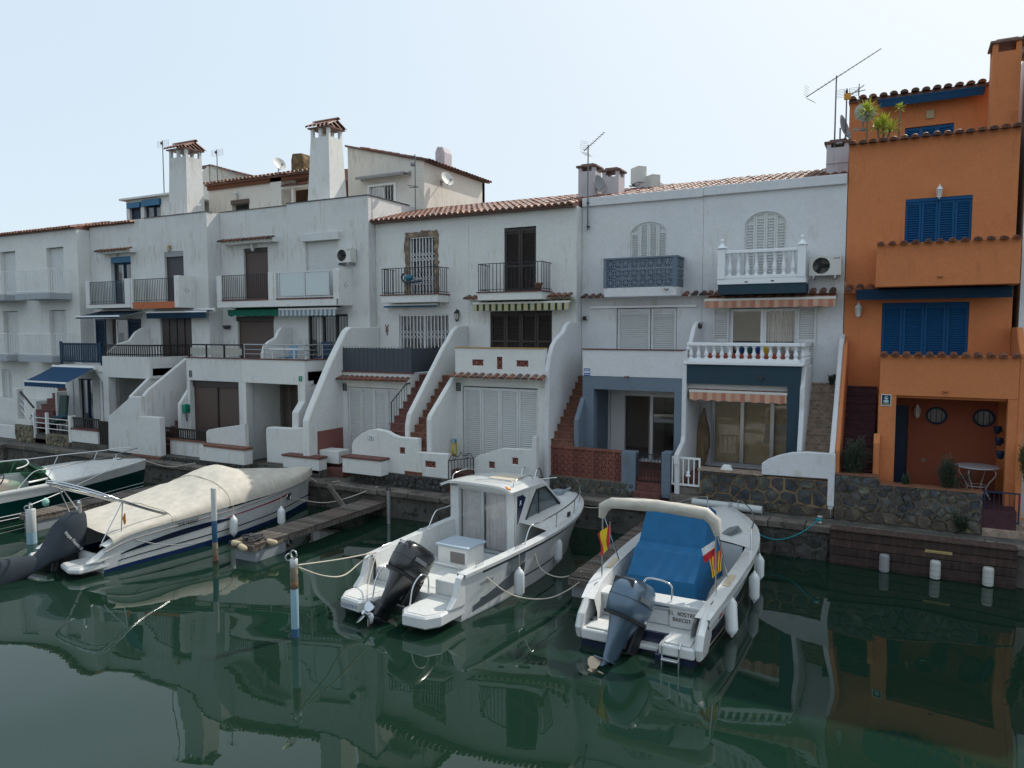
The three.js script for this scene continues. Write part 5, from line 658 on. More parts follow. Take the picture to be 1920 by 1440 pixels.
// aerials and dishes
const aerial = mat(.16, .165, .17, .8);
function mast(label, x, y0, y1, z, o = {}) {
  const t = thing('tv_antenna', label, 'antenna', [x, y0, z], { local: true }); const H = y1 - y0; part(t, 'mast', cyl([0, 0, 0], [0, H, 0], .022, .018, 7), aerial);
  if (o.grid) { const g = [], w = o.grid, h = w * .75; for (const s of [-1, 1]) { for (let i = 0; i < 6; i++) g.push(cyl([s * .06, H - h + h * i / 5, -.02], [s * w, H - h + h * i / 5, -.02], .004, .004, 4)); g.push(cyl([s * w, H - h, -.02], [s * w, H, -.02], .006, .006, 4), cyl([s * .06, H - h, -.02], [s * .06, H, -.02], .006, .006, 4)); } part(t, 'reflector', mg(g), aerial); part(t, 'dipole', mg([box(-.03, .03, H - h * .7, H - h * .3, .02, .08), cyl([0, H - h * .5, -.02], [0, H - h * .5, .12], .012)]), M.iron); }
  if (o.boom) { const [bx, by, bz] = o.boom, d = V(bx, by, bz), L = d.length(), u = d.clone().normalize(), side = V(0, 1, 0).cross(u).normalize(), by0 = o.at ?? H; const st = o.back || 0.3, A = u.clone().multiplyScalar(-st), g = [cyl([A.x, by0 + A.y, A.z], [bx, by0 + by, bz], .013, .01, 6)]; const n = o.n || 12; for (let i = 0; i < n; i++) { const q = u.clone().multiplyScalar(-st * .6 + (L + st * .6) * i / (n - 1)); q.y += by0; const s = side.clone().multiplyScalar(.11 - .004 * i); g.push(cyl([q.x - s.x, q.y - s.y, q.z - s.z], [q.x + s.x, q.y + s.y, q.z + s.z], .0045, .0045, 4)); } part(t, 'boom', mg(g), M.iron); const r = [], up = u.clone().cross(side); for (const s of [-1, 1]) for (let i = 0; i < 5; i++) { const c = A.clone(); c.y += by0; c.add(up.clone().multiplyScalar(s * (.05 + i * .05))).addScaledVector(u, .03 * i); const e = side.clone().multiplyScalar(.16); r.push(cyl([c.x - e.x, c.y - e.y, c.z - e.z], [c.x + e.x, c.y + e.y, c.z + e.z], .004, .004, 4)); } part(t, 'reflector', mg(r), aerial); }
  return t;
}
mast('thin roof aerial with grid panels left of the tall left chimney', -27.67, 10.9, 13.2, 0, { grid: .34 }); mast('thin roof aerial with grid panels between the two tall chimneys', -26.18, 11.6, 12.98, -1.5, { grid: .34 });
{ const t = mast('roof aerial mast with pointed boom fixed to the pale wall', -8.46, 8.25, 10.75, .12, { boom: [.62, .28, .3], n: 9, back: .2, at: 2.45 }); part(t, 'wall_clamp', mg([box(-.03, .03, .08, .13, -.1, .02), box(-.03, .03, .78, .83, -.1, .02)]), M.iron); }
mast('tall roof aerial with very long boom beside the orange house', -1.76, 9.6, 12.0, -.82, { boom: [1.05, .48, .25], n: 17, back: .85, at: 2.35 }); { const t = mast('short forked aerial with orange box beside the orange house', -1.5, 10.3, 11.65, -.9, { grid: .28 }); part(t, 'amplifier', box(-.06, .1, 1.05, 1.2, .02, .1), mat(.6, .25, .02, .6)); part(t, 'arm', mg([cyl([0, 1.1, 0], [.42, 1.35, .1], .01), cyl([0, 1.2, 0], [.45, 1.22, .1], .01), cyl([.3, 1.0, .1], [.3, 1.4, .1], .01)]), M.iron); }
{ const t = mast('lattice aerial beside the small dishes on the cream rooftop', -15.53, 9.4, 11.5, -1.0, {}); const g = []; for (let i = 0; i < 6; i++) g.push(cyl([0, 1.2 + i * .1, 0], [.34, 1.12 + i * .1, .05], .006, .006, 4)); part(t, 'elements', mg(g), M.galv); const dk = []; for (const s of [-1, 1]) dk.push(cyl([-.3, 1.0 + s * .03, s * .05], [.12, .95, s * .05], .012, .012, 5)); part(t, 'crossbar', mg(dk), M.iron); const h = new THREE.SphereGeometry(.1, 10, 8).toNonIndexed(); h.translate(-.1, 1.78, 0); part(t, 'amplifier', h, M.grey); }
function dish(label, x, y, z, r, az, el, o = {}) { const t = thing('satellite_dish', label, 'satellite dish', [x, y, z], { local: true, turn: az }); const P = []; for (let i = 0; i <= 6; i++) { const q = r * i / 6; P.push([q, q * q * .55 / r * .5]); } for (let i = 6; i >= 0; i--) { const q = r * i / 6; P.push([q, q * q * .55 / r * .5 - .012]); } const d = lathe(P, 22); d.scale(.9, 1, 1); d.rotateX(Math.PI / 2 - el); d.translate(0, .32, 0); part(t, 'reflector', d, o.m || M.acwhite); const f = [0, .32 + r * .75 * Math.sin(el) - r * .5, r * .95]; part(t, 'feed_arm', mg([cyl([0, .32 - r * .8, .05], f, .012, .012, 6), box(f[0] - .03, f[0] + .03, f[1] - .03, f[1] + .04, f[2] - .03, f[2] + .06)]), M.grey); part(t, 'dish_mount', mg(o.wall ? [cyl([0, .3, -.02], [0, .26, -.35], .02), box(-.06, .06, .16, .36, -.38, -.34)] : [cyl([0, -.05, -.05], [0, .34, -.05], .022), box(-.08, .08, -.08, -.04, -.13, .03)]), M.grey); return t; }
dish('white satellite dish on a post beside the brown chimney', -22.1, 11.5, -1.0, .29, 1.25, .5); dish('white satellite dish mounted on the pink gable wall', -15.5, 10.65, -3.0, .29, 1.2, .45, { wall: true }); dish('grey satellite dish between the two pinkish chimneys', -8.42, 9.4, -.6, .28, 1.15, .3, { m: M.grey }); dish('grey satellite dish seen edge-on beside the orange house', -1.58, 10.28, -.8, .34, 1.35, .3, { m: M.grey }); dish('pale satellite dish behind the roof terrace palm', -1.06, 10.55, -.7, .28, .3, .35, { m: mat(.4, .4, .4, .7) });
acUnit('upper rooftop air conditioner on the plaster block of the white row', -7.42, 10.0, -2.3, .5, .5, .3, { turn: 2.4, group: 'rooftop air conditioners' }); acUnit('lower rooftop air conditioner right of the plaster block', -6.95, 9.72, -2.25, .42, .46, .3, { turn: 2.4, group: 'rooftop air conditioners' });

// ---------- fittings on the facades ----------
acUnit('cream air conditioner with black fan beside the white balustrade', -2.18, 6.65, .36, .76, .5, .28); acUnit('cream air conditioner on the wall right of the opaque glass balcony', -17.37, 7.58, 1.13, .62, .48, .3);
lantern('wall_lantern', 'black wall lantern above the curved white party wall', -12.87, 5.72, zC + .1, M.iron, 1.2); lantern('wall_lantern', 'white wall lantern above the top blue shutters', .7, 8.58, .1, M.pvc, 1); lantern('wall_lantern', 'white wall lantern left of the middle blue shutters', -1.0, 5.74, .1, M.pvc, 1.15); lantern('wall_lantern', 'white wall lantern on the shaded patio wall of the orange house', .41, 3.2, .1, M.pvc, 1); lantern('wall_lantern', 'small brass wall lantern above the grey roller door', -25.55, 8.46, zA + .1, M.brass, .8); lantern('wall_lantern', 'pale star shaped lantern over the brown roller door', -21.64, 8.4, zB + .1, M.pvc, 1.2); lantern('wall_lantern', 'small lantern under the tile canopy of the blue framed window', -28.77, 8.38, zA + .1, M.brass, .6); lantern('wall_lantern', 'small lantern on the cream rooftop wall', -24.66, 10.85, -1.1, M.pvc, 1.1);
{ const t = thing('wall_lamp', 'small black box lamp on the pale wall corner', 'wall lamp', [-8.55, 5.55, 0], { local: true }); part(t, 'lamp_body', box(-.06, .06, 0, .12, .0, .12, .012), M.black); part(t, 'lamp_glass', box(.061, .1, .02, .1, .02, .1, .01), M.lampglass); }
{ const t = thing('wall_lamp', 'black bent spotlight on the curved divider by the white balustrade', 'wall lamp', [-4.9, 5.3, .5], { local: true }); part(t, 'lamp_head', mg([lathe([[.02, 0], [.05, .03], [.08, .14], [.0, .13]], 10).rotateZ(.9), cyl([0, 0, 0], [0, .14, -.02], .014)]), M.black); }
function canvasSign(name, label, x, y, z, w, h, draw, o = {}) { const c = document.createElement('canvas'); c.width = 128; c.height = Math.round(128 * h / w); draw(c.getContext('2d'), c.width, c.height); const tx = new THREE.CanvasTexture(c); tx.colorSpace = THREE.SRGBColorSpace; const t = thing(name, label, 'sign', [x, y, z], { local: true }); part(t, 'plate', box(-w / 2, w / 2, -h / 2, h / 2, 0, .012), M.paper); const p = new THREE.PlaneGeometry(w - .004, h - .004); p.translate(0, 0, .0135); part(t, 'print', p, mat(1, 1, 1, .5, { map: tx })); return t; }
const alarm = (bg, fg) => (g, W, H) => { g.fillStyle = bg; g.fillRect(0, 0, W, H); g.strokeStyle = fg; g.lineWidth = 7; g.beginPath(); g.arc(W * .55, H * .28, W * .2, 2.6, 6.4); g.stroke(); g.beginPath(); g.arc(W * .45, H * .6, W * .22, 5.2, 9.3); g.stroke(); g.fillStyle = fg; g.fillRect(W * .2, H * .44, W * .5, 8); g.fillRect(W * .2, H * .86, W * .6, 6); };
canvasSign('alarm_sign', 'dark alarm plate left of the white shutters under the screened terrace', -16.0, 3.4, 2.375, .17, .25, alarm('#14211f', '#c9d4d2')); canvasSign('alarm_sign', 'dark alarm plate left of the tall white ground floor shutters', -11.64, 3.56, 2.375, .17, .25, alarm('#14211f', '#c9d4d2')); canvasSign('alarm_sign', 'dark alarm plate beside the brown garage doors', -22.47, 3.7, 3.105, .16, .25, alarm('#1a2222', '#b9c4c2'));
canvasSign('alarm_sign', 'white bordered alarm plate on the orange column', -.27, 3.6, 1.695, .21, .27, (g, W, H) => { g.fillStyle = '#dfe6ea'; g.fillRect(0, 0, W, H); g.fillStyle = '#10202e'; g.fillRect(7, 7, W - 14, H - 14); g.fillStyle = '#a9cfd8'; g.beginPath(); g.arc(W * .52, H * .3, W * .2, 0, 7); g.fill(); g.fillRect(W * .25, H * .5, W * .5, H * .2); g.fillStyle = '#10202e'; g.fillRect(W * .4, H * .22, W * .3, H * .08); g.fillStyle = '#b9a86a'; g.fillRect(W * .15, H * .8, W * .7, H * .08); });
canvasSign('estate_sign', 'small blue and white notice on the corner of the white terrace front', -7.8, 4.07, 1.705, .19, .21, (g, W, H) => { g.fillStyle = '#123f86'; g.fillRect(0, 0, W, H); g.fillStyle = '#dfe8f2'; g.fillRect(8, H * .3, W - 16, H * .32); g.fillRect(8, H * .12, W - 16, 8); g.fillRect(8, H * .78, W - 16, 10); g.fillStyle = '#123f86'; g.fillRect(20, H * .42, W - 40, 9); });
canvasSign('house_plaque', 'green and white plaque at the corner of the red edged terrace', -17.22, 3.7, 3.105, .16, .22, (g, W, H) => { g.fillStyle = '#0d7a5a'; g.fillRect(0, 0, W, H); g.fillStyle = '#cfdcd6'; g.fillRect(0, 0, W, H * .22); g.strokeStyle = '#cfdcd6'; g.lineWidth = 9; g.beginPath(); g.moveTo(W * .3, H * .45); g.lineTo(W * .65, H * .45); g.lineTo(W * .45, H * .85); g.stroke(); });
// ---------- awnings ----------
function awning(label, x0, x1, yw, zw, yf, zf, cloth, o = {}) {
  const t = thing('awning', label, 'awning', [(x0 + x1) / 2, Math.min(yw, yf), zw], o);
  const slope = part(t, 'canopy', shell([[[x0 + .03, yw, zw + .05], [x1 - .03, yw, zw + .05]], [[x0 + .03, (yw + yf) / 2 - .01, (zw + zf) / 2], [x1 - .03, (yw + yf) / 2 - .01, (zw + zf) / 2]], [[x0 + .03, yf, zf], [x1 - .03, yf, zf]]], .006, { flip: true }), cloth);
  part(t, 'front_bar', box(x0, x1, yf - .045, yf + .02, zf - .02, zf + .035, .012), o.bar || M.white2); part(t, 'valance', valance(x0 + .02, x1 - .02, yf - .04, yf - (o.drop || .2), zf + .03, { scallop: o.scallop, drop: o.sd }), cloth);
  part(t, 'cassette', mg([cyl([x0, yw, zw + .06], [x1, yw, zw + .06], .05, .05, 10), box(x0 - .02, x0 + .03, yw - .08, yw + .06, zw, zw + .1), box(x1 - .03, x1 + .02, yw - .08, yw + .06, zw, zw + .1)]), o.bar || M.white2);
  const arms = []; for (const s of [0, 1]) { const xe = s ? x1 - .1 : x0 + .1, xm = s ? x1 - .5 : x0 + .5; arms.push(cyl([xe, yw - .07, zw + .05], [(xe + xm) / 2, (yw + yf) / 2 - .09, (zw + zf) / 2], .015), cyl([(xe + xm) / 2, (yw + yf) / 2 - .09, (zw + zf) / 2], [xe, yf - .02, zf - .02], .015)); } part(t, 'folding_arm', mg(arms), M.white2); return t;
}
const cl = (m) => m;
const stripe = (tx) => mat(1, 1, 1, .9, { map: tx });
awning('half open navy awning over the blue shuttered first floor window', -30.0, -27.2, 6.08, zA, 5.83, zA + 1.15, M.clothNavy, { drop: .1 }); awning('closed navy awning over the brown panelled door', -26.55, -23.1, 6.05, zA, 5.98, zA + .42, M.clothNavy, { drop: .26 });
awning('large open blue awning over the ground floor patio', -30.12, -27.42, 3.82, 3.42, 3.3, 4.6, M.clothBlue, { drop: .22, scallop: .2 });
awning('green awning with scalloped edge', -22.6, -20.0, 6.08, zB, 6.0, zB + .48, M.clothGreen, { drop: .24, scallop: .36, sd: .06, bar: M.clothGreen }); awning('grey and white striped awning beside the green one', -19.97, -17.25, 6.12, zB, 6.02, zB + .5, stripe(stripeTex([[.5, .78, .82, .83], [1, .5, .56, .6]], .2)), { drop: .27, scallop: .2 });
awning('closed blue and white awning cassette under the iron balcony', -15.72, -13.5, 6.1, zC, 6.12, zC + .24, mat(.03, .12, .2, .8), { drop: .1, bar: M.pvc });
awning('green cream striped awning with hanging valance', -12.0, -8.68, 6.2, zC, 6.1, zC + .5, stripe(stripeTex([[.22, .72, .7, .6], [.3, .8, .66, .36], [.66, .03, .24, .2], [.74, .8, .66, .36], [1, .72, .7, .6]], .225)), { drop: .25, bar: M.acwhite });
const peach = stripeTex([[.25, .75, .53, .45], [.5, .78, .6, .5], [.75, .72, .47, .4], [1, .8, .66, .55]], .48);
awning('peach striped awning under the navy based balcony', -4.83, -1.5, 6.22, 0, 6.08, .52, stripe(peach), { drop: .24, scallop: .4, sd: .02, bar: M.acwhite }); awning('peach striped awning in the ground floor opening under the navy band', -4.92, -2.46, 3.74, 1.2, 3.66, 1.66, stripe(peach), { drop: .27, scallop: .3, sd: .05, bar: M.acwhite });
awning('rolled blue awning across the orange house first floor', -1.05, 2.24, 6.24, 0, 6.22, .58, M.clothNavy, { drop: .23, bar: M.clothNavy }); awning('rolled blue awning on the orange top storey', -.75, 1.66, 11.42, -1.8, 11.38, -1.45, M.clothBlue, { drop: .2, bar: M.clothBlue }); awning('grey awning cassette on the cream rooftop wall', -18.74, -16.43, 11.12, -2.0, 11.1, -1.6, mat(.32, .31, .29, .9, { map: T_cloth }), { drop: .1, bar: M.grey });
// ---------- small things ----------
{ const R = rng(9); const g = 'red flower pots on the balustraded terrace'; const bl = ['leftmost', 'second from left', 'third from left', 'fourth from left', 'fifth from left', 'sixth from left', 'seventh from left', 'eighth from left', 'ninth from left', 'rightmost']; for (let i = 0; i < 10; i++) pot('flower_pot', `red pot behind the lower balustrade, ${bl[i]} of the pots`, -4.42 + i * .195, 3.92, 1.36, .09, .72, [mat(.55, .09, .06, .6), mat(.5, .12, .07, .6)][i % 2], g);
  for (const [x, m, n] of [[-3.66, mat(.0, .06, .2, .7), 'navy'], [-3.47, mat(.01, .1, .12, .7), 'teal'], [-3.27, mat(.0, .05, .25, .7), 'blue'], [-3.06, mat(.6, .42, .02, .7), 'yellow']]) { const q = lathe([[0, 0], [.06, 0], [.085, .2], [.075, .26], [0, .27]], 10); q.translate(x, 4.56, 1.36); solo('pot_cover', q, m, `${n} pot cover standing in a red pot`, 'pot cover'); } }
pot('clay_pot', 'round terracotta pot on the iron balcony floor by the brown door', -9.72, 6.43, .9, .13, .24, M.terra3); { const q = lathe([[0, 0], [.1, 0], [.14, .12], [.15, .14], [.13, .15], [0, .13]], 10); q.translate(-23.1, 5.3, .92); solo('wall_planter', q, M.slate, 'dark wall planter left of the brown roller shutter', 'planter'); }
for (const [i, y, z] of [[0, 3.0, .55], [1, 2.78, .95], [2, 2.52, 1.3]]) { const t = thing('wall_pot', ['topmost', 'middle', 'lowest'][i] + ' of the three blue wall pots at the right of the orange patio', 'wall pot', [2.06, y - .1, z], { local: true }); part(t, 'pot', lathe([[0, -.1], [.05, -.08], [.085, .04], [.09, .09], [.075, .09], [0, .07]], 10), M.navyW); part(t, 'pot_holder', mg([box(.05, .1, -.04, .04, -.03, .03)]), M.iron); }
{ // lobster and blue fish ornaments
  const t = thing('wall_ornament', 'small brown sea creature ornament left of the lower grille', 'ornament', [-15.77, 5.27, zC], { local: true }); part(t, 'body', mg([new THREE.SphereGeometry(1, 10, 8).scale(.05, .12, .025).translate(0, 0, .03).toNonIndexed(), tube([[.02, .1, .02], [.06, .14, .02], [.05, .18, .02]], .012, 8, 5), tube([[-.02, .1, .02], [-.06, .14, .02], [-.05, .18, .02]], .012, 8, 5), tube([[0, -.1, .02], [.02, -.16, .02], [-.02, -.18, .02]], .016, 8, 5)]), mat(.2, .09, .05, .6)); }
{ const t = thing('railing_ornament', 'dark blue curved ornament hanging on the iron balcony rail', 'ornament', [-14.2, 6.9, 1.16], { local: true }); part(t, 'hook', tube([[-.3, .2, 0], [-.38, .1, 0], [-.33, -.03, 0], [-.15, -.1, 0], [.12, -.08, 0], [.36, -.06, 0]], .035, 26, 8), mat(.01, .03, .06, .4)); part(t, 'saddle', new THREE.SphereGeometry(1, 14, 10).scale(.17, .1, .07).translate(-.08, .06, .02).toNonIndexed(), mat(.005, .1, .16, .4)); }
{ const t = thing('garden_hose', 'yellow hose coiled on a blue wall reel beside white stairs', 'hose', [-11.64, 1.55, 2.7], { local: true }); const g = []; for (let k = 0; k < 5; k++) g.push(tube([[.02 + k * .012, .4, -.08], [.03 + k * .012, .1, -.12 + k * .01], [.03 + k * .012, 0, 0], [.03 + k * .012, .1, .12 - k * .01], [.02 + k * .012, .4, .08]], .012, 18, 6)); part(t, 'hose', mg(g), mat(.55, .42, .05, .6)); part(t, 'hose_reel', new THREE.TorusGeometry(.09, .04, 8, 16, Math.PI).rotateY(Math.PI / 2).translate(.04, .38, 0).toNonIndexed(), mat(.15, .33, .4, .6)); }
{ const t = thing('hose_reel', 'green hose reel box beside the brown garage door', 'hose reel', [-22.62, 2.45, 3.1], { local: true }); part(t, 'casing', box(-.16, .06, -.15, .15, .0, .22, .03), mat(.0, .2, .12, .5)); part(t, 'crank', mg([cyl([.06, 0, .11], [.14, 0, .11], .03, .03, 10), cyl([.14, 0, .11], [.14, .1, .11], .012)]), mat(.0, .14, .09, .5)); part(t, 'hose', tube([[-.05, -.15, .1], [-.06, -.4, .08], [.0, -.45, .1], [.02, -.2, .12]], .012, 16, 6), mat(.02, .12, .08, .6)); }
{ const t = thing('patio_table', 'round white metal table with curved legs on the orange patio', 'table', [1.66, 1.35, .95], { local: true }); const top = lathe([[0, .7], [.42, .7], [.45, .715], [.45, .735], [.42, .74], [0, .735]], 28); part(t, 'table_top', top, mat(.45, .42, .44, .5)); for (let i = 0; i < 4; i++) { const a = .5 + i * Math.PI / 2, c = Math.cos(a), s = Math.sin(a); part(t, 'leg', tube([[c * .36, .7, s * .36], [c * .4, .58, s * .4], [c * .26, .36, s * .26], [c * .2, .2, s * .2], [c * .3, 0, s * .3]], .015, 18, 6), mat(.5, .47, .46, .5)); } part(t, 'leg_ring', new THREE.TorusGeometry(.22, .01, 6, 24).rotateX(Math.PI / 2).translate(0, .28, 0).toNonIndexed(), mat(.5, .47, .46, .5)); }
{ const t = thing('paddle_board', 'tan board leaning on the patio wall beside the glass doors', 'board', [-4.82, 1.4, .55], { local: true }); const P = []; for (let i = 0; i <= 20; i++) { const a = i / 20; P.push([.16 * Math.sin(Math.PI * Math.pow(a, .75)) + .02, a * 1.7]); } for (let i = 20; i >= 0; i--) { const a = i / 20; P.push([-.16 * Math.sin(Math.PI * Math.pow(a, .75)) - .02, a * 1.7]); } const g = ext(P, 'z', -.04, .04, { bevel: .012 }); g.rotateX(-.1); part(t, 'board', g, mat(.34, .25, .14, .6, { map: T_wood })); part(t, 'strap', tube([[.1, 1.4, -.02], [.2, 1.1, .05], [.22, .6, .06], [.1, .4, .02]], .012, 14, 5), M.brown); }
// terrace furniture on the red edged terrace
{ const t = thing('terrace_table', 'white table behind the steel rail on the red edged terrace', 'table', [-18.7, 3.9, 2.1], { local: true }); part(t, 'table_top', box(-.6, .6, .68, .72, -.35, .35, .01), M.pvc); for (const x of [-.5, .5]) for (const z of [-.28, .28]) part(t, 'leg', cyl([x, 0, z], [x, .68, z], .02), M.pvc); }
{ const t = thing('terrace_chair', 'dark chair by the barred glass door', 'chair', [-17.75, 3.9, 1.5], { local: true }); part(t, 'seat', box(-.24, .24, .4, .44, -.24, .24, .01), M.navyW); part(t, 'backrest', box(-.24, .24, .44, .95, -.26, -.22, .01), M.navyW); for (const x of [-.2, .2]) for (const z of [-.2, .2]) part(t, 'leg', cyl([x, 0, z], [x, .4, z], .014), M.iron); }
{ const t = thing('lounge_chair', 'blue white folding chair by the curved terrace divider', 'chair', [-19.3, 3.9, 1.6], { local: true }); part(t, 'backrest', box(-.2, .2, .4, .85, -.2, -.17, .01).rotateX(-.2), mat(.2, .3, .4, .7)); part(t, 'seat', box(-.2, .2, .38, .41, -.18, .25, .01), mat(.2, .3, .4, .7)); for (const x of [-.18, .18]) { part(t, 'leg', cyl([x, 0, -.2], [x, .4, .2], .012), M.alum); part(t, 'leg', cyl([x, 0, .2], [x, .4, -.2], .012), M.alum); } }
{ const t = thing('patio_chair', 'tall dark green padded garden chair under the blue awning', 'chair', [-29.95, 1.15, 3.4], { local: true }); part(t, 'backrest', box(-.26, .26, .5, 1.5, -.1, .02, .05).rotateX(-.12), mat(.05, .09, .08, .8)); part(t, 'seat', box(-.26, .26, .38, .5, -.1, .42, .04), mat(.05, .09, .08, .8)); for (const x of [-.22, .22]) for (const z of [-.05, .36]) part(t, 'leg', cyl([x, 0, z], [x, .4, z], .016), M.iron); }
{ const t = thing('patio_table', 'low dark patio table with blue cloth under the blue awning', 'table', [-29.2, 1.15, 3.75], { local: true }); part(t, 'table_top', box(-.45, .45, .66, .7, -.28, .28, .01), M.brown); part(t, 'table_cloth', box(-.3, .3, .702, .74, -.2, .2, .015), mat(.02, .09, .16, .8)); for (const x of [-.4, .4]) for (const z of [-.22, .22]) part(t, 'leg', cyl([x, 0, z], [x, .66, z], .02), M.black); }
// ---------- plants ----------
const leafMat = (r, g, b) => phys(r, g, b, .6, { transmission: .4, thickness: 0 });
function blades(n, R, f) { const pos = []; for (let i = 0; i < n; i++) { const { p, d, L, w, bend } = f(i, R); const a = V(...p), dir = V(...d).normalize(), s = V(0, 1, 0).cross(dir); if (s.lengthSq() < 1e-4) s.set(1, 0, 0); s.normalize().multiplyScalar(w / 2); const m = a.clone().addScaledVector(dir, L * .55), e = a.clone().addScaledVector(dir, L); e.y -= bend * L; const q = [a.clone().addScaledVector(s, .4), a.clone().addScaledVector(s, -.4), m.clone().add(s), m.clone().sub(s), e]; const T = (x, y, z) => pos.push(x.x, x.y, x.z, y.x, y.y, y.z, z.x, z.y, z.z); T(q[0], q[1], q[3]); T(q[0], q[3], q[2]); T(q[2], q[3], q[4]); } const g = new THREE.BufferGeometry(); g.setAttribute('position', new THREE.Float32BufferAttribute(pos, 3)); g.computeVertexNormals(); g.setAttribute('uv', new THREE.Float32BufferAttribute(new Float32Array(pos.length / 3 * 2), 2)); return g; }
function shrub(name, label, x, y, z, rx, ry, rz, n, m, seed, o = {}) { const R = rng(seed), t = thing(name, label, 'shrub', [x, y, z], { local: true }); const st = []; const tips = []; for (let i = 0; i < 9; i++) { const a = R() * 6.28, q = Math.sqrt(R()) * .8, e = [Math.cos(a) * rx * q, ry * (.6 + .7 * R()), Math.sin(a) * rz * q]; tips.push(e); st.push(cyl([0, 0, 0], e, .008, .004, 4)); } part(t, 'stem', mg(st), mat(.09, .06, .04, .9)); part(t, 'foliage', blades(n, R, () => { const e = tips[R() * 9 | 0], k = .3 + .75 * R(), j = .35; const p = [e[0] * k + (R() - .5) * rx * j, e[1] * k + (R() - .5) * ry * j, e[2] * k + (R() - .5) * rz * j]; return { p, d: [p[0] + (R() - .5) * .4, .12 + R() * .5, p[2] + (R() - .5) * .4], L: (o.L || .07) * (.6 + R() * .8), w: (o.w || .02) * (.6 + R() * .8), bend: R() * .5 }; }), m); return t; }
shrub('rosemary_bush', 'large grey green bush at the foot of the maroon steps', -.93, 1.75, 2.05, .5, .68, .3, 4200, leafMat(.045, .075, .04), 3, { L: .08, w: .014 }); shrub('lavender_bush', 'grey green bush on the rubble wall before the round windows', 1.05, 1.6, 2.05, .55, .6, .26, 3800, leafMat(.06, .085, .05), 5, { L: .08, w: .013 }); shrub('small_bush', 'small dark green bush on the rubble wall below the navy door', .2, 1.62, 2.05, .17, .24, .15, 700, leafMat(.03, .08, .03), 7); shrub('wall_weed', 'dark green weed tuft at the base of the rubble wall', 1.32, .8, 2.42, .2, .32, .12, 800, leafMat(.03, .06, .025), 9); shrub('flowering_shrub', 'yellow green shrub at the right edge by the blue gate', 2.55, 1.75, 2.1, .3, .8, .3, 1500, leafMat(.16, .15, .05), 11, { L: .07, w: .035 }); shrub('potted_plant', 'small dark plant at the top of the beige steps', -1.56, 3.8, .25, .14, .22, .14, 500, leafMat(.03, .05, .02), 13, { w: .025 });
function yucca(label, x, y, z, stems, seed) { const R = rng(seed), t = thing('yucca_palm', label, 'palm', [x, y, z], { local: true }); for (const [dx, dz, h, r, n] of stems) { part(t, 'trunk', tube([[dx * .3, 0, dz * .3], [dx * .7, h * .5, dz * .7], [dx, h, dz]], .022, 10, 6), mat(.2, .15, .1, .95)); part(t, 'crown', blades(n, R, () => { const a = R() * 6.28, e = R() * 1.9 - .5; return { p: [dx, h - .04 + R() * .06, dz], d: [Math.cos(a) * Math.cos(e), Math.sin(e) + .1, Math.sin(a) * Math.cos(e)], L: r * (.6 + R() * .5), w: .045, bend: R() * .25 }; }), leafMat(.5, .55, .08)); } return t; }
yucca('tall spiky yucca at the left of the orange roof terrace', -.98, 9.9, -.45, [[.02, 0, .95, .42, 100]], 31); yucca('clump of spiky yuccas on the orange roof terrace', -.6, 9.9, -.45, [[-.12, 0, .5, .38, 80], [.17, .05, .42, .38, 80], [.02, -.1, .62, .36, 70]], 33); yucca('thin single yucca right of the clump', -.24, 9.9, -.45, [[.02, 0, .95, .2, 34]], 35);

// ---------- boats: local frame, stern at z = 0, bow toward -z, waterline y = 0 ----------
const gel = (r, g, b, rough = .22) => phys(r, g, b, rough, { clearcoat: .4, clearcoatRoughness: .15, map: T_plaster });
const B = { white: gel(.74, .75, .74), deck: mat(.7, .71, .7, .5, { map: T_plaster, bumpMap: T_rough, bumpScale: .001 }), navy: gel(.008, .016, .05), blue: gel(.01, .03, .12), green: gel(.0, .035, .035), red: gel(.4, .02, .03), grey: gel(.12, .14, .16), black: phys(.008, .009, .011, .25, { clearcoat: .6, clearcoatRoughness: .2 }), blk2: mat(.012, .013, .015, .5), steel: M.steel, rub: mat(.05, .055, .06, .6), cream: mat(.66, .615, .53, .9, { map: T_cloth }), canvasG: mat(.03, .042, .055, .9, { map: T_cloth }), blueCover: mat(.0, .13, .31, .75, { map: T_cloth }), tinted: phys(.55, .6, .62, .03, { transmission: .9, thickness: 0 }), glassG: phys(.3, .62, .45, .02, { transmission: 1, thickness: 0 }), fender: phys(.72, .74, .74, .35), rope: mat(.5, .46, .38, .95), motorG: phys(.085, .135, .19, .28, { clearcoat: .6, clearcoatRoughness: .2, metalness: .35 }), beigePad: mat(.5, .4, .27, .8) };
const curve = (keys) => s => { for (let i = 0; i + 1 < keys.length; i++) { const [a, x] = keys[i], [b, y] = keys[i + 1]; if (s <= b || i + 2 === keys.length) { const pa = keys[i - 1] || keys[i], pb = keys[i + 2] || keys[i + 1], t = clamp((s - a) / (b - a), 0, 1), m0 = i ? (y - pa[1]) / (b - pa[0]) * (b - a) : y - x, m1 = keys[i + 2] ? (pb[1] - x) / (pb[0] - a) * (b - a) : y - x; const t2 = t * t, t3 = t2 * t; return (2 * t3 - 3 * t2 + 1) * x + (t3 - 2 * t2 + t) * m0 + (-2 * t3 + 3 * t2) * y + (t3 - t2) * m1; } } };
const both = f => mg([f(1), f(-1)]);
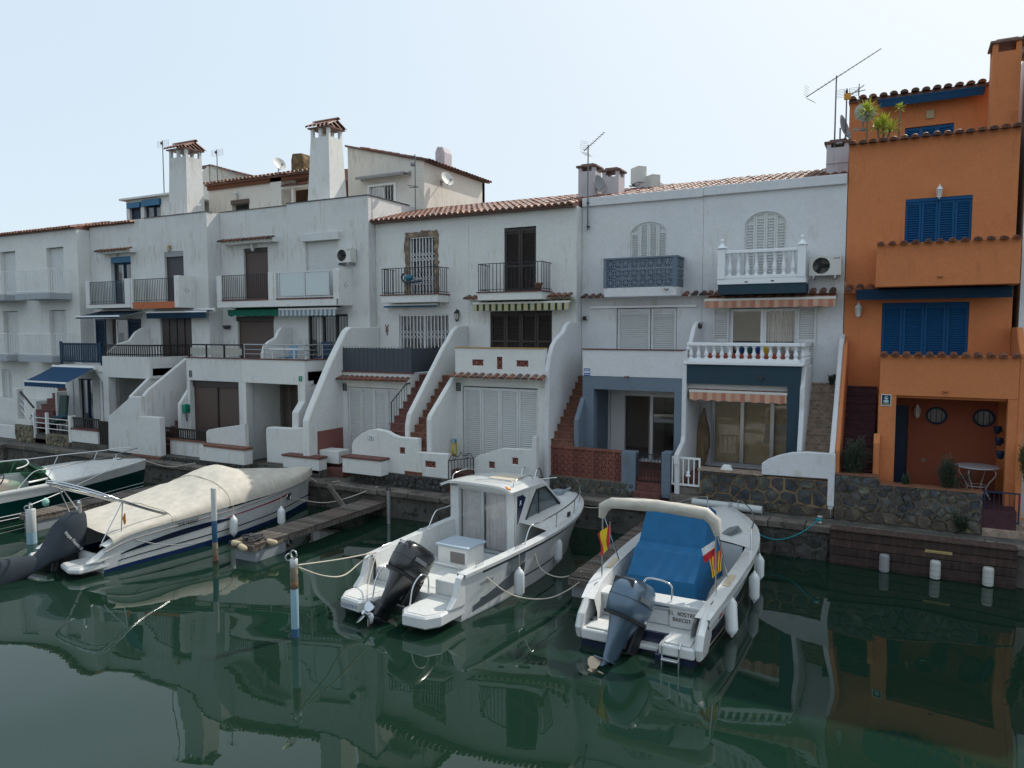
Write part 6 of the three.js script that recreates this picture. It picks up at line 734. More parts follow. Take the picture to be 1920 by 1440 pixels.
// stations along the hull: outside skin between two height fractions (0 = paint line, 1 = sheer)
function Hull(L, o) {
  const b = curve(o.beam), h = curve(o.sheer), w = curve(o.water), N = 30; const S = []; for (let i = 0; i <= N; i++) S.push(L * i / N);
  const yp = o.paint ?? .1, fl = o.flare ?? 1.25;
  const pt = (s, f, k = 0) => { const y = lerp(yp, h(s), f), hb = lerp(w(s), b(s), Math.pow(clamp(f, 0, 1), fl)) + k; return [hb, y, -s - (o.rake || 0) * Math.pow(s / L, 6) * f]; };
  const skin = (f0, f1, n, k = 0, s0 = 0, s1 = L) => both(g => { const rows = []; const m = 34; for (let i = 0; i <= m; i++) { const s = lerp(s0, s1, i / m), r = []; for (let j = 0; j <= n; j++) { const F0 = typeof f0 === 'function' ? f0(s) : f0, F1 = typeof f1 === 'function' ? f1(s) : f1; const q = pt(s, lerp(F0, F1, j / n), k); r.push([q[0] * g, q[1], q[2]]); } rows.push(r); } return sheet(rows, { flip: g > 0, crease: 50 }); });
  const side = (par, name, f0, f1, k, s0, s1, m) => { for (const g of [1, -1]) { const rows = []; for (let i = 0; i <= 24; i++) { const s = lerp(s0, s1, i / 24), r = []; for (let j = 0; j <= 2; j++) { const F0 = typeof f0 === 'function' ? f0(s) : f0, F1 = typeof f1 === 'function' ? f1(s) : f1, q = pt(s, lerp(F0, F1, j / 2), k); r.push([q[0] * g, q[1], q[2]]); } rows.push(r); } part(par, name, sheet(rows, { flip: g > 0 }), m); } };
  const bottom = () => both(g => sheet(S.map(s => { const q = pt(s, 0), kd = -(o.draft || .35) * Math.pow(1 - Math.pow(s / L, 3), .6); return [[0, kd, q[2]], [q[0] * .6 * g, kd * .75, q[2]], [q[0] * .95 * g, yp - .2, q[2]], [q[0] * g, q[1], q[2]]]; }), { flip: g > 0 }));
  const transom = (f1 = 1) => { const P = []; for (let j = 0; j <= 6; j++) { const q = pt(0, f1 * j / 6); P.push([q[0], q[1]]); } const R = P.slice().reverse().map(([x, y]) => [-x, y]); return ext([[0, -(o.draft || .35)], [P[0][0] * .95, yp - .2], ...P, ...R, [-P[0][0] * .95, yp - .2]], 'z', -.06, 0); };
  const gun = (g0, g1, dy = 0, t = .03) => both(g => sheet(S.map(s => { const q = pt(s, 1), c = Math.min(g1, q[0]), d = Math.min(g0, q[0]); return [[(q[0] - d) * g, q[1] + dy - t, q[2]], [(q[0] - d + .004) * g, q[1] + dy, q[2]], [Math.max(0, q[0] - c) * g, q[1] + dy + .008, q[2]], [Math.max(0, q[0] - c) * g, q[1] + dy - t, q[2]]]; }), { flip: g > 0 }));
  const deck = (s0, s1, cam, dy = 0, inset = 0) => { const rows = []; for (let i = 0; i <= 14; i++) { const s = lerp(s0, s1, i / 14), q = pt(s, 1), r = []; for (let j = 0; j <= 12; j++) { const u = -1 + j / 6; r.push([u * Math.max(0, q[0] - inset), q[1] + dy + cam * (1 - u * u) * Math.min(1, q[0]), q[2]]); } rows.push(r); } return sheet(rows); };
  const liner = (s0, s1, inset, yf) => mg([both(g => { const rows = []; for (let i = 0; i <= 14; i++) { const s = lerp(s0, s1, i / 14), q = pt(s, 1); rows.push([[(q[0] - inset) * g, q[1] - .01, q[2]], [(q[0] - inset - .05) * g, lerp(yf, q[1], .5), q[2]], [(q[0] - inset - .06) * g, yf, q[2]]]); } return sheet(rows, { flip: g < 0 }); }), (() => { const rows = []; for (let i = 0; i <= 14; i++) { const s = lerp(s0, s1, i / 14), q = pt(s, 1), e = q[0] - inset - .06; rows.push([[-e, yf, q[2]], [e, yf, q[2]]]); } return sheet(rows); })()]);
  const line = (s0, s1, f, k, dy = 0, n = 20, g = 1) => { const P = []; for (let i = 0; i <= n; i++) { const q = pt(lerp(s0, s1, i / n), f, k); P.push([q[0] * g, q[1] + dy, q[2]]); } return P; };
  return { b, h, pt, skin, side, bottom, transom, gun, deck, liner, line, L };
}
// loft of superellipse rings: each ring [centre x,y,z, half width, half depth, power]; axis is roughly y unless tilted rings are given
function rings(list, n = 20, o = {}) { const rows = list.map(([x, y, z, a, c, p = 2.6, tl = 0]) => { const r = []; for (let i = 0; i <= n; i++) { const t = i / n * 2 * Math.PI, ct = Math.cos(t), st = Math.sin(t); const u = Math.sign(ct) * Math.pow(Math.abs(ct), 2 / p) * a, v = Math.sign(st) * Math.pow(Math.abs(st), 2 / p) * c; r.push([x + u, y + v * Math.sin(tl), z + v * Math.cos(tl)]); } return r; }); const cap = (r, f) => { const c = r.slice(0, n).reduce((a, p) => [a[0] + p[0] / n, a[1] + p[1] / n, a[2] + p[2] / n], [0, 0, 0]); return sheet([r, r.map(() => c)], { flip: f }); }; return mg([sheet(rows, { flip: true, crease: o.crease ?? 50 }), cap(rows[0], false), cap(rows[rows.length - 1], true)]); }
function textPlane(str, w, h, o = {}) { const c = document.createElement('canvas'); c.width = 512; c.height = Math.max(16, Math.round(512 * h / w)); const g = c.getContext('2d'); g.fillStyle = '#fff'; g.fillRect(0, 0, c.width, c.height); g.fillStyle = '#000'; g.fillStyle = o.inv ? '#fff' : '#000'; if (o.inv) { g.fillStyle = '#000'; g.fillRect(0, 0, c.width, c.height); g.fillStyle = '#fff'; } else { g.fillStyle = '#000'; g.fillRect(0, 0, c.width, c.height); g.fillStyle = '#fff'; } g.font = (o.font || 'bold ') + Math.round(c.height * (o.fs || .8) / (o.lines || 1)) + 'px ' + (o.face || 'sans-serif'); g.textAlign = 'center'; g.textBaseline = 'middle'; const Ls = str.split('|'); Ls.forEach((s, i) => g.fillText(s, c.width / 2, c.height * (i + .5) / Ls.length, c.width * .98)); const t = new THREE.CanvasTexture(c); const m = mat(...(o.col || [.02, .02, .03]), .5, { alphaMap: t, transparent: true, alphaTest: .5 }); return [new THREE.PlaneGeometry(w, h), m]; }
// outboard motor, upright with its clamp at the origin; cowling above, leg below
function outboard(p, o = {}) {
  const g = new THREE.Group(); g.name = 'outboard_motor'; g.position.set(...(o.at || [0, .5, .1])); g.rotation.set(o.tilt || 0, o.steer || 0, 0, 'YXZ'); p.add(g); const c = o.mat || B.black, s = o.s || 1; const P = (n, geo, m) => { const q = meshOf(n, geo, m); q.scale.setScalar(s); g.add(q); return q; };
  P('cowling', rings([[0, .1, .3, .17, .25, 3], [0, .16, .3, .215, .33, 3], [0, .3, .29, .225, .36, 3], [0, .48, .29, .215, .36, 3], [0, .58, .27, .19, .33, 3], [0, .645, .24, .14, .26, 2.8], [0, .66, .22, .08, .16, 2.5]], 26), c);
  P('cowling_seam', rings([[0, .36, .29, .2275, .362, 3], [0, .368, .29, .2275, .362, 3]], 26), B.blk2); P('air_intake', mg([box(-.16, .16, .5, .6, .58, .6, .02), box(-.1, .1, .6, .64, .1, .22, .02)]), B.blk2); P('side_badge', mg([box(.222, .232, .38, .44, .18, .44, .004), box(-.232, -.222, .38, .44, .18, .44, .004)]), o.badge || mat(.16, .17, .18, .5)); P('cowling_band', rings([[0, .1, .3, .222, .335, 3], [0, .14, .3, .226, .345, 3]], 26), o.band || B.blk2);
  P('midsection', rings([[0, -.42, .33, .045, .16, 2.4], [0, -.2, .33, .07, .18, 2.6], [0, .0, .31, .13, .22, 2.8], [0, .12, .3, .17, .26, 3]], 18), c);
  P('lower_unit', mg([rings([[0, -.8, .36, .012, .1, 2.2], [0, -.66, .34, .03, .16, 2.2], [0, -.52, .33, .04, .17, 2.2], [0, -.42, .33, .045, .16, 2.2]], 16), new THREE.SphereGeometry(1, 14, 10).scale(.062, .062, .24).translate(0, -.66, .34).toNonIndexed()]), c); P('ventilation_plate', ext([[-.1, .14], [.1, .14], [.11, .5], [.06, .62], [-.06, .62], [-.11, .5]], 'y', -.47, -.455), c);
  P('clamp_bracket', mg([box(-.13, -.08, -.28, .2, -.04, .16, .012), box(.08, .13, -.28, .2, -.04, .16, .012), cyl([-.14, .12, .06], [.14, .12, .06], .035, .035, 10), box(-.07, .07, -.25, .08, .05, .2, .02)]), B.blk2);
  const pr = P('propeller', cyl([0, -.66, .52], [0, -.66, .68], .05, .035, 10), o.prop || M.steel); for (let i = 0; i < 3; i++) { const bl = rings([[0, 0, 0, .03, .008, 2], [.01, .06, .0, .075, .008, 2], [.015, .12, 0, .085, .006, 2], [.01, .165, 0, .05, .004, 2]], 12); bl.rotateY(.5); bl.translate(0, .035, 0); bl.rotateZ(i * 2.094 + .4); bl.translate(0, -.66, .6); const q = meshOf('blade', bl, o.prop || M.steel); pr.add(q); }
  if (o.text) { const [geo, m] = textPlane(o.text, .26, .09, { col: [.7, .7, .7], font: 'italic bold ', fs: .95 }); geo.rotateX(-.32); geo.translate(0, .56, .668); const m2 = P('model_lettering', geo, m); }
  return g;
}
function fender(label, x, y, z, L = .5, r = .1, o = {}) { const t = thing('fender', label, 'fender', [x, y, z], { local: true, group: o.group }); t.rotation.set(o.rx || 0, 0, o.rz || 0); part(t, 'fender_body', lathe([[0, 0], [.02, 0], [.028, .03], [r * .6, .06], [r, .13], [r, L - .13], [r * .6, L - .06], [.028, L - .03], [.022, L], [0, L]], 14), o.mat || B.fender); part(t, 'fender_rope', cyl([0, L, 0], [0, L + (o.rope || .25), 0], .007, .007, 5), B.rope); return t; }
function rope(label, pts, r = .012, m = B.rope, seg = 40) { return solo('mooring_rope', tube(pts, r, seg, 6), m, label, 'rope'); }

// --- small cabin cruiser with black outboard
{
  const L = 5.9, t = thing('cabin_cruiser', 'white cabin cruiser with wheelhouse and black outboard', 'boat', [-7.92, 0, 9.95], { local: true, turn: -.075 });
  const H = Hull(L, { beam: [[0, 1.14], [1.5, 1.24], [3, 1.27], [4.2, 1.12], [5, .86], [5.6, .5], [5.9, .16]], water: [[0, 1.06], [1.5, 1.12], [3, 1.06], [4.2, .78], [5, .5], [5.6, .2], [5.9, .03]], sheer: [[0, .84], [1.5, .88], [3, .93], [4.5, .98], [5.9, 1.04]], paint: .02, rake: .1, draft: .4 });
  part(t, 'hull', mg([H.skin(0, 1, 8), H.bottom()]), B.white); const hull = t.children[0]; part(t, 'transom', H.transom(.42), B.white);
  H.side(hull, 'sheer_stripe', .86, .93, .006, .5, L, B.rub); H.side(hull, 'side_flash', s => .05 + .1 * s, s => .12 + .28 * s, .005, .3, 1.9, B.grey); H.side(hull, 'lower_stripe', .27, .31, .005, .5, 3.3, B.grey);
  H.side(hull, 'hull_port', .52, .86, .008, 1.25, 1.85, B.tinted);
  part(t, 'gunwale', H.gun(-.015, .17, .0, .06), B.white); part(t, 'cockpit_liner', H.liner(.05, 3.05, .17, .3), B.deck); part(t, 'foredeck', H.deck(2.9, 5.9, .1, .002, .12), B.deck);
  // stern platforms either side of the motor well
  for (const s of [-1, 1]) { const pf = part(t, 'swim_platform', ext([[s * .34, -.05], [s * 1.1, -.05], [s * 1.1, .62], [s * .95, .86], [s * .5, .9], [s * .34, .7]], 'y', .12, .33, { bevel: .03 }), B.white); part(pf, 'tread', ext([[s * .42, .05], [s * 1.02, .05], [s * 1.0, .6], [s * .9, .78], [s * .52, .8], [s * .42, .66]], 'y', .332, .338), B.deck); part(t, 'stern_quarter', ext([[-.05, .3], [.12, .3], [.4, .34], [.22, .5], [.1, .8], [-.05, .86]], 'x', s * 1.0, s * 1.12, { bevel: .02 }), B.white); part(t, 'stern_locker', box(s * .42, s * 1.0, .3, .62, -.5, -.08, .03), B.white); part(t, 'stern_handrail', tube([[s * .42, .33, .62], [s * .42, .68, .5], [s * .42, .8, .3], [s * .42, .72, .12], [s * .42, .4, .1]], .014, 26, 7), B.steel); }
  { const [g, m] = textPlane('ESQUITX II', .5, .1, { col: [.15, .2, .3], font: '' }); g.translate(-.72, .22, .905); g.rotateX(0); part(t, 'name_lettering', g, m); const [g2, m2] = textPlane('ANTARES 8', .6, .1, { col: [.1, .11, .12], font: '' }); g2.rotateY(Math.PI / 2); g2.translate(1.165, .55, -.62); part(t, 'model_lettering', g2, m2); }
  // wheelhouse, set to the left of the centreline
  const x0 = -1.18, x1 = .42, zr = -2.75, zf = -4.85, yd = .9, yr = 1.76;
  const side = (x, g) => part(t, 'wheelhouse_side', ext([[zr, .3], [zr, yr - .05], [zr - .85, yr - .03], [zr - 1.3, yr - .12], [zf + .05, 1.08], [zf - .05, .95], [zf - .05, .6], [zr, .3]], 'x', x - .03, x + .03, { bevel: .008, holes: [[[zr - .38, .98], [zr - .62, 1.32], [zr - .85, 1.58], [zr - 1.25, 1.58], [zf + .22, 1.1], [zf + .2, 1.0]]] }), B.white);
  for (const x of [x0, x1]) { const s = side(x); part(s, 'side_window', ext([[zr - .38, .98], [zr - .62, 1.32], [zr - .85, 1.58], [zr - 1.25, 1.58], [zf + .22, 1.1], [zf + .2, 1.0]], 'x', x - .008, x + .008), B.tinted); const e = x > 0 ? .036 : -.036; part(s, 'window_trim', mg([pipe([[x + e, .98, zr - .38], [x + e, 1.32, zr - .62], [x + e, 1.58, zr - .85], [x + e, 1.58, zr - 1.25], [x + e, 1.1, zf + .22], [x + e, 1.0, zf + .2], [x + e, .98, zr - .38]], .022, 6), pipe([[x + e, 1.04, zr - .95], [x + e, 1.57, zr - .95]], .014, 5)]), B.blk2); if (x > 0) { part(s, 'corner_panel', ext([[zr - .06, .98], [zr - .06, 1.58], [zr - .28, 1.58], [zr - .4, 1.5], [zr - .16, 1.12]], 'x', x + .031, x + .038), B.navy); const [g, m] = textPlane('S', .14, .17, { col: [.6, .75, .8], font: 'italic bold ', face: 'serif' }); g.rotateY(Math.PI / 2); g.translate(x + .041, 1.42, zr - .17); part(s, 'emblem', g, m); } }
  part(t, 'windscreen', shell([[[x0, 1.0, zf + .05], [-.38, 1.0, zf - .2], [x1, 1.0, zf + .05]], [[x0 + .04, yr - .08, zr - 1.25], [-.38, yr - .04, zr - 1.4], [x1 - .04, yr - .08, zr - 1.25]]], .012, { flip: true }), B.tinted); part(t, 'foredeck_coaming', shell([[[x0, .94, zf + .1], [-.38, .98, zf - .15], [x1, .94, zf + .1]], [[x0, .9, zf - .1], [-.38, .95, zf - .5], [x1, .9, zf - .1]]], .02), B.white);
  const rf = part(t, 'wheelhouse_roof', (() => { const rows = []; for (let i = 0; i <= 10; i++) { const u = i / 10, z = lerp(zr + .28, zr - 1.4, u), w = .92 - .12 * u * u, r = []; for (let j = 0; j <= 10; j++) { const v = -1 + j / 5; r.push([-.38 + v * w, yr + .075 * (1 - v * v * v * v) - .1 * u * u * u - (Math.abs(v) > .95 ? .03 : 0), z - .08 * (1 - v * v) * u]); } rows.push(r); } return shell(rows, .05, { crease: 30 }); })(), B.white); for (const s of [-1, 1]) part(rf, 'roof_rail', tube([[-.38 + s * .78, yr + .03, zr + .02], [-.38 + s * .78, yr + .13, zr - .02], [-.38 + s * .76, yr + .13, zr - .75], [-.38 + s * .74, yr + .03, zr - .85]], .012, 22, 6), B.steel); part(rf, 'roof_hatch', box(-.45, .15, yr + .05, yr + .09, zr - .85, zr - .3, .012), mat(.5, .45, .36, .7)); part(rf, 'wiper_light', mg([pipe([[-.5, yr + .1, zr + .1], [-.2, yr + .12, zr - .05], [.3, yr + .1, zr - .1]], .01, 5)]), B.steel);
  part(t, 'aft_bulkhead', mg([box(x0 - .02, x0 + .2, .3, yr, zr, zr + .05, .012), box(x1 - .16, x1 + .02, .3, yr, zr, zr + .05, .012), box(x0, x1, yr - .1, yr - .02, zr, zr + .05)]), B.white); for (const [a, b, d] of [[x0 + .2, -.38, 0], [-.36, x1 - .16, .03]]) { const f = part(t, 'cabin_door', ext(rect(a, b, .32, yr - .1), 'z', zr - .02 + d, zr + .015 + d, { holes: [rect(a + .035, b - .035, .38, yr - .15)] }), M.alum); part(f, 'pane', box(a + .03, b - .03, .37, yr - .14, zr - .002 + d, zr + .003 + d), M.glass); part(f, 'curtain', sheet([.36, yr - .14].map(y => { const r = []; for (let i = 0; i <= 24; i++) r.push([lerp(a + .02, b - .02, i / 24), y, zr - .07 + .012 * Math.sin(i * 1.7)]); return r; })), mat(.62, .6, .58, .9, { map: T_cloth })); }
  part(t, 'bow_cabin_wall', both(g => ext([[zr, .3], [zr, .92], [zf, .92], [zf, .3]], 'x', g > 0 ? x1 - .02 : x0 - .02, g > 0 ? x1 + .02 : x0 + .02)), B.white);
  const bx = part(t, 'cockpit_seat', box(-.62, .1, .3, .72, -2.1, -1.5, .02), B.white); part(bx, 'seat_lid', box(-.66, .14, .722, .77, -2.14, -1.46, .02), mat(.36, .43, .5, .6)); part(bx, 'seat_locker', box(-.3, .05, .42, .64, -1.497, -1.49), mat(.16, .15, .14, .4)); part(t, 'cockpit_rail', pipe([[-.75, .42, -.75], [-.75, .66, -.75], [.45, .66, -.75], [.5, .4, -.7], [.5, .3, -.7]], .013), B.steel); part(t, 'bench_seat', mg([box(-1.0, -.45, .3, .5, -.9, -.5, .03)]), B.white);
  // deck rails and cleats
  for (const g of [1, -1]) { part(t, 'side_rail', tube([H.line(1.9, 1.9, 1, -.08, 0, 1, g)[0], ...H.line(2.15, 5.0, 1, -.1, .3, 9, g), ...H.line(5.3, 5.75, 1, -.08, .36, 3, g)], .014, 60, 6), B.steel); for (const s of [3.2, 4.3, 5.2]) { const a = H.pt(s, 1, -.1); part(t, 'stanchion', cyl([a[0] * g, a[1], a[2]], [a[0] * g, a[1] + .31, a[2] - .04], .012), B.steel); } for (const s of [.5, 1.7]) { const a = H.pt(s, 1, -.08); part(t, 'cleat', mg([cyl([a[0] * g, a[1], a[2] - .12], [a[0] * g, a[1] + .05, a[2] - .1], .01), cyl([a[0] * g, a[1], a[2] + .12], [a[0] * g, a[1] + .05, a[2] + .1], .01), cyl([a[0] * g, a[1] + .05, a[2] - .12], [a[0] * g, a[1] + .05, a[2] + .12], .011)]), B.steel); } }
  t.scale.setScalar(1.04); part(t, 'anchor_winch', mg([box(-.12, .12, 1.08, 1.2, -5.55, -5.3, .03), cyl([0, 1.1, -5.6], [0, 1.12, -6.05], .03, .03, 8)]), mat(.25, .3, .34, .4)); part(t, 'side_vent', box(1.02, 1.03, .98, 1.08, -4.1, -3.95), B.blk2);
  outboard(t, { at: [.05, .4, .1], tilt: -.66, steer: -.22, mat: B.black, text: '200', s: 1.1 });
}
{ const f = thing('roof_flag', 'small red and yellow flag lying on the cruiser roof', 'flag', [-7.35, 1.84, 7.25], { local: true }); part(f, 'flag_cloth', shell([[[0, 0, 0], [.05, .02, .04], [.12, .0, .1]], [[-.1, .02, .03], [-.02, .05, .09], [.03, .02, .16]]], .006), mat(.6, .12, .02, .8)); part(f, 'flag_band', shell([[[-.03, .018, .01], [.02, .045, .05], [.08, .02, .12]], [[-.06, .024, .02], [-.0, .055, .07], [.06, .028, .14]]], .006), mat(.65, .45, .02, .8)); }
const FG = 'white fenders hanging along the boats';
fender('white fender hanging amidships on the cabin cruiser', -6.42, .02, 8.55, .62, .105, { group: FG }); fender('white fender hanging near the bow of the cabin cruiser', -6.5, .14, 6.55, .58, .1, { group: FG });
// --- open boat with blue console cover
{
  const L = 6.1, t = thing('open_motorboat', 'white open motorboat with blue console cover and grey outboard', 'boat', [-3.6, 0, 9.6], { local: true, turn: 0 }); t.scale.setScalar(1.03);
  const H = Hull(L, { beam: [[0, 1.02], [.6, 1.1], [2, 1.16], [3.6, 1.14], [4.8, .92], [5.6, .52], [6.1, .12]], water: [[0, .92], [2, 1.0], [3.6, .92], [4.8, .62], [5.6, .28], [6.1, .02]], sheer: [[0, .66], [.5, .76], [1.6, .83], [3.6, .88], [6.1, .98]], paint: .02, rake: .12, draft: .35, flare: 1.1 });
  const hull = part(t, 'hull', H.skin(.42, 1, 6), B.white); part(t, 'hull_bottom', mg([H.bottom(), H.skin(0, .42, 4)]), B.navy); part(hull, 'gold_line', H.skin(.03, .06, 1, .004), B.beigePad); part(hull, 'rub_rail', both(g => tube(H.line(0, L, .82, .0, 0, 26, g), .055, 60, 8)), B.white); H.side(hull, 'side_number', .5, .68, .005, .75, .95, B.red);
  part(t, 'transom', H.transom(.45), B.navy);
  part(t, 'gunwale', mg([H.gun(-.03, .2, .0, .1)]), B.white); part(t, 'cockpit_liner', H.liner(.0, 3.5, .2, .26), B.deck); part(t, 'foredeck', H.deck(3.4, 6.1, .12, .0, .1), B.deck); part(t, 'deck_edge', shell([[[-.9, .88, -3.45], [0, 1.0, -3.45], [.9, .88, -3.45]], [[-.9, .26, -3.4], [0, .26, -3.4], [.9, .26, -3.4]]], .03), B.white);
  part(t, 'foredeck_window', ext([[.42, -3.8], [.62, -3.75], [.75, -4.2], [.6, -4.55], [.45, -4.3]], 'y', .98, 1.0), B.tinted);
  for (const g of [1, -1]) { part(t, 'gunwale_pad', mg([sheet([H.line(1.2, 1.75, 1, -.05, .014, 5, g), H.line(1.2, 1.75, 1, -.15, .018, 5, g)])]), B.beigePad); part(t, 'stern_cheek', ext([[-.05, .1], [.3, .12], [.36, .3], [.25, .5], [.0, .68], [-.3, .74], [-.3, .3]], 'x', g * .9, g * 1.03, { bevel: .04 }), B.white); const pf = part(t, 'swim_step', box(g * .36, g * .92, .12, .3, -.25, .36, .04), B.white); part(pf, 'step_pad', box(g * .42, g * .84, .3, .325, -.1, .3, .01), B.deck); part(t, 'stern_cleat', mg([cyl([g * .98, .7, -.5], [g * .98, .76, -.5], .012), cyl([g * .98, .76, -.6], [g * .98, .76, -.4], .012)]), B.steel); part(t, 'bow_rail', tube([...H.line(3.3, 3.3, 1, -.08, 0, 1, g).slice(0, 1), ...H.line(3.5, 5.5, 1, -.1, .34, 7, g), ...H.line(5.7, 5.75, 1, -.06, .3, 1, g), H.pt(5.8, 1, -.04).map((v, i) => i ? v : v * g)], .015, 50, 6), B.steel); }
  part(t, 'stern_bulkhead', mg([box(-.9, -.34, .26, .62, -.55, -.42, .03), box(.3, .9, .26, .62, -.55, -.42, .03), box(-.34, .3, .26, .5, -.6, -.46, .03), box(-.9, .9, .6, .66, -.8, -.4, .02), box(.66, .72, .4, .46, -.42, -.405)]), B.white); { const [g, m] = textPlane('EL NOSTRE|BARCOT', .46, .2, { col: [.06, .05, .04], font: '', lines: 2, fs: .85, face: 'monospace' }); g.translate(.52, .46, -.415); part(t, 'name_lettering', g, m); }
  part(t, 'stern_underbody', ext([[-.95, -.2], [.95, -.2], [.9, .3], [.3, .32], [.28, .1], [-.28, .1], [-.3, .32], [-.9, .3]], 'y', -.2, .118, { bevel: .02 }), B.navy); part(t, 'motor_well', ext([[-.34, -.5], [.32, -.5], [.3, .16], [-.3, .16]], 'y', .06, .14, { bevel: .02 }), B.white); part(t, 'stern_handrail', tube([[.32, .64, -.5], [.32, .92, -.5], [.2, .98, -.5], [-.1, .98, -.5], [-.16, .9, -.5]], .016, 24, 7), B.steel); part(t, 'grab_handle', tube([[.93, .5, .12], [.98, .62, .04], [.98, .46, .22], [.93, .36, .26]], .012, 16, 6), B.steel);
  const ld = part(t, 'boarding_ladder', mg([pipe([[.44, .36, .3], [.44, .3, .42], [.44, -.45, .46]], .014), pipe([[.7, .36, .3], [.7, .3, .42], [.7, -.45, .46]], .014)]), B.steel); for (const y of [.1, -.12, -.34]) part(ld, 'rung', box(.44, .7, y, y + .03, .42, .5, .008), B.steel);
  // console cover: one cloth over seat, wheel and screen
  { const prof = [[-1.22, .3], [-1.28, .74], [-1.52, .9], [-1.72, 1.1], [-1.98, 1.16], [-2.3, 1.68], [-2.7, 1.76], [-3.1, 1.6], [-3.3, .95]], rows = []; const hw = [.58, .6, .6, .61, .61, .57, .55, .55, .6]; prof.forEach(([z, y], i) => { const r = [], c = -.1; for (let j = 0; j <= 16; j++) { const v = -1 + j / 8, a = Math.abs(v); const e = a > .75 ? (a - .75) / .25 : 0; r.push([c + Math.sign(v) * (a > .75 ? hw[i] + .06 * e : hw[i] * a / .75), i === 0 ? .28 : lerp(y + .004 * Math.sin(j * 1.9 + i * 2), .3, e * e * (y > .5 ? 1 : .2)), z + .007 * Math.sin(j * 1.1 + i)]); } rows.push(r); }); part(t, 'console_cover', shell(rows, .012, { crease: 20 }), B.blueCover); part(t, 'cover_vent', lathe([[0, .0], [.06, .0], [.075, .02], [.06, .04], [0, .045]], 12).rotateX(1.3).translate(-.1, 1.5, -2.28), mat(.002, .05, .14, .7)); part(t, 'console', mg([box(-.5, .3, .26, 1.4, -3.2, -2.5, .04), box(-.5, .3, .26, .7, -1.9, -1.4, .04)]), B.white); }
  // folded bimini
  const A = -.72, foot = -.75; for (const g of [-1, 1]) { part(t, 'bimini_leg', pipe([[g * .98, .82, foot - .9], [g * .96, 1.95, A], [g * .98, .8, foot + .0]], .014), B.steel); } part(t, 'bimini_bow', tube([[-.96, 1.85, A], [-.9, 2.06, A], [-.6, 2.14, A], [0, 2.16, A], [.6, 2.14, A], [.9, 2.06, A], [.96, 1.85, A]], .016, 40, 7), B.steel);
  { const P = [[-.98, 1.9], [-.95, 2.08], [-.8, 2.17], [-.4, 2.2], [0, 2.21], [.4, 2.2], [.8, 2.17], [.95, 2.06], [1.0, 1.84]], rows = P.map(([x, y], i) => { const r = [], e = (i === 0 || i === 8) ? .5 : 1, d = i < 4 ? -1 : i > 4 ? 1 : 0, nx = (P[Math.min(8, i + 1)][1] - P[Math.max(0, i - 1)][1]), ny = (P[Math.min(8, i + 1)][0] - P[Math.max(0, i - 1)][0]), l = Math.hypot(nx, ny); for (let j = 0; j <= 12; j++) { const a = j / 12 * 2 * Math.PI, q = (.097 + .012 * Math.sin(i * 3 + j * 2)) * e; const u = Math.cos(a) * q, w = Math.sin(a) * q * 1.15; r.push([x - nx / l * u, y + ny / l * u - .05, A + w]); } return r; }); part(t, 'bimini_canvas', sheet(rows, { crease: 70, flip: true }), B.cream); }
  outboard(t, { at: [-.12, .26, .1], tilt: -.55, steer: -.3, mat: B.motorG, s: 1.18, prop: mat(.45, .35, .25, .4, { metalness: .8 }) });
}
function flag(label, x, y, z, w, h, bands, o = {}) { const t = thing('flag', label, 'flag', [x, y, z], { local: true, turn: o.turn || 0 }); part(t, 'flag_staff', cyl([0, -.0, 0], [0, h * 1.15, 0], .006, .006, 5), M.galv); bands.forEach(([a, b, m]) => part(t, 'flag_band', (() => { const rows = []; for (let i = 0; i <= 8; i++) { const u = i / 8; rows.push([a, b].map(v => { const Y = o.vert ? h * (1 - u) : h * (1 - v), X = o.vert ? v * w : u * w; return [X * (1 - .25 * (h - Y) / h), Y - X * .8, .03 * Math.sin(u * 5 + X * 20) + .02 * Math.sin(X * 30)]; })); } return shell(rows, .003); })(), m)); return t; }
const fR = mat(.5, .02, .03, .85), fY = mat(.7, .5, .02, .85), fW = mat(.75, .75, .75, .85);
flag('spanish style red and yellow flag at the left bimini leg', -4.42, 1.42, 8.95, .26, .4, [[0, .3, fR], [.3, .7, fY], [.7, 1, fR]], { turn: 2.9, vert: true }); flag('white and red flag at the right bimini leg', -2.66, 1.45, 8.55, .26, .24, [[0, .5, fW], [.5, 1, fR]], { turn: 3.0 }); flag('yellow and red striped flag at the right bimini leg', -2.58, 1.15, 8.5, .2, .36, Array.from({ length: 9 }, (_, i) => [i / 9, (i + 1) / 9, i % 2 ? fR : fY]), { turn: 3.1, vert: true });
fender('slanting white fender at the stern quarter of the open motorboat', -2.38, .02, 8.5, .7, .11, { rx: -.28, rz: .12, group: FG }); fender('middle white fender on the open motorboat, above the shaded water', -2.32, .05, 6.75, .62, .1, { group: FG }); fender('white fender nearest the bow of the open motorboat', -2.42, .1, 5.6, .58, .1, { group: FG });
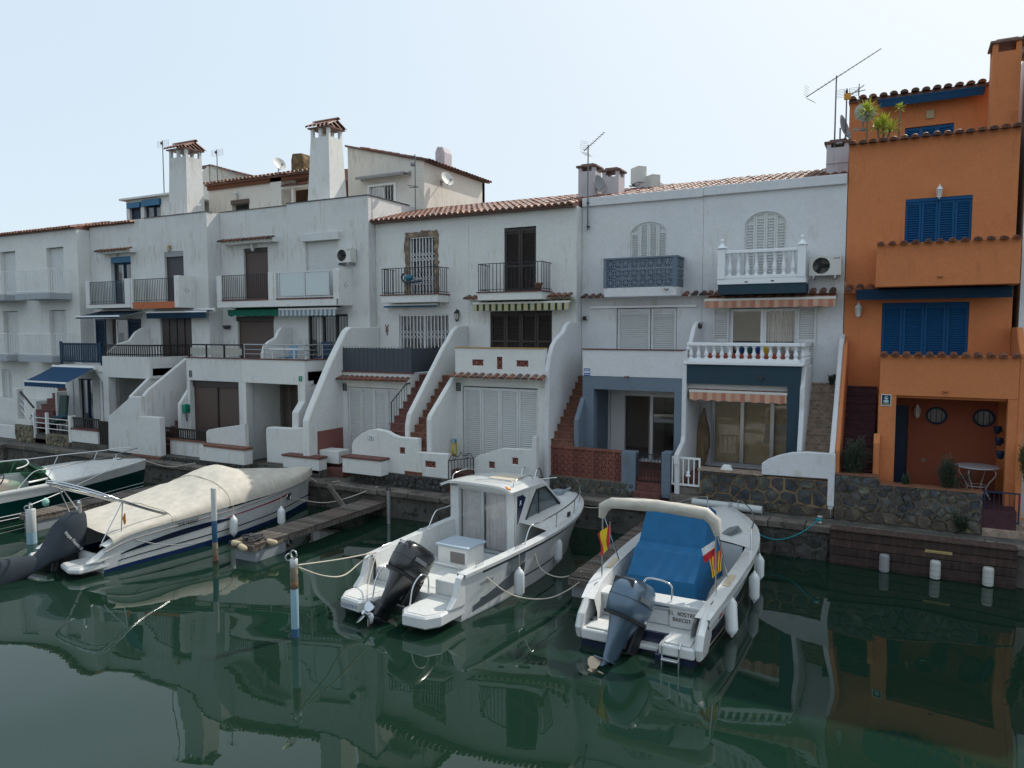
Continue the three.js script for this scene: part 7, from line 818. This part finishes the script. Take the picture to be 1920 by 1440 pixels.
// --- covered sports boat with grey canvas over its motor
{
  const L = 6.7, t = thing('covered_sports_boat', 'white sports boat under a cream canvas cover with shrouded outboard', 'boat', [-16.1, 0, 11.3], { local: true, turn: -.07 });
  const H = Hull(L, { beam: [[0, 1.16], [1.2, 1.25], [3, 1.28], [4.6, 1.12], [5.8, .7], [6.4, .32], [6.7, .08]], water: [[0, 1.06], [3, 1.08], [4.6, .8], [5.8, .36], [6.4, .1], [6.7, .01]], sheer: [[0, .6], [.5, .78], [2, .9], [4.6, 1.03], [6.7, 1.12]], paint: .0, rake: .12, draft: .4, flare: 1.0 });
  const hull = part(t, 'hull', mg([H.skin(.12, 1, 8)]), B.white); part(t, 'hull_bottom', mg([H.bottom(), H.skin(0, .12, 2)]), B.blue); H.side(hull, 'boot_line', .27, .3, .004, .3, L, B.navy); H.side(hull, 'side_flash', s => .44 + .03 * s, s => .47 + .03 * s + .13 * Math.sin(clamp((s - .3) / 3, 0, 1) * Math.PI), .006, .35, 3.3, B.navy); H.side(hull, 'red_stripe', s => .58 + .01 * s, s => .63 + .025 * (s - 3), .006, 3.0, 5.3, B.red); H.side(hull, 'upper_flash', s => .86 - .0 * s, s => .88 + .09 * Math.sin(clamp((s - 3.0) / 1.3, 0, 1) * Math.PI), .006, 3.0, 4.3, B.navy); part(hull, 'rub_rail', both(g => tube(H.line(.0, L, .8, .012, 0, 26, g), .016, 60, 6)), mat(.45, .4, .38, .6));
  { const [g, m] = textPlane('SSR160567', .8, .135, { col: [.02, .02, .03] }); g.rotateY(Math.PI / 2); g.rotateX(0); const q = H.pt(1.9, .82, .04); g.rotateZ(0); g.translate(q[0], q[1] - .01, q[2]); part(t, 'registration_lettering', g, m); const [g2, m2] = textPlane('FLYER', .34, .07, { col: [.65, .68, .7], font: 'italic bold ' }); g2.rotateY(Math.PI / 2); const q2 = H.pt(3.5, .92, .02); g2.translate(q2[0], q2[1] - .005, q2[2]); part(t, 'model_lettering', g2, m2); const pw = new THREE.TorusGeometry(.1, .02, 8, 20).rotateY(Math.PI / 2).rotateY(.35); const q3 = H.pt(5.35, .6, .012); pw.translate(...q3); const P = part(t, 'porthole', pw.toNonIndexed(), B.steel); part(P, 'porthole_glass', new THREE.CylinderGeometry(.095, .095, .012, 18).rotateZ(Math.PI / 2).rotateY(.35).translate(...q3), B.blk2); }
  part(t, 'transom', H.transom(.6), B.white); for (const g of [-1, 1]) { part(t, 'swim_platform', ext([[g * .3, -.1], [g * 1.1, -.1], [g * 1.06, .5], [g * .8, .62], [g * .3, .5]], 'y', .1, .24, { bevel: .04 }), B.white); part(t, 'stern_cheek', ext([[-.3, .3], [.1, .24], [.35, .3], [.05, .48], [-.3, .66]], 'x', g * .95, g * 1.12, { bevel: .05 }), B.white); }
  part(t, 'gunwale', H.gun(-.01, .22, .0, .05), B.white);
  let coverRows;
  { // cover: rises to the screen amidships, falls to the bow
    const top = curve([[.1, .84], [.6, .94], [1.6, 1.1], [2.6, 1.34], [3.4, 1.62], [3.8, 1.68], [4.4, 1.46], [5.4, 1.3], [6.2, 1.2], [6.72, 1.16]]), rows = []; const n = 34; for (let i = 0; i <= n; i++) { const s = lerp(.15, 6.72, i / n), q = H.pt(s, 1), r = [], tp = top(s), ex = .02, dr = .07 + .16 * Math.pow(s / L, 2); for (let j = 0; j <= 24; j++) { const v = -1 + j / 12, a = Math.abs(v), hw = q[0] + ex; let x, y; if (a > .86) { const e = (a - .86) / .14; x = hw + .006; y = q[1] + .03 - e * dr; } else { const u = a / .86; x = hw * Math.sin(u * Math.PI / 2 * .96) / Math.sin(Math.PI / 2 * .96); const pk = s > 2.8 && s < 4.4 ? 1.6 : 2.2; y = q[1] + .03 + (tp - q[1] - .03) * Math.pow(1 - Math.pow(u, pk), .9) + .006 * Math.sin(s * 9 + v * 11) * (1 - u) + .014 * Math.sin(v * 14 + s * 1.2) * (1 - u) - .022 * Math.pow(Math.abs(Math.sin(s * 1.9 + v * 1.3)), 6) * (1 - u * u); } r.push([Math.sign(v) * x, y, q[2]]); } rows.push(r); } coverRows = rows; part(t, 'canvas_cover', shell(rows, .012, { crease: 60 }), B.cream); }
  for (const k of [7, 15, 23]) part(t, 'cover_seam', tube(coverRows[k].filter((_, j) => j % 2 === 0).map(p => [p[0], p[1] + .004, p[2]]), .009, 40, 5), mat(.5, .43, .31, .9)); part(t, 'cover_buoy', new THREE.SphereGeometry(.07, 12, 10).scale(1, 1.2, 1).translate(.82, 1.16, -3.6).toNonIndexed(), M.pvc);
  // stainless bimini frame folded back
  const fr = [[-1.18, .72, -1.8], [-1.15, 1.45, -.4], [-1.08, 1.72, .1]]; const F = part(t, 'bimini_frame', mg([tube([[-1.1, .74, -2.05], [-1.12, 1.2, -1.1], [-1.1, 1.55, -.3], [-.9, 1.74, .05], [0, 1.8, .1], [.9, 1.7, -.05], [1.1, 1.5, -.4], [1.12, 1.1, -1.2], [1.12, .76, -2.0]], .018, 80, 7), tube([[-1.1, .77, -2.05], [-1.12, 1.26, -1.05], [-1.1, 1.62, -.22], [-.9, 1.82, .1], [0, 1.88, .16], [.9, 1.78, .02], [1.1, 1.57, -.34], [1.12, 1.15, -1.15], [1.12, .8, -2.0]], .018, 80, 7), tube([[-.98, 1.66, -.06], [-.9, 1.78, .12], [0, 1.84, .2], [.9, 1.74, .06], [1.02, 1.6, -.2]], .018, 50, 7)]), B.steel); part(t, 'frame_strut', mg([pipe([[-1.1, 1.62, -.2], [-1.05, .74, -.5]], .016), pipe([[-1.1, 1.62, -.26], [-1.08, .74, -.75]], .016), pipe([[1.1, 1.5, -.45], [1.08, .74, -.4]], .012), pipe([[1.1, 1.5, -.45], [1.02, .66, .0]], .012)]), B.steel); part(t, 'davit_post', mg([cyl([.1, .7, -.05], [.1, 1.42, -.05], .035, .035, 10), cyl([.1, 1.42, -.05], [.1, 1.48, -.05], .045, .03, 10), cyl([-.05, 1.3, -.05], [.1, 1.3, -.05], .016)]), B.steel);
  // shrouded outboard, tilted up: one bag of canvas
  const bag = rings([[-.05, .72, -.16, .2, .3, 3, -1.45], [-.05, .76, -.06, .33, .46, 3.6, -1.4], [-.06, .72, .2, .35, .49, 3.4, -1.3], [-.08, .6, .46, .34, .45, 3.2, -1.15], [-.1, .36, .66, .25, .3, 2.8, -1.0], [-.14, .2, .9, .2, .24, 2.6, -1.0], [-.2, .16, 1.3, .24, .33, 2.6, -1.2], [-.24, .1, 1.6, .22, .34, 2.6, -1.3], [-.26, .04, 1.86, .16, .24, 2.4, -1.3], [-.26, .02, 1.95, .06, .1, 2.4, -1.3]], 26, { crease: 70 }); const bg = part(t, 'motor_cover', bag, B.canvasG); part(t, 'motor_bracket', mg([box(-.25, .1, -.15, .55, .0, .35, .04), cyl([-.1, -.3, .5], [-.1, .4, .3], .08, .1, 10)]), B.blk2); { const [g, m] = textPlane('Hope Floats II', .6, .11, { col: [.5, .52, .52], font: '' }); g.rotateZ(-.95); g.rotateY(Math.PI / 2); g.translate(.335, .66, .22); part(t, 'cover_lettering', g, m); }
}
{ const t = thing('rolled_flag', 'small furled orange flag on the sports boat frame', 'flag', [-15.05, .95, 10.85], { local: true }); part(t, 'flag_cloth', rings([[0, 0, 0, .012, .012], [.01, .06, .0, .035, .02], [.0, .14, .01, .04, .025], [.02, .22, 0, .02, .015], [.02, .26, 0, .008, .008]], 10), mat(.5, .18, .02, .85)); }
fender('white fender between the sports boat and pontoon, nearer the red stripe', -14.55, .1, 8.3, .55, .1, { group: FG }); fender('white fender between the sports boat and pontoon, nearer the porthole', -14.2, .1, 7.05, .55, .1, { group: FG });
// --- green hulled motor yacht at the left edge
{
  const L = 7.6, t = thing('green_motor_yacht', 'white decked motor yacht with dark green hull and green windscreen', 'boat', [-22.75, 0, 13.05], { local: true, turn: -.1 });
  const H = Hull(L, { beam: [[0, 1.25], [3, 1.3], [5, 1.12], [6.6, .6], [7.3, .25], [7.6, .06]], water: [[0, 1.12], [3, 1.12], [5, .78], [6.6, .26], [7.3, .06], [7.6, .01]], sheer: [[0, .82], [3, .88], [5, .93], [7.6, 1.0]], paint: .02, rake: .12, draft: .4, flare: 1.0 });
  const hull = part(t, 'hull', mg([H.skin(0, .68, 6), H.bottom()]), B.green); part(t, 'topside_band', H.skin(.68, 1, 3), B.white); part(hull, 'white_line', both(g => tube(H.line(0, L, .22, .008, 0, 26, g), .012, 60, 5)), B.white); part(hull, 'lower_white_line', both(g => tube(H.line(0, L, .1, .008, 0, 26, g), .012, 60, 5)), B.white); part(t, 'gunwale', H.gun(0, .2, 0, .05), B.white); part(t, 'deck', H.deck(4.4, 7.6, .3, .0, .15), B.white); part(t, 'transom', H.transom(1), B.white); part(t, 'cockpit_liner', H.liner(.1, 4.6, .2, .35), B.deck);
  const W = (k, y) => { const r = []; for (let i = 0; i <= 14; i++) { const a = -1.25 + 2.5 * i / 14; r.push([Math.sin(a) * (1.0 - k * .12), y - .1 * Math.abs(Math.sin(a)) * k, -3.3 - Math.cos(a) * (1.6 - k * .75)]); } return r; }; part(t, 'windscreen', shell([W(0, 1.0), W(.5, 1.26), W(1, 1.5)], .008), B.glassG); part(t, 'windscreen_trim', tube(W(1, 1.51), .02, 50, 6), B.white); part(t, 'windscreen_base', tube(W(0, 1.0), .03, 50, 6), B.white);
  part(t, 'helm_seat', mg([box(.25, .75, .35, 1.1, -2.8, -2.4, .08), box(-.7, -.2, .35, 1.1, -2.8, -2.4, .08), box(-.3, .6, .4, 1.0, -3.8, -3.4, .1)]), mat(.5, .42, .34, .6)); part(t, 'steering_wheel', new THREE.TorusGeometry(.17, .018, 8, 20).rotateX(-.5).translate(.45, 1.1, -3.3).toNonIndexed(), B.blk2); for (const g of [1, -1]) { part(t, 'bow_rail', tube([H.pt(3.4, 1, -.1).map((v, i) => i ? v : v * g), ...H.line(3.9, 6.6, 1, -.12, .42, 8, g), ...H.line(6.9, 7.3, 1, -.08, .44, 2, g)], .014, 60, 6), B.steel); for (const s of [4.3, 5.4, 6.4]) { const a = H.pt(s, 1, -.1); part(t, 'stanchion', cyl([a[0] * g, a[1], a[2] + .15], [a[0] * g, a[1] + .42, a[2] - .05], .011), B.steel); } } part(t, 'deck_hatch', box(-.2, .2, 1.14, 1.18, -5.6, -5.2, .012), B.tinted); part(t, 'winch', box(-.1, .1, 1.04, 1.18, -6.9, -6.7, .03), B.steel);
}

// ---------- pontoons, posts, ropes, quay fittings ----------
function pontoon(label, x0, x1, z0, z1, y, o = {}) { const t = thing('pontoon', label, 'pontoon', [(x0 + x1) / 2, 0, z1]); part(t, 'beam', mg([box(x0, x0 + .07, y - .16, y - .03, z0, z1), box(x1 - .07, x1, y - .16, y - .03, z0, z1), box(x0, x1, y - .16, y - .03, z1, z1 + .06)]), M.greywood); const n = Math.round((z1 - z0) / .145), G = new THREE.BoxGeometry(x1 - x0 + .03, .028, .13), R = rng(x0 * 10 | 0); uvm(G); const ms = [M.greywood, mat(.26, .22, .19, .9, { map: T_wood }), mat(.17, .15, .14, .9, { map: T_wood })]; for (let i = 0; i < n; i++) piece(t, 'plank', G, ms[R() * 3 | 0], (x0 + x1) / 2 + (R() - .5) * .02, y - .014 + (R() - .5) * .006, z0 + (i + .5) * (z1 - z0) / n, (R() - .5) * .01); part(t, 'float', box(x0 + .03, x1 - .03, -.2, y - .165, z1 - .95, z1 - .03, .03), mat(.28, .31, .33, .8, { map: T_plaster })); return t; }
pontoon('narrow grey plank pontoon beside the covered sports boat', -13.45, -12.72, 4.35, 9.3, .42); pontoon('narrow plank pontoon between the green yacht and sports boat', -20.45, -19.8, 5.0, 10.1, .42); pontoon('short plank pontoon between the two white motorboats', -5.62, -5.0, 3.25, 7.95, .42);
{ const P = [['leftmost', -13.28, 9.35, .2], ['middle', -12.92, 9.5, -.3], ['rightmost', -12.66, 8.9, .1]]; for (const [n, x, z, a] of P) { const t = thing('pontoon_bumper', `${n} of the tan roller bumpers on the pontoon end`, 'bumper', [x, .38, z], { local: true, turn: a }); t.rotation.z = Math.PI / 2 - .05; part(t, 'bumper_body', lathe([[0, -.16], [.055, -.15], [.065, -.1], [.065, .1], [.055, .15], [0, .16]], 12), mat(.5, .4, .25, .7)); part(t, 'end_cap', mg([lathe([[.066, .09], [.07, .1], [.05, .17], [0, .175]], 12)]), M.navyW); } const t = thing('rope_pile', 'tangled dark ropes on the pontoon end', 'ropes', [-13.05, .43, 9.1], { local: true }); const R = rng(4), g = []; for (let k = 0; k < 6; k++) { const q = []; for (let i = 0; i < 7; i++) q.push([(R() - .5) * .5, R() * .1, (R() - .5) * .45]); g.push(tube(q, .016, 40, 5)); } part(t, 'coil', mg(g), mat(.05, .05, .055, .9)); }
function post(label, x, z, h, bands, r = .085, o = {}) { const t = thing('mooring_post', label, 'mooring post', [x, 0, z], { local: true }); let i = 0; for (const [a, b, m, n] of bands) part(t, n || 'post_section', lathe([[0, a], [r, a], [r, b], [0, b]], 14), m); if (o.ring) part(t, 'ring', mg([new THREE.TorusGeometry(.07, .014, 6, 16).translate(0, h + .08, 0).toNonIndexed(), new THREE.TorusGeometry(.06, .014, 6, 16).rotateY(1.2).translate(-.08, h + .03, .03).toNonIndexed()]), M.galv); return t; }
const pw = mat(.66, .68, .68, .6, { map: T_old }), pb = mat(.02, .08, .16, .6), pl = mat(.3, .48, .58, .7, { map: T_old }), pr = mat(.16, .09, .06, .9), pc = mat(.45, .4, .33, .9, { map: T_conc });
post('thin white mooring post with navy band before the covered boat', -13.68, 9.6, 1.66, [[-1, .12, pr], [.12, .42, pc], [.42, .92, pb], [.92, 1.66, pw]], .062); post('weathered pale blue mooring post with iron rings at the top', -9.0, 11.9, 1.35, [[-1, .15, pb], [.15, .84, pl], [.84, .97, pr], [.97, 1.22, pc], [1.22, 1.35, pw]], .066, { ring: true }); post('white mooring post at the left beside the shrouded motor', -18.74, 10.8, .86, [[-1, .3, pl], [.3, .86, pw]], .11, { ring: true });
{ const t = thing('hooked_pole', 'grey mooring pole with hooked top near the quay', 'mooring post', [-12.2, 0, 5.1], { local: true }); part(t, 'pole', cyl([0, -1, 0], [0, .88, 0], .06, .055, 10), M.galv); part(t, 'hook', new THREE.TorusGeometry(.06, .016, 6, 16).translate(0, .92, 0).toNonIndexed(), M.iron); }
{ const t = thing('leaning_plank', 'grey plank leaning over the pontoon', 'plank', [-13.75, 0, 5.4], { local: true }); const g = box(-.07, .07, -.4, .42, -.03, .03, .008); g.rotateZ(.78); g.translate(-.02, .62, 0); part(t, 'plank', g, M.greywood); part(t, 'plank_bracket', box(.2, .3, .3, .42, -.05, .05), M.galv); }
rope('slack pale rope between the blue post and the cruiser stern', [[-8.95, 1.2, 11.85], [-8.9, .9, 11.3], [-8.95, .72, 10.7], [-9.0, .82, 10.1], [-8.95, .88, 9.75]], .013); rope('taut pale rope between the blue post and the cruiser stern', [[-8.95, 1.24, 11.85], [-8.95, 1.05, 10.8], [-8.95, .9, 9.75]], .012); rope('pale rope hanging from the cruiser stern to the propeller', [[-8.95, .88, 9.75], [-8.7, .5, 10.3], [-8.35, .38, 10.78], [-8.2, .1, 10.95], [-8.2, -.25, 10.95]], .011);
rope('sagging rope from the cruiser quarter to the short pontoon', [[-6.8, .72, 9.4], [-6.2, .35, 9.25], [-5.75, .18, 8.7], [-5.5, .25, 8.2], [-5.3, .42, 7.85]], .012); rope('sagging rope from the cruiser side to the short pontoon', [[-6.62, .9, 7.6], [-6.3, .4, 7.8], [-5.9, .28, 7.75], [-5.5, .42, 7.6]], .012); rope('grey rope along the sports boat side', [[-14.95, .68, 10.9], [-14.6, .42, 10.3], [-14.1, .38, 9.8], [-13.7, .5, 9.6]], .011, M.grey); rope('bow rope of the cabin cruiser to the quay', [[-7.55, 1.0, 4.2], [-6.9, .72, 3.7], [-6.1, .8, 3.15]], .011); rope('turquoise rope from the open motorboat bow to the quay bollard', [[-3.45, 1.0, 3.5], [-3.0, .6, 3.45], [-2.4, .42, 3.42], [-1.9, .62, 3.36], [-1.55, .9, 3.1]], .014, mat(.0, .22, .26, .8)); rope('bow rope of the covered sports boat to the quay', [[-15.55, 1.0, 4.75], [-15.2, .7, 4.5], [-14.6, .78, 4.3]], .012); rope('long rope from the sports boat bow across the pontoon', [[-15.2, .45, 5.6], [-14.2, .4, 5.4], [-13.6, .55, 5.2], [-13.2, .75, 4.3]], .012); rope('white rope from the left post along the green hull', [[-18.8, .95, 10.8], [-19.9, .7, 10.2], [-20.6, .72, 9.0], [-21.3, .95, 7.2]], .012, M.pvc); rope('rope from the green yacht bow to the quay', [[-21.95, 1.0, 5.5], [-21.3, .75, 5.0], [-20.6, .85, 4.5]], .012);
{ const q = new THREE.SphereGeometry(1, 12, 10).scale(.09, .13, .09).toNonIndexed(); q.translate(-20.75, .5, 9.3); solo('buoy_fender', q, mat(.25, .52, .45, .5), 'small pale green teardrop buoy hanging on the green hull', 'buoy'); }
// wooden facing with bumpers on the quay before the orange house
{ const t = thing('dock_facing', 'dark brown plank facing on the quay before the orange house', 'dock facing', [.45, 0, 3.3]); const ms = [mat(.105, .066, .06, .8, { map: T_wood }), mat(.085, .055, .052, .8, { map: T_wood }), mat(.13, .08, .07, .8, { map: T_wood })]; for (let i = 0; i < 4; i++) part(t, 'plank', box(-1.27, 2.22, .04 + i * .185, .215 + i * .185, 3.26, 3.32 + (i === 3 ? .03 : 0), .012), ms[i % 3]); part(t, 'top_plank', box(-1.28, 2.23, .785, .825, 3.0, 3.4, .01), ms[2]); part(t, 'weed_band', box(-1.27, 2.22, -.4, .038, 3.25, 3.31), ms[1]); }
{ let i = 0; for (const x of [-.17, .79, 1.73]) { const t = thing('dock_bumper', ['grey worn', 'middle white', 'rightmost white'][i++] + ' bumper on the dark plank facing', 'bumper', [x, 0, 3.4], { local: true }); part(t, 'bumper_body', lathe([[0, .0], [.08, .005], [.1, .03], [.1, .36], [.085, .39], [0, .395]], 16), i === 1 ? mat(.33, .32, .33, .8, { map: T_old }) : mat(.6, .6, .56, .8, { map: T_old })); for (const y of [.08, .2, .31]) part(t, 'groove', new THREE.TorusGeometry(.1, .006, 5, 18).rotateX(Math.PI / 2).translate(0, y, 0).toNonIndexed(), M.grey); } }
{ const t = thing('brass_plate', 'yellow plate screwed on the dark plank facing', 'plate', [.84, .53, 3.33], { local: true }); part(t, 'plate', mg([box(-.25, .25, 0, .11, 0, .012, .004), box(-.2, .2, .03, .05, .012, .03, .006)]), mat(.5, .38, .16, .6, { map: T_old })); for (const x of [-.22, 0, .22]) part(t, 'screw', cyl([x, .085, .012], [x, .085, .022], .012, .012, 8), M.iron); }
{ const t = thing('pipe_bundle', 'white plastic pipes lying on the quay under the rubble wall', 'pipes', [-3.7, .8, 2.62]); part(t, 'pipe', cyl([-4.55, .9, 2.6], [-3.6, .9, 2.62], .095, .095, 14), mat(.62, .64, .63, .6, { map: T_old })); part(t, 'pipe', cyl([-3.55, .9, 2.63], [-2.85, .89, 2.66], .1, .1, 14), mat(.62, .64, .63, .6, { map: T_old })); part(t, 'pipe_joint', cyl([-3.62, .9, 2.62], [-3.53, .9, 2.63], .107, .107, 14), M.grey); }
{ const t = thing('mooring_cleat', 'iron bollard with turquoise knot on the quay', 'bollard', [-1.52, .8, 3.0], { local: true }); part(t, 'bollard', lathe([[0, 0], [.08, 0], [.05, .04], [.04, .13], [.07, .16], [.06, .19], [0, .2]], 12), M.galv); part(t, 'knot', new THREE.TorusGeometry(.06, .025, 7, 14).rotateX(1.3).translate(-.02, .1, .02).toNonIndexed(), mat(.0, .22, .26, .8)); }
{ const t = thing('quay_ladder', 'steel ladder with two arched handles on the quay edge', 'ladder', [-8.78, .6, 3.4]); for (const x of [-9.0, -8.58]) part(t, 'handle', tube([[x, .75, 2.95], [x, 1.35, 3.05], [x, 1.52, 3.25], [x, 1.35, 3.42], [x, .8, 3.42], [x, -.3, 3.42]], .02, 34, 8), B.steel); for (const y of [-.1, .18, .46]) part(t, 'rung', cyl([-9.0, y, 3.42], [-8.58, y, 3.42], .018), B.steel); }
{ const t = thing('quay_sign', 'small white plate on the quay face', 'sign', [-11.05, .3, 4.48], { local: true }); part(t, 'plate', box(-.13, .13, 0, .12, -.2, .0, .004), M.pvc); }
// houses on the far bank, across the canal behind the camera
{ let k = 0; const R = rng(61); const txt = ['left end', 'second from the left', 'middle', 'second from the right', 'right end']; for (let i = 0; i < 5; i++) { const x = -34 + i * 11, h = 8.2 + R() * 1.8, zf = 50, t = thing('far_bank_house', `white house across the canal, ${txt[i]} of the far row`, 'house', [x, .8, zf], { local: true, group: 'houses on the far bank' }); part(t, 'wall', ext(rect(-5.2, 5.2, -1.2, h), 'z', 0, 7, { holes: [rect(-4, -2.2, 3.2, 5), rect(2.2, 4, 3.2, 5), rect(-4, -2.2, 5.8, 7.6), rect(2.2, 4, 5.8, 7.6), rect(-1, 1.2, 0, 2.3)] }), i % 2 ? M.warm : M.white); for (const [a, b] of [[-3.1, 4.1], [3.1, 4.1], [-3.1, 6.7], [3.1, 6.7], [.1, 1.2]]) part(t, 'shutter', box(a - 1.1, a + 1.1, b - 1.15, b + .95, .12, .2), [M.brown, M.blue, M.shutterW][i % 3]); part(t, 'roof', ext([[-.4, h], [-.4, h + .1], [3.5, h + 1.4], [7.4, h + .1], [7.4, h]], 'x', -5.3, 5.3), M.terra); part(t, 'terrace', box(-5, 5, 2.5, 2.8, -2, 0), M.white); } structure('far_quay', box(-120, 120, -1.2, .75, 47, 120), M.conc); }

renderer.render(scene, camera);
